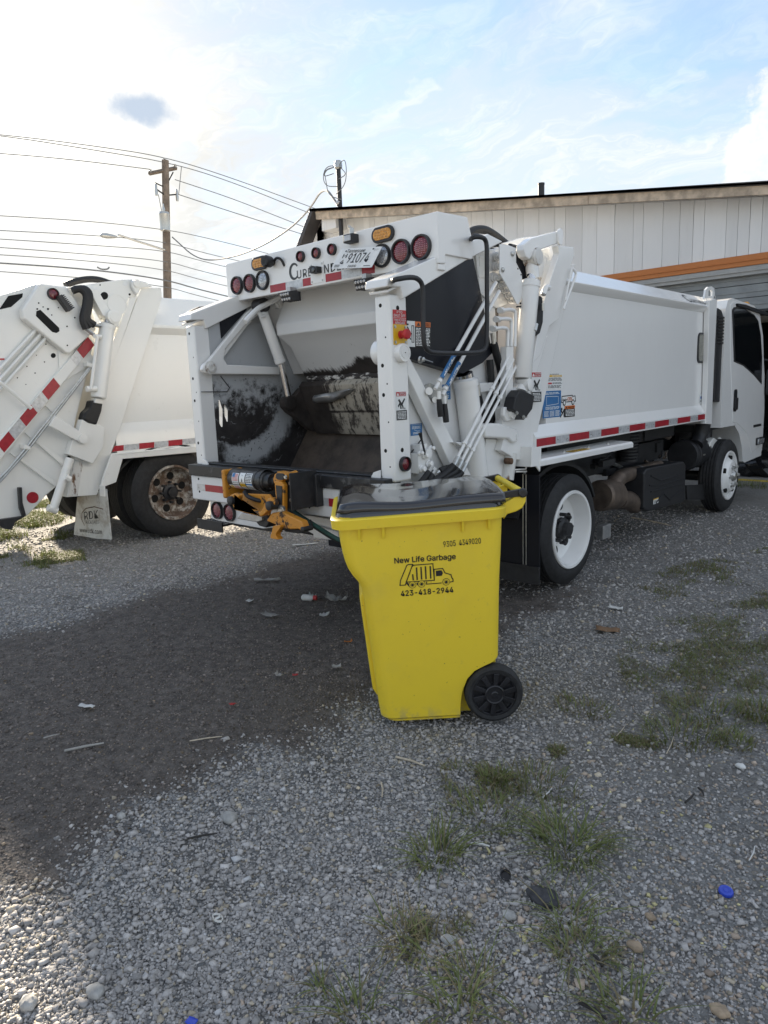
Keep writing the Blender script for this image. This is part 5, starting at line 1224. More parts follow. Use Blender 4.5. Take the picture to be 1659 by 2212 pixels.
# letters on the top rail
q0 = np.array([-2.535, 7.36, 2.288]); d = Decal((-2.5275, 7.28, 2.2800), (0, 1, 0), tuple(np.array([-.135, 0, .12]) / math.hypot(.135, .12)))
for i in range(len(pts_c := [(.075 + .07 * math.cos(math.radians(a)), .075 + .062 * math.sin(math.radians(a))) for a in range(38, 325, 10)]) - 1):
    pi_ = [(.080 + .048 * math.cos(math.radians(a)), .075 + .046 * math.sin(math.radians(a))) for a in range(38, 325, 10)]
    d.poly([pts_c[i], pts_c[i + 1], pi_[i + 1], pi_[i]], LETTER)
d.text('URBTENDER', .12, .016, .42, .06, LETTER, 1, .012, sp=1.1); d.build('lettering', BD)
# window in the side
wp = [(S(c5(1191, 640), XBS)[0] - .02, S(c5(1218, 735), XBS)[1]), (S(c5(1250, 640), XBS)[0] + .02, S(c5(1220, 545), XBS)[1])]
def rr_yz(y0, z0, y1, z1, r, n=5):
    p = []
    for cy, cz, a in ((y1 - r, z1 - r, 0), (y0 + r, z1 - r, 90), (y0 + r, z0 + r, 180), (y1 - r, z0 + r, 270)):
        p += [(cy + r * math.cos(math.radians(a + 90 * t / n)), cz + r * math.sin(math.radians(a + 90 * t / n))) for t in range(n + 1)]
    return p
(y0, z0), (y1, z1) = (wp[0][0] + .02, wp[0][1]), (wp[1][0] - .02, wp[1][1])
b = B(); b.px(rr_yz(y0, z0, y1, z1, .06), XBS, XBS + .010, STEELB); o = b.build('side_window', BD, .003)
PANE = mat('dusty_window_pane', (.20, .20, .165), .2, 0, .35, 6, coat=.5)
b = B(); b.px(rr_yz(y0 + .02, z0 + .02, y1 - .02, z1 - .02, .045), XBS + .010, XBS + .013, PANE); b.build('pane', o)
# reflective strip along the lower rail
segs = [(185, 305, 1), (305, 390, 0), (390, 515, 1), (515, 590, 0), (590, 700, 1), (700, 768, 0), (768, 866, 1), (866, 927, 0), (927, 1014, 1), (1014, 1068, 0), (1068, 1148, 1), (1148, 1196, 0), (1196, 1248, 1)]
for x0, x1, r in segs:
    f_ = lambda x: S(c5(x, 1185 - (x - 185) * .118), -2.525)[0]
    d = side_decal(-2.525, f_(x0), 1.112); w = f_(x1) - f_(x0); d.rect(0, 0, w - .001, .055, REDREF if r else SILREF)
    if not r: d.rect(w * .08, .026, w * .2, .029, LETTER, 2).rect(w * .8, .026, w * .92, .029, LETTER, 2)
    d.build('reflector', BD)
# stickers
def bl(p0, p1, X=XBS): (y, z), (y1, z1) = S(c5(*p0), X), S(c5(*p1), X); return side_decal(X, y, z), y1 - y, z1 - z
d, w, h = bl((250, 898), (347, 797)); d.rect(0, 0, w, h, PAPER); d.lines(w * .1, h * .9, w * .8, h * .97, 1, INK, 2).rect(w * .12, h * .76, w * .95, h * .88, YEL, 2).lines(w * .3, h * .78, w * .92, h * .86, 2, PAPER, 3); d.lines(w * .08, h * .50, w * .95, h * .72, 4, INK, 2, 3); d.rect(w * .06, h * .30, w * .3, h * .41, RED, 2).lines(w * .34, h * .30, w * .95, h * .42, 2, INK, 2, 5).lines(w * .05, h * .05, w * .9, h * .24, 3, INK, 2, 8); d.build('safety_label', BD)
d, w, h = bl((222, 1082), (338, 905)); d.rect(0, 0, w, h, BLUE); d.line([(w * .2, h * .8), (w * .85, h * .78), (w * .85, h * .5), (w * .2, h * .46)], w * .012, PAPER, 2, True).lines(w * .1, h * .86, w * .9, h * .95, 2, PAPER, 2, 2).lines(w * .15, h * .3, w * .9, h * .42, 3, PAPER, 2, 6)
for i in range(3): d.lines(w * (.08 + .3 * i), h * .04, w * (.32 + .3 * i), h * .26, 5, PAPER, 2, 20 + i)
d.build('lubrication_chart', BD, 'blue lubrication chart sticker')
d, w, h = bl((340, 995), (430, 932)); W2 = w * .018
d.line([(0, .28 * h), (.04 * w, .9 * h), (.76 * w, .96 * h), (.76 * w, .84 * h), (.96 * w, .86 * h), (1.0 * w, .28 * h), (0, .24 * h)], W2 * 1.6, LETTER, 1).circ(.2 * w, .17 * h, .1 * w, LETTER, 1).circ(.2 * w, .17 * h, .06 * w, PAPER, 2).circ(.8 * w, .17 * h, .1 * w, LETTER, 1).circ(.8 * w, .17 * h, .06 * w, PAPER, 2)
d.text('Under', .06 * w, .40 * h, .34 * w, .24 * h, LETTER, 2, .012).text('CDL', .42 * w, .40 * h, .36 * w, .36 * h, ORANGE, 2, .02); d.build('under_cdl_sticker', BD)
d, w, h = bl((332, 1078), (424, 998)); d.rect(w * .3, 0, w, h, INK).rect(w * .3, h * .74, w, h, ORANGE, 2).poly([(w * .34, h * .78), (w * .50, h * .78), (w * .42, h * .96)], INK, 3).text('WARNING', w * .53, h * .80, w * .43, h * .12, INK, 3, .012).lines(w * .36, h * .08, w * .95, h * .68, 5, PAPER, 3, 9); d.line([(w * .02, h * .1), (w * .16, h * .4), (w * .06, h * .6)], w * .05, INK, 2).line([(w * .16, h * .4), (w * .26, h * .7), (w * .26, h * .1)], w * .05, INK, 2).circ(w * .1, h * .75, w * .05, INK, 2); d.build('warning_sticker', BD)
d, w, h = bl((1202, 993), (1230, 925)); d.circ(w / 2, h / 2, w / 2, PAPER, 1, 20, h / w).rect(w * .5, h * .5, w * .85, h * .75, RED, 2).rect(w * .2, h * .5, w * .5, h * .75, BLUE, 2).lines(w * .2, h * .2, w * .8, h * .45, 2, LETTER, 2); d.build('round_sticker', BD)
# ledge with no step mark, bolts
lp = [(-2.64, 1.045), (-2.46, 1.035), (-2.445, 1.022), (-2.445, .985), (-2.455, .985), (-2.46, 1.015), (-2.64, 1.03)]
yl0, yl1 = S(c5(205, 1290), -2.45)[0], S(c5(790, 1190), -2.45)[0]
o = extr_y(lp, yl0, yl1, WHITE).build('fender_ledge', BD, .004)
b = B(); b.px(SP(c3, [(1268, 1392), (1338, 1400), (1336, 1500), (1328, 1580), (1300, 1540), (1262, 1545)], -2.455), -2.462, -2.45, WHITE); b.px(SP(c3, [(1268, 1392), (1275, 1392), (1272, 1545), (1262, 1545)], -2.46), -2.60, -2.46, WHITE); b.build('ledge_end', BD, .003)
bolts(o, [(-2.53, y, 1.04) for y in (yl0 + .12, yl0 + .5, yl0 + .9, yl0 + 1.25)], (0.05, 0, 1), .010, .008)
d = Decal((-2.468, yl0 + .52, 1.0358), (0, 1, 0), tuple(np.array([-.18, 0, .010]) / .1803)); d.rect(0, 0, .30, .06, YEL); d.text('NO STEP', .02, .012, .26, .036, INK, 2, .014); d.build('no_step_label', BD)

# ---- cab
XCB = -2.50
cp = SP(c5, [(1345, 1110), (1352, 400), (1330, 335), (1400, 316), (1470, 335)], XCB)
yA = cp[0][0]
prof = [(8.30, .99), (8.30, 2.28), (8.36, 2.37), (8.5, 2.40), (9.35, 2.37), (9.62, 2.28), (9.75, 2.05), (9.98, 1.52), (10.05, 1.1), (10.05, .60), (9.98, .52), (9.28, .52)]
arch = [(WFY + .60 * math.cos(math.radians(a)), .42 + .60 * math.sin(math.radians(a))) for a in range(10, 171, 20)]
prof = prof[:-1] + [(9.30, .50)] + [q for q in arch if q[1] < .985 and q[0] > WFY] + [(WFY + .26, .985)]
b = B(); b.px(prof, 2 * CX - XCB, XCB, WHITE); CB = b.build('cab', T1, .03, seg=3, label='white flat fronted truck cab')
CABD = XCB + .004
dp = SP(c5, [(1412, 1065), (1398, 700), (1396, 370), (1415, 347), (1480, 355), (1545, 395), (1585, 450), (1603, 560), (1612, 880), (1600, 1080), (1575, 1260), (1530, 1300), (1500, 1170), (1440, 1112), (1412, 1105)], XCB)
b = B(); b.px(dp, XCB - .02, CABD, WHITE); DR = b.build('door', CB, .010, seg=2)
gpts = SP(c5, [(1420, 725), (1408, 400), (1420, 384), (1480, 390), (1545, 430), (1572, 470), (1588, 560), (1596, 700), (1593, 868), (1545, 810), (1480, 752)], CABD)
b = B(); b.px(gpts, CABD, CABD + .006, STEELB); o = b.build('window_seal', CB, .004)
cg = (np.mean([q[0] for q in gpts]), np.mean([q[1] for q in gpts]))
gin = [(cg[0] + (y - cg[0]) * .93, cg[1] + (z - cg[1]) * .955) for y, z in gpts]
b = B(); b.px(gin, CABD + .005, CABD + .008, GLASS); b.build('window_glass', CB)
b = B(); y0, z0 = S(c5(1415, 1040), CABD); y1, z1 = S(c5(1443, 898), CABD); b.px(rr_yz(y0, z0, y1, z1, .03), CABD, CABD + .004, DRUM); b.px(rr_yz(y0 + .012, z0 + .02, y1 - .012, z0 + (z1 - z0) * .62, .015), CABD + .004, CABD + .022, DRUM); b.build('door_handle', CB, .004)
b = B(); y0, z0 = S(c5(1543, 1138), CABD); y1, z1 = S(c5(1592, 1112), CABD); b.px([(y0, z0), (y1, z0), (y1, z1), (y0, z1)], CABD, CABD + .003, STEELB); b.build('badge_strip', CB)
b = B(); y0, z0 = S(c5(1558, 1243), CABD); y1, z1 = S(c5(1595, 1200), CABD); b.px(rr_yz(y0, z0, y1, z1, .015), CABD, CABD + .035, CLEAR); b.px(rr_yz(y0 - .012, z0 - .012, y1 + .012, z1 + .012, .015), CABD, CABD + .02, STEELB); b.build('side_marker_lamp', CB, .004)
b = B(); b.px(SP(c5, [(1450, 360), (1500, 368), (1640, 420), (1640, 440), (1500, 392), (1452, 380)], CABD + .03), CABD, CABD + .03, DRUM); b.build('rain_visor', CB, .006)
b = B(); b.px(rr_yz(9.96, 1.30, 10.16, 1.62, .05), CABD + .02, CABD + .14, DRUM); b.tube([(CABD - .02, 9.95, 1.75), (CABD + .1, 10.06, 1.7), (CABD + .08, 10.06, 1.6)], .012, DRUM, 8); b.build('door_mirror', CB, .02, seg=3)
y, z = S(c5(1532, 350), -2.75); b = B(); b.lathe((-2.64, 9.50, 2.345), (0, 0, 1), [(.06, 0), (.06, .012), (.052, .014), (.046, .075), (.03, .092), (.0001, .095)], AMBER, 20); b.build('beacon', CB)
b = B(); b.px([(8.32, .62), (8.9, .62), (8.9, .98), (8.32, .98)], -3.0, -2.95, CHASSIS); b.px([(8.1, .95), (9.2, .95), (9.2, 1.03), (8.1, 1.03)], -4.5, -2.66, CHASSIS); b.build('wheel_well', CB)
b = B(); b.box(2 * CX + 2.5, -2.52, 10.02, 10.12, .5, .85, WHITE); b.build('front_bumper', CB, .02)
b = B(); b.prism([(2 * CX + 2.58, 9.80, 1.98), (-2.58, 9.80, 1.98), (-2.58, 9.98, 1.55), (2 * CX + 2.58, 9.98, 1.55)], (0, .012, .006), GLASS); b.build('windscreen', CB)
# air freshener hung in the window and bright interior trim
TEAL = mat('teal_card', (.03, .25, .24), .6); 
# intake snorkel behind the cab
sn = SP(c5, [(1300, 975), (1312, 400), (1325, 388), (1345, 402), (1358, 440), (1365, 640), (1358, 965), (1350, 980)], -2.52); b = B(); b.px(sn, -2.66, -2.52, DRUM); SN = b.build('air_intake', T1, .014, seg=3)
b = B()
for k in range(9):
    q = SP(c5, [(1318, 440 + k * 20), (1355, 445 + k * 20), (1356, 455 + k * 20), (1317, 450 + k * 20)], -2.52); b.px(q, -2.52, -2.508, STEELB)
b.build('intake_louvre', SN)
b = B(); b.tube([(-2.62, 8.1, 1.25), (-2.62, 8.12, 1.05), (-2.66, 8.1, .9), (-2.66, 8.0, .82)], .08, DRUM, 14, smooth=2); b.build('intake_duct', SN)
# ---- undercarriage on the right side
FB = SP(c5, [(862, 1420), (880, 1395), (1110, 1350), (1122, 1370), (1118, 1590), (1100, 1610), (885, 1665), (860, 1650)], -2.58)
b = B(); b.px(FB, -2.95, -2.58, DRUM); FBX = b.build('battery_box', T1, .02, seg=3, label='black ribbed plastic box under the truck body')
for pl in (((900, 1440), (960, 1470), (1090, 1435)), ((900, 1540), (1100, 1490)), ((930, 1610), (980, 1550), (1020, 1590), (1090, 1530)), ((890, 1500), (960, 1500), (1100, 1460))):
    b = B(); b.tube([(-2.58, *S(c5(*p), -2.58)) for p in pl], .010, DRUM, 6); b.build('rib', FBX)
d, w, h = bl((915, 1620), (948, 1575), -2.578); d.rect(0, 0, w, h, PAPER).rect(0, h * .8, w, h, YEL, 2).lines(w * .1, h * .1, w * .9, h * .7, 5, LETTER, 2); d.build('box_label', FBX)
a, c = np.array(P5((1120, 1440), -2.72)), np.array(P5((1290, 1410), -2.72)); b = B(); b.lathe((-2.76, a[1] - .02, .71), (0, 1, 0), [(.16, 0), (.17, .02), (.17, .10), (.176, .105), (.176, .12), (.17, .125), (.17, .42), (.178, .425), (.178, .44), (.165, .46), (.12, .50), (.05, .51), (.0001, .51)], DRUM, 30)
for k in range(10): a_ = 2 * math.pi * k / 10; b.box(-2.766 + math.cos(a_) * .08, -2.754 + math.cos(a_) * .08, a[1] + .48, a[1] + .492, .70 + math.sin(a_) * .08, .72 + math.sin(a_) * .08, STEELB)
b.box(-2.60, -2.585, a[1] + .14, a[1] + .2, .70, .715, ZINC); AF = b.build('air_cleaner', T1)
b = B(); b.tube([P5(p, -2.75) for p in ((1235, 1310), (1215, 1240), (1230, 1150), (1235, 1110))], [.08, .11, .10, .09], DRUM, 16, smooth=1); b.build('duct', AF)
b = B(); b.tube([P5(p, -2.72) for p in ((590, 1580), (640, 1560), (680, 1480), (720, 1440), (800, 1425), (950, 1378))], [.12, .115, .075, .07, .062, .06], EXHAUST, 18, smooth=2); b.lathe(P5((640, 1560), -2.72), (0, 1, -.1), [(.12, -.2), (.14, -.18), (.14, .08), (.10, .12)], EXHAUST, 20); EX = b.build('exhaust_pipe', T1)
b = B(); b.tube([P5(p, -2.70) for p in ((700, 1590), (760, 1590), (800, 1620))], [.08, .085, .09], EXHAUST, 16); b.lathe(P5((825, 1425), -2.71), (0, 1, .1), [(.075, 0), (.075, .02)], ALU, 16); b.build('tail_pipe', EX)
b = B(); b.box(-2.66, -2.60, *sorted((S(c5(605, 1660), -2.6)[0], S(c5(655, 1660), -2.6)[0])), .20, .32, ALU); b.build('jack_bracket', T1, .004)
b = B(); b.px(SP(c5, [(1265, 1330), (1275, 1230), (1300, 1200), (1335, 1225), (1330, 1300), (1300, 1345)], -2.60), -2.72, -2.60, WHITE2); b.lathe(P5((1325, 1215), -2.66), (0, .2, 1), [(.03, -.02), (.03, .03), (.0001, .032)], WHITE2, 12); b.build('washer_bottle', T1, .02, seg=3)
b = B()
for k in range(9): b.lathe((-2.80, 6.55, .80 + k * .03), (0, 0, 1), [(.085, 0), (.10, .008), (.085, .016)], CHASSIS, 18)
b.lathe((-2.80, 6.55, .78), (0, 0, 1), [(.088, 0), (.088, .3)], CHASSIS, 18); b.build('bellows_duct', T1)
rr_ = random.Random(3); b = B()
for k in range(26):
    y = rr_.uniform(5.5, 7.6); zz = rr_.uniform(.62, .98); x = rr_.uniform(-3.0, -2.7); L = rr_.uniform(.05, .25)
    if k % 3 == 0: b.box(x, x + rr_.uniform(.03, .08), y, y + L, zz, zz + rr_.uniform(.03, .12), CHASSIS)
    else: b.tube([(x, y, zz), (x + .03, y + L * .5, zz + rr_.uniform(-.06, .05)), (x, y + L, zz + rr_.uniform(-.08, .08))], rr_.uniform(.008, .02), rr_.choice([CHASSIS, HOSE, EXHAUST, STEELB, ZINC]), 6, smooth=1)
b.box(-3.05, -2.9, 5.35, 7.7, .70, .9, CHASSIS); b.build('underbody_fittings', T1)
b = B(); b.px(SP(c5, [(1125, 1500), (1320, 1490), (1318, 1590), (1130, 1590)], -2.62), -2.64, -2.62, CHASSIS); b.build('splash_guard', T1)
# rear mud flap and its hanger
b = B(); yf = WRY - .56; b.box(-2.92, -2.47, yf, yf + .012, .14, .92, BLACKP); MF = b.build('mud_flap', T1, .004)
b = B()
for x in (-2.60, -2.575): b.tube([(x, yf - .006, .26), (x, yf - .006, .92)], .004, ZINC, 6)
b.lathe((-2.587, yf - .006, .93), (0, -1, 0), [(.012, 0), (.008, .008)], ZINC, 8); b.box(-3.0, -2.46, yf - .03, yf - .01, .24, .262, STEELB); b.box(-2.9, -2.46, yf - .02, yf - .012, .13, .245, STEELB); b.build('flap_strip', MF)
b = B(); b.box(-4.68, -4.2, yf, yf + .012, .14, .92, BLACKP); b.build('mud_flap', T1, .004)
b = B(); b.px([(WRY + .66 * math.cos(math.radians(a)), .43 + .52 * math.sin(math.radians(a))) for a in range(20, 161, 10)] + [(WRY + .64 * math.cos(math.radians(a)), .42 + .50 * math.sin(math.radians(a))) for a in range(160, 19, -10)], -3.0, -2.62, CHASSIS); both(b, 'wheel_guard', T1)
# ================================================================== yellow cart
CO = np.array([*G((832, 1566)), 0.0]); CA_ = math.radians(45)
CU, CV = np.array([math.cos(CA_), math.sin(CA_), 0]), np.array([-math.sin(CA_), math.cos(CA_), 0])
LEAN = .045                      # near side leans outward with height
def cw(u, v, z): return tuple(CO + CU * u + CV * v + np.array([0, 0, z]))
NS = np.cross(CU, CV * -LEAN + np.array([0, 0, 1.0])); NS /= np.linalg.norm(NS)
def cs(p, off=0.0):              # photo point -> (u, z) on the cart's near side
    d = ray(c6(*p)); o = CO + NS * off; t = np.dot(o - CAM, NS) / np.dot(d, NS); q = CAM + t * d - CO
    return float(np.dot(q, CU)), float(q[2])
CYEL = bpy.data.materials.new('cart_yellow_plastic'); 
m, nt, b_, P = newmat('cart_yellow')
scuff = P.noise(18, 7, .7).ss(.60, .70); smudge = P.noise(3.5, 5, .6).ss(.45, .75)
c_ = smudge.mix((.85, .63, .034), (.80, .585, .036)); c_ = (scuff * .16).mix(c_, (.42, .34, .10)); scr = comb(nt, P.xyz()[0] * 40, P.xyz()[1] * 40, P.xyz()[2] * 5).noise(1.0, 6, .7).ss(.66, .72); c_ = (scr * .22).mix(c_, (.88, .74, .22)); c_ = P.noise(60, 3, .6).ss(.715, .74).mix(c_, (.16, .12, .03)); c_ = (P.noise(2.2, 6, .65).ss(.50, .78) * .30).mix(c_, (.52, .42, .12)); mud = P.xyz()[2] + (P.noise(9, 6, .7) - .5) * .16; c_ = (mud.ss(.10, .02) * P.noise(22, 5, .7).ss(.40, .62) * .4).mix(c_, (.30, .26, .19))
nt.links.new(c_.s, b_.inputs['Base Color']); nt.links.new((P.noise(5, 4, .6) * .16 + .40).s, b_.inputs['Roughness']); bump(nt, b_, P.noise(260, 2, .5) + P.noise(3, 3, .5) * 3.0, .06, .004)
CYEL = m
CBLK = mat('cart_black_plastic', (.018, .018, .021), .3, 0, .3, 6, bmp=.08, bscale=6)
LIDM = mat('glossy_black_lid', (.012, .012, .015), .16, 0, .3, 5, coat=.8, bmp=.05, bscale=4)
CT = thing('wheeled_trash_cart', 'tall yellow wheeled trash cart with black lid and printed truck logo', 'trash cart', tuple(CO + CU * .25 + CV * .3))
def rloop(u0, u1, v0, v1, r, z, n=5, zf=None):
    pts = []
    for cu_, cv_, a in ((u1 - r, v1 - r, 0), (u0 + r, v1 - r, 90), (u0 + r, v0 + r, 180), (u1 - r, v0 + r, 270)):
        for t in range(n + 1):
            an_ = math.radians(a + 90 * t / n); u, v = cu_ + r * math.cos(an_), cv_ + r * math.sin(an_)
            pts.append(cw(u, v, z if zf is None else zf(u) + z))
    return pts
def loft(b, loops, m, cap0=True, cap1=True):
    n = len(loops[0]); vs = [p for l in loops for p in l]
    fs = [(j * n + i, j * n + (i + 1) % n, (j + 1) * n + (i + 1) % n, (j + 1) * n + i) for j in range(len(loops) - 1) for i in range(n)]
    if cap0: fs.append(list(range(n))[::-1])
    if cap1: fs.append([(len(loops) - 1) * n + i for i in range(n)])
    b.add(vs, fs, m)
left = [cs(p) for p in ((545, 1792), (505, 1755), (490, 1690), (470, 1560), (440, 1350), (405, 1110), (385, 960), (372, 885), (345, 835), (300, 785), (272, 740), (245, 670), (225, 580), (210, 490), (203, 420))]
right = [cs(p) for p in ((1290, 1790), (1300, 1500), (1303, 1330), (1308, 1000), (1312, 800), (1322, 600), (1328, 420))]
right.sort(key=lambda q: q[1]); left.sort(key=lambda q: q[1])
fu = lambda z: float(np.interp(z, [q[1] for q in left], [q[0] for q in left])); bu = lambda z: float(np.interp(z, [q[1] for q in right], [q[0] for q in right]))
rimL, rimR = cs((160, 412), .03), cs((1360, 320), .03)
ZRF, ZRB = rimL[1], rimR[1]; UF, UB = rimL[0], rimR[0]
rimz = lambda u: ZRF + (ZRB - ZRF) * (u - UF) / (UB - UF)
WD = .60
loops = []
zs = [.004, .010, .018, .03, .045, .07, .14, .22, .30, .40, .50, .58, .63, .66, .69, .72, .75, .79, .84, .90, .95]
ztop = min(ZRF, ZRB)
for z in zs:
    z = z * (ztop + .01) / .95
    ins = .03 if z < .01 else (.012 if z < .02 else 0)
    loops.append(rloop(fu(max(z, left[0][1])) + ins, bu(z) - ins, -LEAN * z + ins, WD + LEAN * z - ins, .055, z))
top = rloop(fu(.99), bu(.99), -LEAN * 1.0, WD + LEAN, .055, .004, zf=rimz)
loops.append(top)
b = B(); loft(b, loops, CYEL); BODY = b.build('bin_body', CT, angle=40)
# wheel pockets
wc = cs((1258, 1577)); WRC = .136; WU = wc[0]
arc = [cs(p) for p in ((1035, 1745), (1036, 1640), (1048, 1560), (1080, 1475), (1130, 1420), (1200, 1383), (1260, 1358), (1306, 1330))]
pocket = [(arc[0][0], -.05)] + arc + [(arc[-1][0] + .12, arc[-1][1] + .01), (arc[-1][0] + .12, -.05)]
cu = B(); cu.prism([cw(u, -.15, z) for u, z in pocket], tuple(CV * .24), CYEL); cu.prism([cw(u, WD - .09, z) for u, z in pocket], tuple(CV * .24), CYEL)
cut(BODY, cu)
md = BODY.modifiers.new('bevel', 'BEVEL'); md.width = .006; md.segments = 2; md.limit_method = 'ANGLE'; md.angle_limit = math.radians(50)
# front panel bulge low down
pf = [(fu(z) - (.022 if .1 < z < .60 else .004), z) for z in (.08, .12, .2, .35, .5, .58, .62)]; b = B(); b.prism([cw(u, .14, z) for u, z in pf] + [cw(fu(z) + .03, .14, z) for u, z in pf[::-1]], tuple(CV * .34), CYEL); b.build('front_panel', CT, .01)
# rim
b = B(); g = [(-.004, -.045), (-.030, -.043), (-.034, -.002), (-.030, .002), (-.006, .004), (.016, .004), (.016, -.03)]
lp = [rloop(UF + .03 + i_, UB - .03 - i_, -LEAN - .0 + i_, WD + LEAN - i_, .075, dz_, zf=rimz) for i_, dz_ in g]; lp.append(lp[0]); loft(b, lp, CYEL, False, False); b.build('rim', CT, angle=40)
for p0, p1 in (((347, 420), (352, 530)), ((510, 410), (514, 520)), ((1046, 365), (1049, 475)), ((1222, 345), (1227, 458))):
    a, c = cs(p0), cs(p1)
    b = B(); w = .006
    b.prism([cw(a[0] - w, -LEAN * a[1] - .030, a[1] + .01), cw(a[0] + w, -LEAN * a[1] - .030, a[1] + .01), cw(c[0] + w, -LEAN * c[1] - .012, c[1]), cw(c[0] - w, -LEAN * c[1] - .012, c[1])], tuple(CV * .03), CYEL); b.build('stiffening_rib', CT, .0015)
# lid: waved shell
U0, U1, V0, V1 = UF + .025, UB - .005, -LEAN + .0, WD + LEAN - .0
def lidz(s, t):                   # s front..back, t near..far
    ed = min(s, 1 - s) * 2; et = min(t, 1 - t) * 2
    edge = min(1, et / .06) * min(1, s / .02) 
    wave = .022 * math.exp(-((s - .13) / .15) ** 2) - .016 * math.exp(-((s - .45) / .17) ** 2) * (1 - .3 * et) + .010 * math.exp(-((s - .85) / .2) ** 2)
    return .030 * edge ** .5 + .018 * et ** .7 * (.5 + .5 * min(1, s / .1)) + wave * (.25 + .75 * min(1, et / .5)) + .012
NU, NV = 44, 30
def grid(b, off, m, inset=0.0):
    o = len(b.v); vs, fs = [], []
    for i in range(NU + 1):
        for j in range(NV + 1):
            s_, t_ = i / NU, j / NV
            # rounded front corners
            cr_ = .04 * max(0, 1 - s_ / .07) ** 2; t2 = t_ * (1 - 2 * cr_) + cr_
            u = U0 + (U1 - U0) * s_; v = V0 + (V1 - V0) * t2
            vs.append(cw(u, v, rimz(u) + lidz(s_, t_) + off))
    for i in range(NU):
        for j in range(NV): a = i * (NV + 1) + j; fs.append((a, a + NV + 1, a + NV + 2, a + 1))
    b.add(vs, fs, m)
b = B(); grid(b, .012, LIDM); LD = b.build('lid', CT, angle=60); md = LD.modifiers.new('thick', 'SOLIDIFY'); md.thickness = .006; md.offset = -1
b = B(); sk = [(-.012, -.016), (-.014, .010), (-.004, .030), (.012, .034), (.012, -.016)]
lp = [rloop(U0 + .006 + i_, U1 - .01 - i_, V0 + .012 + i_, V1 - .012 - i_, .075, dz_, zf=rimz) for i_, dz_ in sk]; lp.append(lp[0]); loft(b, lp, LIDM, False, False); b.build('lid_skirt', LD, angle=40)
# handle block: side arms, bar, hinge straps
def hp(p, v): 
    d = ray(c6(*p)); o = CO + CV * v; t = np.dot(o - CAM, CV) / np.dot(d, CV); q = CAM + t * d - CO; return float(np.dot(q, CU)), float(q[2])
VN, VF = .015, WD - .05
armp = [hp(p, VN) for p in ((1325, 285), (1370, 262), (1405, 235), (1435, 200), (1465, 196), (1480, 225), (1478, 275), (1455, 320), (1410, 345), (1350, 362), (1328, 400))]
for v in (VN, VF): b = B(); b.prism([cw(u, v, z) for u, z in armp], tuple(CV * .035), CYEL); b.build('handle_arm', CT, .008, seg=3)
hb = hp((1452, 216), VN)
b = B(); b.tube([cw(hb[0], VN + .03, hb[1]), cw(hb[0], VF + .01, hb[1])], .017, CYEL, 14); b.prism([cw(hb[0] - .045, VN + .30, hb[1] - .012), cw(hb[0], VN + .30, hb[1] + .0), cw(hb[0], VN + .30, hb[1] - .05), cw(hb[0] - .05, VN + .30, hb[1] - .05)], tuple(CV * .03), CYEL); b.prism([cw(hb[0] - .07, VN + .03, hb[1] - .065), cw(hb[0] - .01, VN + .03, hb[1] - .05), cw(hb[0] - .01, VN + .03, hb[1] - .06), cw(hb[0] - .07, VN + .03, hb[1] - .08)], tuple(CV * (VF - VN - .03)), CYEL); b.build('handle_bar', CT, .004)
for v in (VN - .002, VF + .002):
    st = [(hb[0] + .012, hb[1] + .012), (hb[0] + .016, hb[1] - .004), (hb[0] + .004, hb[1] - .016), (hb[0] - .05, hb[1] - .018), (UB - .08, rimz(UB) + .020), (UB - .10, rimz(UB) + .042), (hb[0] - .04, hb[1] + .012), (hb[0], hb[1] + .018)]
    b = B(); b.prism([cw(u, v - .004, z) for u, z in st], tuple(CV * .028), CBLK); b.lathe(cw(hb[0], v - .006, hb[1]), tuple(-CV), [(.021, -.02), (.021, .006), (.016, .009), (.0001, .009)], CBLK, 18); b.build('hinge_strap', LD, .005)
# wheels
for v, s in ((-.032, -1), (WD + .032, 1)):
    ax = tuple(CV * s); c = cw(WU, v, WRC)
    base = bpy.data.objects.new('cart_wheel', None); COL.objects.link(base); base.location = c; base.empty_display_size = .05; adopt(base, CT)
    b = B(); r = WRC
    b.lathe(c, ax, [(r * .76, -.012), (r * .78, .0), (r * .90, .004), (r * .985, -.006), (r, -.014), (r * .985, -.030), (r, -.034), (r, -.05), (r * .98, -.064), (r * .78, -.068), (r * .76, -.055)], RUBBER, 44, cap=False); b.build('tyre', base)
    b = B(); b.lathe(c, ax, [(r * .78, -.05), (r * .78, -.004), (r * .72, -.004), (r * .70, -.022), (r * .36, -.024), (r * .345, .004), (r * .30, .008), (r * .28, .004), (r * .12, .004), (r * .10, .007), (.0001, .007)], CBLK, 44, cap=False)
    for k in range(10):
        a = 2 * math.pi * (k + .35) / 10; ca, sa = math.cos(a), math.sin(a); rad = CU * ca + np.array([0, 0, 1]) * sa; tan = -CU * sa + np.array([0, 0, 1]) * ca; cc = np.array(c); n_ = np.array(ax)
        p_ = [cc + rad * r * .34 - tan * .009, cc + rad * r * .74 - tan * .013, cc + rad * r * .74 + tan * .013, cc + rad * r * .34 + tan * .009]
        b.prism([tuple(q - n_ * .03) for q in p_], tuple(n_ * .031), CBLK)
    b.build('rim', base, .002)
b = B(); b.tube([cw(WU, .0, WRC), cw(WU, WD, WRC)], .012, ZINC, 10); b.build('axle', CT)
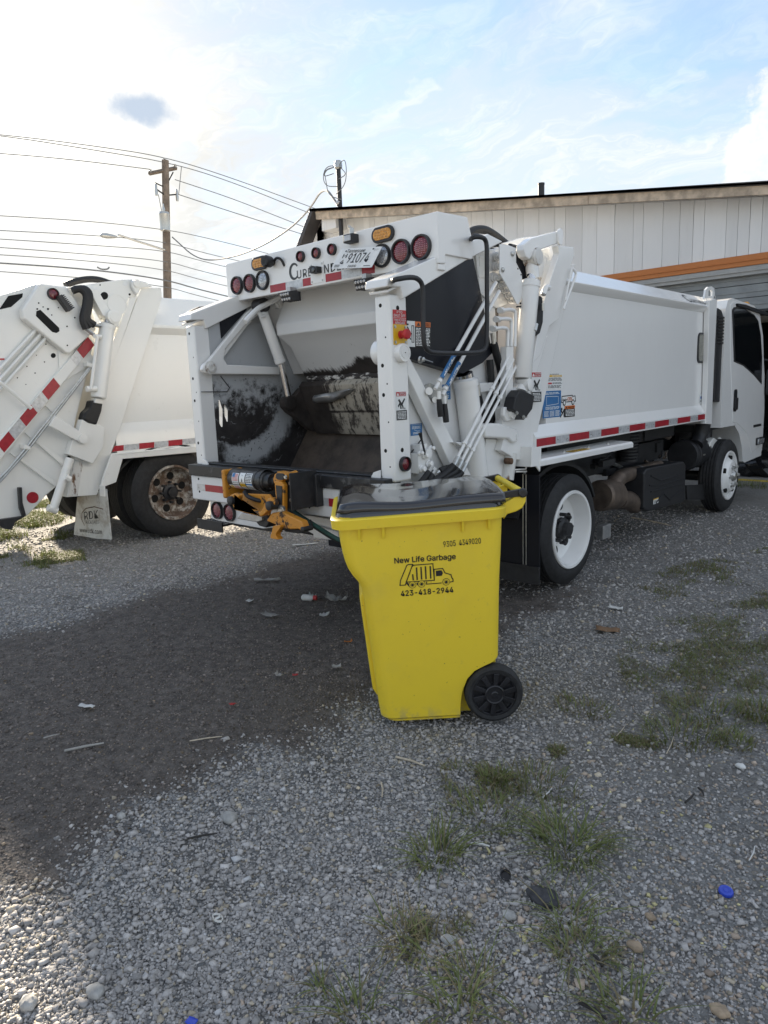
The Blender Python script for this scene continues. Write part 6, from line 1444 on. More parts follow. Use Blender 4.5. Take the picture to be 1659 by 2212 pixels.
# print
sd_o = CO; vup = CV * -LEAN + np.array([0, 0, 1.0])
def cdecal(): return Decal(tuple(sd_o), tuple(CU), tuple(vup))
def span(p0, p1): (a, b_), (c, e) = cs(p0), cs(p1); return a, b_, c - a, e - b_
def rtext(d, t, bl_, br_, hgt, **k):      # text along a base line given by two photo points
    (a, z0), (c, z1) = cs(bl_), cs(br_); L = math.hypot(c - a, z1 - z0); h = hgt * .32 / FPX * 3.15
    d.text(t, a, z0, L, h, INK, 1, rot=math.atan2(z1 - z0, c - a), **k)
d = cdecal(); rtext(d, '9305', (920, 582), (1003, 573), 38, bold=.006); rtext(d, '4349020', (1026, 571), (1173, 556), 38, bold=.006); d.build('serial_number', CT)
d = cdecal(); rtext(d, 'New Life Garbage', (590, 692), (1002, 662), 37, fat=.036); d.build('lettering', CT)
d = cdecal(); rtext(d, '423-418-2944', (634, 913), (986, 886), 37, fat=.040, sp=1.05); d.build('phone_number', CT)
d = cdecal(); K = lambda *pp: [cs(p) for p in pp]; lw = .0042
d.line(K((682, 700), (712, 698), (662, 838), (626, 840), (630, 806), (672, 706)), lw, INK, 1, True)
d.line(K((718, 704), (848, 694), (858, 806), (668, 818), (706, 716)), lw, INK, 1, True)
for xx, ya, yb in ((712, 770, 802), (738, 724, 800), (768, 720, 796), (798, 716, 794), (830, 714, 790)): d.line(K((xx, ya), (xx + 4, yb)), lw * 1.5, INK, 1)
d.line(K((856, 732), (914, 726), (930, 756), (970, 768), (978, 792), (984, 798), (984, 814), (964, 818)), lw, INK, 1); d.line(K((856, 732), (858, 806)), lw, INK, 1)
d.poly(K((868, 742), (906, 738), (916, 756), (908, 776), (870, 778)), INK, 1)
d.line(K((806, 818), (806, 832), (904, 824)), lw, INK, 1); d.line(K((676, 828), (686, 838)), lw * 2, INK, 1); d.poly(K((738, 822), (746, 820), (748, 838), (740, 840)), INK, 1)
for xx, yy in ((710, 836), (772, 830), (938, 816)):
    (u, z) = cs((xx, yy)); r = cs((xx + 25, yy))[0] - u
    d.circ(u, z, r, INK, 2, 24).circ(u, z, r * .86, CYEL, 3, 24).circ(u, z, r * .62, INK, 4, 24).circ(u, z, r * .52, CYEL, 5, 20).circ(u, z, r * .40, INK, 6, 20)
d.build('truck_logo', CT)

# ================================================================== second truck at the left
X2 = G(c4(1240, 1990))[0]; XS = X2 - .05; W2 = 2.35
T2 = thing('garbage_truck', 'cream white garbage truck with raised tailgate and rusty rimmed wheel beside the lot edge', 'truck', (X2 - W2 / 2, 5.5, 0))
def P4(p, X): return (X, *S(c4(*p), X))
def side2(pts, X0, th, m, name, parent=T2, bev=.008, **k):
    b = B(); b.px(SP(c4, pts, X0), X0 - th, X0, m); return b.build(name, parent, bev, **k)
cy, cz = S(c4(1262, 1720), X2); R2 = S(c4(1240, 1440), X2)[1] / 2
R2 = .50; rimr = .30
for side, x in ((1, X2), (-1, X2 - W2)):
    wheel('wheel', T2, (x, cy, R2), side, R2, rimr, .27, 'dish', rim_m=RIMR, dual=True)
    wheel('wheel', T2, (x, cy + 4.4, R2), side, R2, rimr, .27, 'hub')
b = B(); b.cyl((X2 - .4, cy, R2), (X2 - W2 + .4, cy, R2), .09, CHASSIS); b.build('axle', T2)
b = B()
for x in (X2 - .75, X2 - W2 + .67): b.box(x, x + .09, cy - 1.2, cy + 5.6, .80, 1.05, CHASSIS)
b.box(X2 - 1.9, X2 - .45, cy - .9, cy + 4.5, 1.0, 1.14, CHASSIS); b.build('chassis_frame', T2, .01)
# body: walls, rails, roof
yb, zb = S(c4(1000, 1340), XS); zs_b = S(c4(1420, 1335), XS)[1]; zlow = S(c4(1400, 1190), XS)[1]; zmid = S(c4(1390, 470), XS)[1]; zband = S(c4(1390, 425), XS)[1]
yfr = S(c4(1165, 200), XS)[0]
z_t0 = S(c4(1175, 228), XS - .1)[1]; z_t1 = S(c4(1540, 292), XS - .1)[1]
YE = yfr + 4.3
b = B(); b.box(X2 - W2 + .05, XS - .06, yb - .2, YE, zlow - .02, zmid, WHITE2); BD2 = b.build('packer_body', T2, .006)
extr_y([(XS - .06, zlow + .09), (XS, zlow - .02), (XS, zs_b - .03), (XS - .2, zs_b - .03), (XS - .2, zlow + .09)], yb - .25, YE, WHITE2).build('lower_rail', BD2, .004)
extr_y([(XS - .06, zmid - .10), (XS - .005, zmid - .03), (XS - .005, zmid), (XS - .32, z_t0 - .02), (X2 - W2 + .3, z_t0 - .02), (X2 - W2 + .05, zmid)], yb + .2, YE, WHITE2).build('roof', BD2, .006)
# slanted rear frame, cylinder, brackets
side2([(1015, 190), (1160, 190), (1168, 265), (868, 1200), (800, 1385), (700, 1685), (480, 1700), (600, 1170), (720, 1080), (770, 850), (990, 260)], XS + .03, .12, WHITE2, 'body_rear_frame')
b = B(); b.px(SP(c4, [(1015, 190), (1160, 190), (1168, 265), (868, 1200), (700, 1685), (480, 1700), (600, 1170), (990, 260)], XS), X2 - W2, X2 - W2 + .12, WHITE2); b.build('body_rear_frame', T2)
side2([(940, 250), (990, 250), (790, 830), (770, 840), (800, 620)], XS + .05, .06, WHITE2, 'frame_lip')
side2([(590, 1140), (690, 1165), (755, 1200), (745, 1340), (670, 1460), (490, 1390), (522, 1290), (548, 1290)], XS + .10, .10, WHITE2, 'hinge_bracket')
side2([(400, 1110), (560, 1215), (620, 1270), (610, 1305), (575, 1305), (355, 1185)], XS + .13, .03, WHITE2, 'bracket_arm')
b = B(); b.lathe(P4((597, 1280), XS + .13), (1, 0, 0), [(.045, 0), (.045, .02), (.02, .022), (.0001, .022)], WHITE2, 16); b.build('bracket_pin', T2)
side2([(540, 1430), (600, 1440), (560, 1690), (490, 1690)], XS + .035, .02, RUSTW, 'rust_stained_strip', bev=.003)
cyl_part('lift_cylinder', P4((708, 985), XS + .12), P4((772, 450), XS + .12), .075, P4((795, 405), XS + .12), m=WHITE2, parent=T2)
b = B(); b.lathe(P4((797, 407), XS + .12), (1, 0, 0), [(.07, -.08), (.07, .08), (.05, .085), (.05, .09), (.0001, .09)], WHITE2, 20); b.build('rod_eye', T2)
b = B(); b.tube([P4((700, 540), XS + .19), P4((655, 920), XS + .19)], .016, WHITE2, 10); b.lathe(P4((658, 920), XS + .17), (0, 1, 0), [(.03, -.05), (.03, .05)], WHITE2, 12); b.tube([P4((680, 540), XS + .19), P4((725, 545), XS + .17)], .022, WHITE2, 10); b.build('hydraulic_line', T2)
side2([(665, 1000), (745, 1010), (735, 1080), (700, 1180), (640, 1165), (600, 1140), (615, 1090), (650, 1060)], XS + .12, .14, HOSE, 'rubber_boot', bev=.02)
side2([(690, 985), (740, 990), (742, 1030), (680, 1020)], XS + .14, .1, WHITE2, 'cylinder_neck')
b = B(); b.tube([P4((505, 1420), XS + .14), P4((385, 1780), XS + .14)], .040, WHITE2, 14); b.tube([P4((345, 1775), XS + .14), P4((410, 1795), XS + .14)], .035, WHITE2, 12); o = b.build('support_strut', T2); b = B(); b.tube([P4((470, 1555), XS + .18), P4((505, 1570), XS + .18)], .03, WHITE2, 8); b.build('strut_clamp', o)
# tailgate swung up and back
tg = [(285, 155), (470, 180), (640, 200), (700, 480), (660, 660), (640, 760), (545, 1150), (520, 1290), (470, 1480), (410, 1620), (365, 1660), (330, 1690), (300, 1725), (200, 1830), (60, 1890), (-30, 1905), (-40, 1700), (-26, 1100), (-14, 520), (-10, 252)]  # unseen rear edge cut short so the sun reaches the near ground
b = B(); b.px(SP(c4, tg, XS), XS - .07, XS, WHITE2); TG = b.build('tailgate', T2, .012, label='raised white tailgate with slanting red and silver strip')
b = B(); b.px(SP(c4, tg, XS), X2 - W2 + .03, X2 - W2 + .10, WHITE2); b.build('far_side_plate', TG, .008)
b = B(); b.px(SP(c4, [(330, 185), (470, 205), (630, 225), (685, 480), (630, 750), (510, 1280), (400, 1610), (210, 1800), (170, 1600), (330, 1100), (420, 620)], XS), X2 - W2 + .10, XS - .07, WHITE2); b.build('hopper_shell', TG)
b = B(); b.px(SP(c4, [(636, 545), (690, 590), (25, 1405), (-28, 1470), (-28, 1322)], XS + .045), XS - .01, XS + .045, WHITE2); b.build('strip_rail', TG, .006)
b = B(); b.px(SP(c4, [(285, 158), (480, 185), (700, 490), (505, 668), (475, 660), (168, 410), (160, 345)], XS + .09), XS - .01, XS + .09, WHITE2); UB_ = b.build('upper_box', TG, .02, seg=3)
def pxdec(pts, X, m, name, parent):
    b = B(); b.add([(X + .0015, *S(c4(*p), X)) for p in pts], [list(range(len(pts)))], m); return b.build(name, parent, smooth=False, fix=False)
for k, (x0, x1, m) in enumerate(((632, 552, REDREF), (552, 505, SILREF), (385, 300, REDREF), (300, 222, SILREF), (222, 140, REDREF), (140, 60, SILREF), (60, -18, REDREF))):
    ln = lambda x: 605 + (632 - x) * 1.19
    pts = [(x0 - 0, ln(x0) - 60), (x0 + 48, ln(x0) - 0), (x1 + 48, ln(x1)), (x1, ln(x1) - 60)]
    pxdec(pts, XS + .046, m, 'reflector', TG)
oc = lambda p, X, r, m, n=18: pxdec([(p[0] + r * math.cos(2 * math.pi * i / n), p[1] + r * math.sin(2 * math.pi * i / n)) for i in range(n)], X, m, 'bolt_hole_disc', TG)
pxdec([(262, 360), (290, 350), (425, 480), (428, 505), (405, 518), (375, 510), (258, 395)], XS + .091, HOLESHADE, 'slot_shade', UB_)  # drawn as a flat dark patch, its shade put into the colour
for p, r in (((278, 302), 6), ((310, 330), 5), ((268, 345), 7), ((345, 345), 8), ((372, 388), 5), ((420, 335), 5), ((538, 407), 6), ((482, 470), 6), ((484, 607), 6)): oc(p, XS + .091, r, HOLESHADE, 10)
for p, r in (((383, 680), 18), ((125, 840), 5), ((252, 806), 5), ((320, 726), 5), ((330, 598), 5), ((193, 758), 5), ((262, 678), 4), ((186, 888), 4)): oc(p, XS + .001, r, HOLESHADE, 14)
y, z = S(c4(380, 237), XS + .09); round_lamp('marker_light', TG, (XS + .09, y, z), (1, 0, 0), .055, REDLENS, dots=False)
y, z = S(c4(234, 1702), XS); b = B(); b.lathe((XS, y, z), (1, 0, 0), [(.055, 0), (.055, .006)], REDREF, 22); b.build('round_reflector', TG)
b = B(); b.px(SP(c4, [(418, 250), (445, 240), (525, 345), (500, 362)], XS + .17), XS + .09, XS + .17, STEELB)
for k in range(9): b.px(SP(c4, [(445 + k * 9, 250 + k * 11), (462 + k * 9, 240 + k * 11), (466 + k * 9, 246 + k * 11), (449 + k * 9, 256 + k * 11)], XS + .16), XS + .10, XS + .16, STEELB)
b.build('work_light', TG)
for k in range(2): b = B(); b.tube([P4((668 - 8 * k, 735 + 25 * k), XS + .09), P4((200, 1330 + 30 * k), XS + .09), P4((60 - 10 * k, 1500 + 30 * k), XS + .09), P4((-25, 1585 + 30 * k), XS + .09)], .012, ZINC, 10); b.build('hydraulic_line', TG)
for p in ((655, 745), (200, 1340)): b = B(); q = SP(c4, [(p[0] - 30, p[1] - 20), (p[0] + 20, p[1] - 5), (p[0] + 25, p[1] + 20), (p[0] - 25, p[1] + 12)], XS + .11); b.px(q, XS, XS + .11, WHITE2); b.build('line_clamp', TG, .004)
for k in range(3): b = B(); b.tube([P4((330 - 35 * k, 555 - 30 * k), XS + .03), P4((-15, 942 - 75 * k), XS + .03)], .016, WHITE2, 8); b.build('hard_pipe', TG)
b = B(); b.tube([P4((225, 1060), XS + .08), P4((0, 870), XS + .09), P4((-14, 860), XS + .01)], .018, WHITE2, 10); b.build('grab_bar', TG)
side2([(420, 620), (640, 660), (720, 730), (640, 760), (470, 860), (430, 800)], XS + .02, .03, WHITE2, 'gusset_plate', TG, .006)
for q in (((330, 1040), (345, 1050), (590, 1260), (570, 1290)), ((180, 1235), (195, 1240), (480, 1440), (460, 1480)), ((70, 1380), (90, 1380), (420, 1600), (400, 1625))): side2(list(q), XS + .03, .04, WHITE2, 'stiffener', TG, .006)
side2([(135, 1630), (160, 1628), (165, 1740), (190, 1830), (170, 1845), (145, 1780)], XS + .06, .05, STEELB, 'black_guide', TG, .006)
side2([(0, 1860), (150, 1840), (190, 1835), (110, 1880), (90, 1935), (40, 1930), (0, 1905), (-25, 1905), (-25, 1880)], XS + .05, .4, STEELB, 'rubber_lip', TG, .008)
pxdec([(-20, 700), (35, 700), (33, 780), (-20, 785)], XS + .002, PAPER, 'label', TG); pxdec([(-20, 700), (32, 700), (32, 712), (-20, 712)], XS + .004, RED, 'label_band', TG)
pxdec([(-8, 350), (60, 250), (165, 232), (160, 260), (80, 330)], XS + .001, HOLESHADE, 'window_dark_patch', TG)  # flat dark patch laid on for the shade of an opening
# hinge plates on top and hoses
side2([(480, 190), (600, 170), (880, 132), (960, 130), (1050, 150), (1100, 185), (1015, 195), (985, 250), (930, 262), (850, 480), (720, 420), (640, 230)], XS + .06, .03, WHITE2, 'hinge_plate')
for p, r, m in (((750, 250), 28, HOLESHADE), ((900, 160), 19, PAPER), ((933, 240), 8, HOLESHADE), ((720, 172), 5, HOLESHADE)): oc(p, XS + .061, r, m)
b = B(); y, z = S(c4(843, 312), XS + .06); b.lathe((XS + .055, y, z), (1, 0, 0), [(.105, 0), (.105, .010), (.095, .012), (.095, .008), (.0001, .008)], WHITE2, 30); b.build('access_cover', T2)
side2([(950, 150), (965, 132), (1000, 130), (1020, 150), (1010, 185), (1000, 235), (985, 240), (955, 190)], XS + .11, .05, WHITE2, 'hinge_link', bev=.015); b = B(); b.lathe(P4((983, 160), XS + .11), (1, 0, 0), [(.04, 0), (.04, .012), (.03, .014), (.0001, .014)], WHITE2, 18); b.build('hinge_pin', T2)
side2([(630, 185), (700, 195), (800, 370), (775, 410), (740, 390)], XS + .16, .12, WHITE2, 'cylinder_arm')
for k in range(3): b = B(); b.tube([P4((520 + 8 * k, 215 - 6 * k), XS + .12), P4((575 + 20 * k, 195), XS + .14), P4((625 + 12 * k, 240), XS + .15), P4((615 + 14 * k, 330), XS + .15), P4((590 + 14 * k, 420), XS + .15), P4((620 + 30 * k, 490 - 15 * k), XS + .15)], .034, HOSE, 10, smooth=2); b.build('hydraulic_hose', T2)
b = B(); b.tube([P4((620, 490), XS + .15), P4((690, 540), XS + .16)], .018, ZINC, 8); b.tube([P4((655, 455), XS + .15), P4((725, 470), XS + .15)], .018, ZINC, 8); b.build('hose_end', T2)
b = B(); b.tube([P4((470, 175), XS - .6), P4((540, 145), XS - .6), P4((640, 128), XS - .6), P4((720, 135), XS - .6), P4((800, 165), XS - .6)], .035, HOSE, 10, smooth=2); b.build('top_hose', T2)
# ledge, strip, mud flap
side2([(805, 1385), (1440, 1328), (1440, 1375), (885, 1425), (838, 1592), (760, 1622), (722, 1640), (745, 1550)], XS + .12, .03, WHITE2, 'fender'); b = B(); b.px(SP(c4, [(805, 1385), (1440, 1328), (1900, 1280), (1900, 1292), (1440, 1340), (812, 1398)], XS + .02), XS - .05, XS + .12, WHITE2); b.build('fender_ledge', T2, .004)
for x0, x1, m in ((805, 890, REDREF), (890, 1002, SILREF), (1002, 1110, REDREF), (1110, 1212, SILREF), (1212, 1313, REDREF), (1313, 1410, SILREF), (1410, 1500, REDREF)):
    f_ = lambda x: (1352 - (x - 805) * .098)
    pxdec([(x0 + (18 if x0 == 805 else 0), f_(x0) - 21), (x0, f_(x0) + 21), (x1, f_(x1) + 19), (x1, f_(x1) - 20)], XS + .003, m, 'reflector', BD2)
def mud(p): return np.array((lambda q: (q[0], yfl, q[1]))(R(c4(*p), yfl)))
yfl = S(c4(650, 1690), X2 - .1)[0] + .05
fl = [mud(p) for p in ((555, 1700), (765, 1640), (800, 2005), (700, 2000), (530, 1970))]
b = B(); b.prism([tuple(q) for q in fl], (0, .012, 0), FLAPW); MF2 = b.build('mud_flap', T2, .003, label='dirty white mud flap lettered RDK TRUCK SALES')
b = B(); q = mud((745, 1650)); b.box(q[0] - .05, q[0] + .05, yfl - .02, yfl, q[2] - .06, q[2] + .05, WHITE2); b.build('flap_bracket', MF2, .004)
def mdec(t, p0, p1, hgt, m, **k):
    a, c = mud(p0), mud(p1); L = np.linalg.norm(c - a); d = Decal(a, (c - a) / L, UZ); h = (mud((p0[0], p0[1] - hgt)) - a)[2]; d.text(t, 0, 0, L, h, m, 1, **k); d.n = np.array([0, -1.0, 0]); return d
mdec('RDK', (610, 1862), (712, 1850), 55, LETTER, bold=.01).build('lettering', MF2); mdec('TRUCK SALES', (610, 1890), (715, 1888), 22, LETTER).build('lettering', MF2); mdec('www.rdk.com', (575, 1950), (735, 1965), 30, INK, bold=.012).build('lettering', MF2)
d = Decal(mud((600, 1880)), UX, UZ); a = mud((600, 1880)); arcp = [(mud(p)[0] - a[0], mud(p)[2] - a[2]) for p in ((608, 1900), (590, 1860), (592, 1810), (620, 1780), (680, 1768), (742, 1785))]; d.line(arcp, .010, RUST, 1); d.build('logo_arc', MF2)
b = B(); b.box(X2 - W2 + .1, X2 - .3, cy - 1.0, cy + .9, .95, 1.05, CHASSIS); b.px([(cy + .75 * math.cos(math.radians(a)), .5 + .54 * math.sin(math.radians(a))) for a in range(20, 161, 10)] + [(cy + .72 * math.cos(math.radians(a)), .5 + .52 * math.sin(math.radians(a))) for a in range(160, 19, -10)], X2 - .6, X2 - .05, CHASSIS); b.build('wheel_guard', T2)
b = B(); b.box(X2 - W2, X2, YE + .1, YE + 1.9, .8, 2.5, WHITE2); b.build('cab', T2, .08, seg=3)
b = B(); b.box(X2 - W2 + .3, XS - .3, cy - 1.35, cy - .7, .75, 1.1, CHASSIS); b.build('tail_crossmember', T2, .02)
# ================================================================== plants
def grassmat(name, a, b2):
    m, nt, b_, P = newmat(name)
    nt.links.new(P.noise(25, 3, .6).ss(.3, .7).mix(a, b2).s, b_.inputs['Base Color']); b_.inputs['Roughness'].default_value = .6
    tr = nt.nodes.new('ShaderNodeBsdfTranslucent'); nt.links.new(P.noise(25, 3, .6).mix(a, b2).s, tr.inputs[0])
    mx = nt.nodes.new('ShaderNodeMixShader'); mx.inputs[0].default_value = .25
    out = nt.nodes['Material Output']; nt.links.new(b_.outputs[0], mx.inputs[1]); nt.links.new(tr.outputs[0], mx.inputs[2]); nt.links.new(mx.outputs[0], out.inputs[0]); return m
GR1 = grassmat('grass_green', (.10, .13, .034), (.21, .235, .08))
GR2 = grassmat('grass_dry', (.15, .13, .065), (.24, .20, .11))
def blades(pos, hmin, hmax, width, lean, rs, dry=.25, flat=1.0, dirs=None):
    """pos: n x 2 roots -> vertices and faces of curved tapering blades"""
    n = len(pos); SEG = 4
    h = rs.uniform(hmin, hmax, n); a = rs.uniform(0, 6.283, n) if dirs is None else dirs
    ln = rs.uniform(.25, 1.0, n) * lean; w = width * rs.uniform(.7, 1.3, n)
    base = np.stack([pos[:, 0], pos[:, 1], gh(pos[:, 0], pos[:, 1]) + .002], -1)
    d = np.stack([np.cos(a), np.sin(a), np.zeros(n)], -1); pr = np.stack([-np.sin(a), np.cos(a), np.zeros(n)], -1)
    V_ = np.zeros((n, (SEG + 1) * 2, 3))
    for s in range(SEG + 1):
        t = s / SEG; c = base + d * (ln * h * t ** 1.6)[:, None] + np.array([0, 0, 1]) * (h * (t - .42 * np.clip(ln, 0, 1.6) * t ** 2.4) * flat)[:, None]
        ww = (w * (1 - t) ** .7 * .5 + .0002)[:, None]
        V_[:, 2 * s] = c - pr * ww; V_[:, 2 * s + 1] = c + pr * ww
    f = []
    for s in range(SEG): f.append([2 * s, 2 * s + 1, 2 * s + 3, 2 * s + 2])
    F = np.array(f)[None] + (np.arange(n) * (SEG + 1) * 2)[:, None, None]
    mi = np.repeat((rs.uniform(0, 1, n) < dry).astype(int), SEG)
    return V_.reshape(-1, 3), F.reshape(-1, 4), mi
def grassobj(name, parts):
    vs, fs, ms, o = [], [], [], 0
    for v, f, m in parts: vs.append(v); fs.append(f + o); ms.append(m); o += len(v)
    v = np.concatenate(vs); f = np.concatenate(fs); m = np.concatenate(ms)
    org = np.array([v[:, 0].mean(), v[:, 1].mean(), v[:, 2].min()])
    me = bpy.data.meshes.new(name); me.from_pydata((v - org).tolist(), [], f.tolist()); me.materials.append(GR1); me.materials.append(GR2); me.polygons.foreach_set('material_index', m.astype(np.int32))
    ob = bpy.data.objects.new(name, me); COL.objects.link(ob); ob.location = org; return ob
rs = np.random.RandomState(21)
def tuft(p, rad, n, h, lean, label, dry=.2, el=1.0):
    c = np.array(G(p)); r = rad * np.sqrt(rs.uniform(0, 1, n)); a = rs.uniform(0, 6.283, n)
    pos = c + np.stack([np.cos(a) * r * el, np.sin(a) * r], -1)
    outw = a + rs.normal(0, .7, n)
    o = grassobj('grass_tuft', [blades(pos, h * .5, h, .0050, lean, rs, dry, dirs=outw)])
    tag(o, label, 'grass tuft', 'grass tufts in the gravel')
tuft((945, 1845), .08, 110, .12, 1.8, 'upright bushy grass tuft in gravel left of the widest tuft')
tuft((1225, 1830), .11, 170, .14, 2.1, 'widest dense grass tuft sprawling over the gravel', .12)
tuft((1045, 1755), .12, 170, .07, 1.4, 'low matted olive grass patch below the cart wheel', .4, 1.4)
tuft((1165, 1690), .12, 150, .07, 1.3, 'short grass clump beside pale yellowish pebbles', .3, 1.4)
tuft((1070, 1680), .06, 110, .07, 1.3, 'small grass sprig behind the low matted patch', .3)
tuft((1475, 1585), .14, 210, .09, 1.4, 'thick grass clump with a pale seed stalk', .35, 1.3)
tuft((1540, 1545), .14, 170, .09, 1.4, 'loose grass clump just behind the pale seed stalk', .35, 1.3)
tuft((1590, 1602), .08, 120, .06, 1.4, 'small dry weed at the edge of the gravel', .4)
tuft((915, 2040), .08, 42, .09, 2.6, 'sparse spreading crabgrass sprig with pale stem', .45)
tuft((860, 2005), .06, 40, .08, 2.4, 'thin crabgrass runner beside the sparse sprig', .45)
tuft((1225, 1985), .07, 55, .10, 2.4, 'crabgrass rosette just below the dark round stone', .3)
tuft((1250, 2060), .07, 60, .09, 2.5, 'lower crabgrass rosette trailing from the one by the dark stone', .3)
tuft((1020, 2120), .06, 36, .10, 2.6, 'narrow crabgrass sprig among the larger grey stones', .4)
tuft((985, 2180), .07, 45, .09, 2.5, 'leggy crabgrass sprig with several pale stems', .4)
tuft((1365, 2195), .08, 60, .11, 2.3, 'fan shaped crabgrass clump beside a dark twig', .35)
tuft((775, 2175), .05, 36, .10, 2.0, 'small upright weed near the bit of blue plastic', .3)
tuft((690, 2120), .03, 26, .06, 1.6, 'tiny sprout of grass alone in grey gravel', .3)
tuft((1260, 1520), .10, 150, .05, 1.3, 'thin grass growing close behind the cart wheel', .5, 1.6)
tuft((1640, 1540), .10, 160, .10, 1.3, 'grass clump standing along the worn grass strip', .3)
tuft((1625, 1052), .25, 220, .16, 1.2, 'green weeds at the foot of the garage slab', .15, 1.4)
# low ground cover too thin to count
_lat = np.random.RandomState(4).uniform(0, 1, (64, 64))
def vnoise(x, y):
    xi, yi = np.floor(x).astype(int), np.floor(y).astype(int); fx, fy = x - xi, y - yi; fx, fy = fx * fx * (3 - 2 * fx), fy * fy * (3 - 2 * fy)
    g = lambda a, b: _lat[a % 64, b % 64]
    return (g(xi, yi) * (1 - fx) + g(xi + 1, yi) * fx) * (1 - fy) + (g(xi, yi + 1) * (1 - fx) + g(xi + 1, yi + 1) * fx) * fy
def scat(poly, n, hmin, hmax, lean, dry, clump=1.0, wd=.004):
    P_ = np.array([G(p) for p in poly]); lo, hi = P_.min(0), P_.max(0); out = []
    while sum(len(q) for q in out) < n:
        q = rs.uniform(lo, hi, (n * 2, 2)); ins = np.zeros(len(q), bool); j = len(P_) - 1
        for i in range(len(P_)):
            c = ((P_[i, 1] > q[:, 1]) != (P_[j, 1] > q[:, 1])) & (q[:, 0] < (P_[j, 0] - P_[i, 0]) * (q[:, 1] - P_[i, 1]) / (P_[j, 1] - P_[i, 1] + 1e-9) + P_[i, 0]); ins ^= c; j = i
        f = (vnoise(q[:, 0] * 1.7 + 3, q[:, 1] * 1.7) - .5) * 2.0 + (vnoise(q[:, 0] * 4.3, q[:, 1] * 4.3 + 7) - .5) * 1.3 + (vnoise(q[:, 0] * 11, q[:, 1] * 11) - .5) * .9
        edge = np.min([np.abs((P_[i, 0] - P_[i - 1, 0]) * (P_[i - 1, 1] - q[:, 1]) - (P_[i - 1, 0] - q[:, 0]) * (P_[i, 1] - P_[i - 1, 1])) / np.linalg.norm(P_[i] - P_[i - 1]) for i in range(len(P_))], 0)
        ins &= rs.uniform(-1, 1, len(q)) * .45 + f * clump - .5 * np.clip(1 - edge / .5, 0, 1) > .22
        out.append(q[ins])
    pos = np.concatenate(out)[:n]; return blades(pos, hmin, hmax, wd, lean, rs, dry)
parts = [scat([(1300, 1320), (1700, 1225), (1850, 1420), (1750, 1600), (1370, 1610), (1340, 1440)], 6500, .010, .040, 1.9, .50, .75, .0042),
         scat([(1380, 1240), (1659, 1180), (1750, 1300), (1330, 1330)], 1800, .012, .035, 1.6, .5, 1.0, .006),
         scat([(1150, 1560), (1500, 1540), (1500, 1640), (1200, 1640)], 700, .01, .03, 1.8, .55, 1.0),
         scat([(950, 1640), (1320, 1640), (1330, 1780), (960, 1800)], 700, .012, .035, 1.8, .55, 1.2),
         scat([(880, 1850), (1330, 1800), (1340, 2100), (880, 2100)], 380, .012, .035, 1.8, .6, 1.0, .003)]
o = grassobj('ground_cover', parts); stuff(o); o['label'] = 'thin worn grass spread over the gravel'; o['category'] = 'grass'
parts = [scat([(-250, 1075), (170, 1085), (150, 1150), (120, 1200), (-250, 1240)], 15000, .04, .12, 1.1, .2, .9, .009),
         scat([(-250, 1170), (160, 1150), (190, 1215), (-250, 1270)], 5000, .02, .06, 1.2, .3, .6, .008)]
o = grassobj('grass_verge', parts); stuff(o); o['label'] = 'sunlit and shaded grass beneath the raised tailgate'; o['category'] = 'grass'
# ================================================================== litter and odd stones
GROUPS = {'stick': 'sticks and twigs on the ground', 'twig': 'sticks and twigs on the ground', 'stone': 'larger stones lying in the gravel', 'bottle_cap': 'bottle caps on the ground', 'paper_scrap': 'litter scraps on the ground', 'paper_strip': 'litter scraps on the ground', 'plastic_scrap': 'litter scraps on the ground', 'plastic_bag': 'litter scraps on the ground', 'cardboard_scrap': 'litter scraps on the ground', 'peel_scrap': 'litter scraps on the ground'}
def lit(name, label, cat, b, bev=0.0, grp=None): return tag(b.build(name, None, bev), label, cat, grp or GROUPS.get(name))
def gp(p, z=0.0): q = G(p); return (q[0], q[1], float(gh(np.array(q[0]), np.array(q[1]))) + .008 + z)
def flatbit(p, L, W, ang, m, name, label, cat, curl=.02, n=6, h=.004):
    c = np.array(gp(p)); u = np.array([math.cos(ang), math.sin(ang), 0]); v = np.array([-math.sin(ang), math.cos(ang), 0]); r = random.Random(label); vs, fs = [], []
    for i in range(n + 1):
        for j in range(4):
            s, t = i / n - .5, j / 3 - .5; k = 1 - .35 * abs(s) * r.uniform(.4, 1.2)
            vs.append(tuple(c + u * s * L * (1 + r.uniform(-.1, .1)) + v * t * W * k + np.array([0, 0, h + curl * (s * s + t * t) * r.uniform(.2, 1.6)])))
    for i in range(n):
        for j in range(3): fs.append((i * 4 + j, i * 4 + j + 1, i * 4 + j + 5, i * 4 + j + 4))
    b = B(); b.add(vs, fs, m); o = lit(name, label, cat, b); md = o.modifiers.new('thick', 'SOLIDIFY'); md.thickness = .002; return o
def stick(p0, p1, r, m, label, name='stick', z=.004):
    a, c = gp(p0, z), gp(p1, z); mid = tuple((np.array(a) + np.array(c)) / 2 + np.array([.004, .003, .003])); r *= .7; b = B(); b.tube([a, mid, c], [r, r * 1.1, r * .6], m, 6); lit(name, label, 'stick' if name in ('stick', 'twig') else name.replace('_', ' '), b)
PALE = mat('pale_wood', (.50, .43, .33), .8, 0, .2, 20); DTW = mat('dark_twig_bark', (.03, .027, .025), .8); PWHT = mat('litter_white', (.62, .62, .60), .6, 0, .1, 14); PGRY = mat('litter_grey', (.34, .33, .31), .7, 0, .2, 10); LRED = mat('litter_red', (.45, .04, .04), .5); LORG = mat('litter_orange', (.50, .17, .03), .5); LBLU = mat('litter_blue', (.03, .07, .50), .35); DSTN = mat('dark_stone', (.05, .05, .055), .85, 0, .4, 40, bmp=.5)
stick((855, 1632), (918, 1654), .006, PALE, 'pale split stick lying in front of the cart')
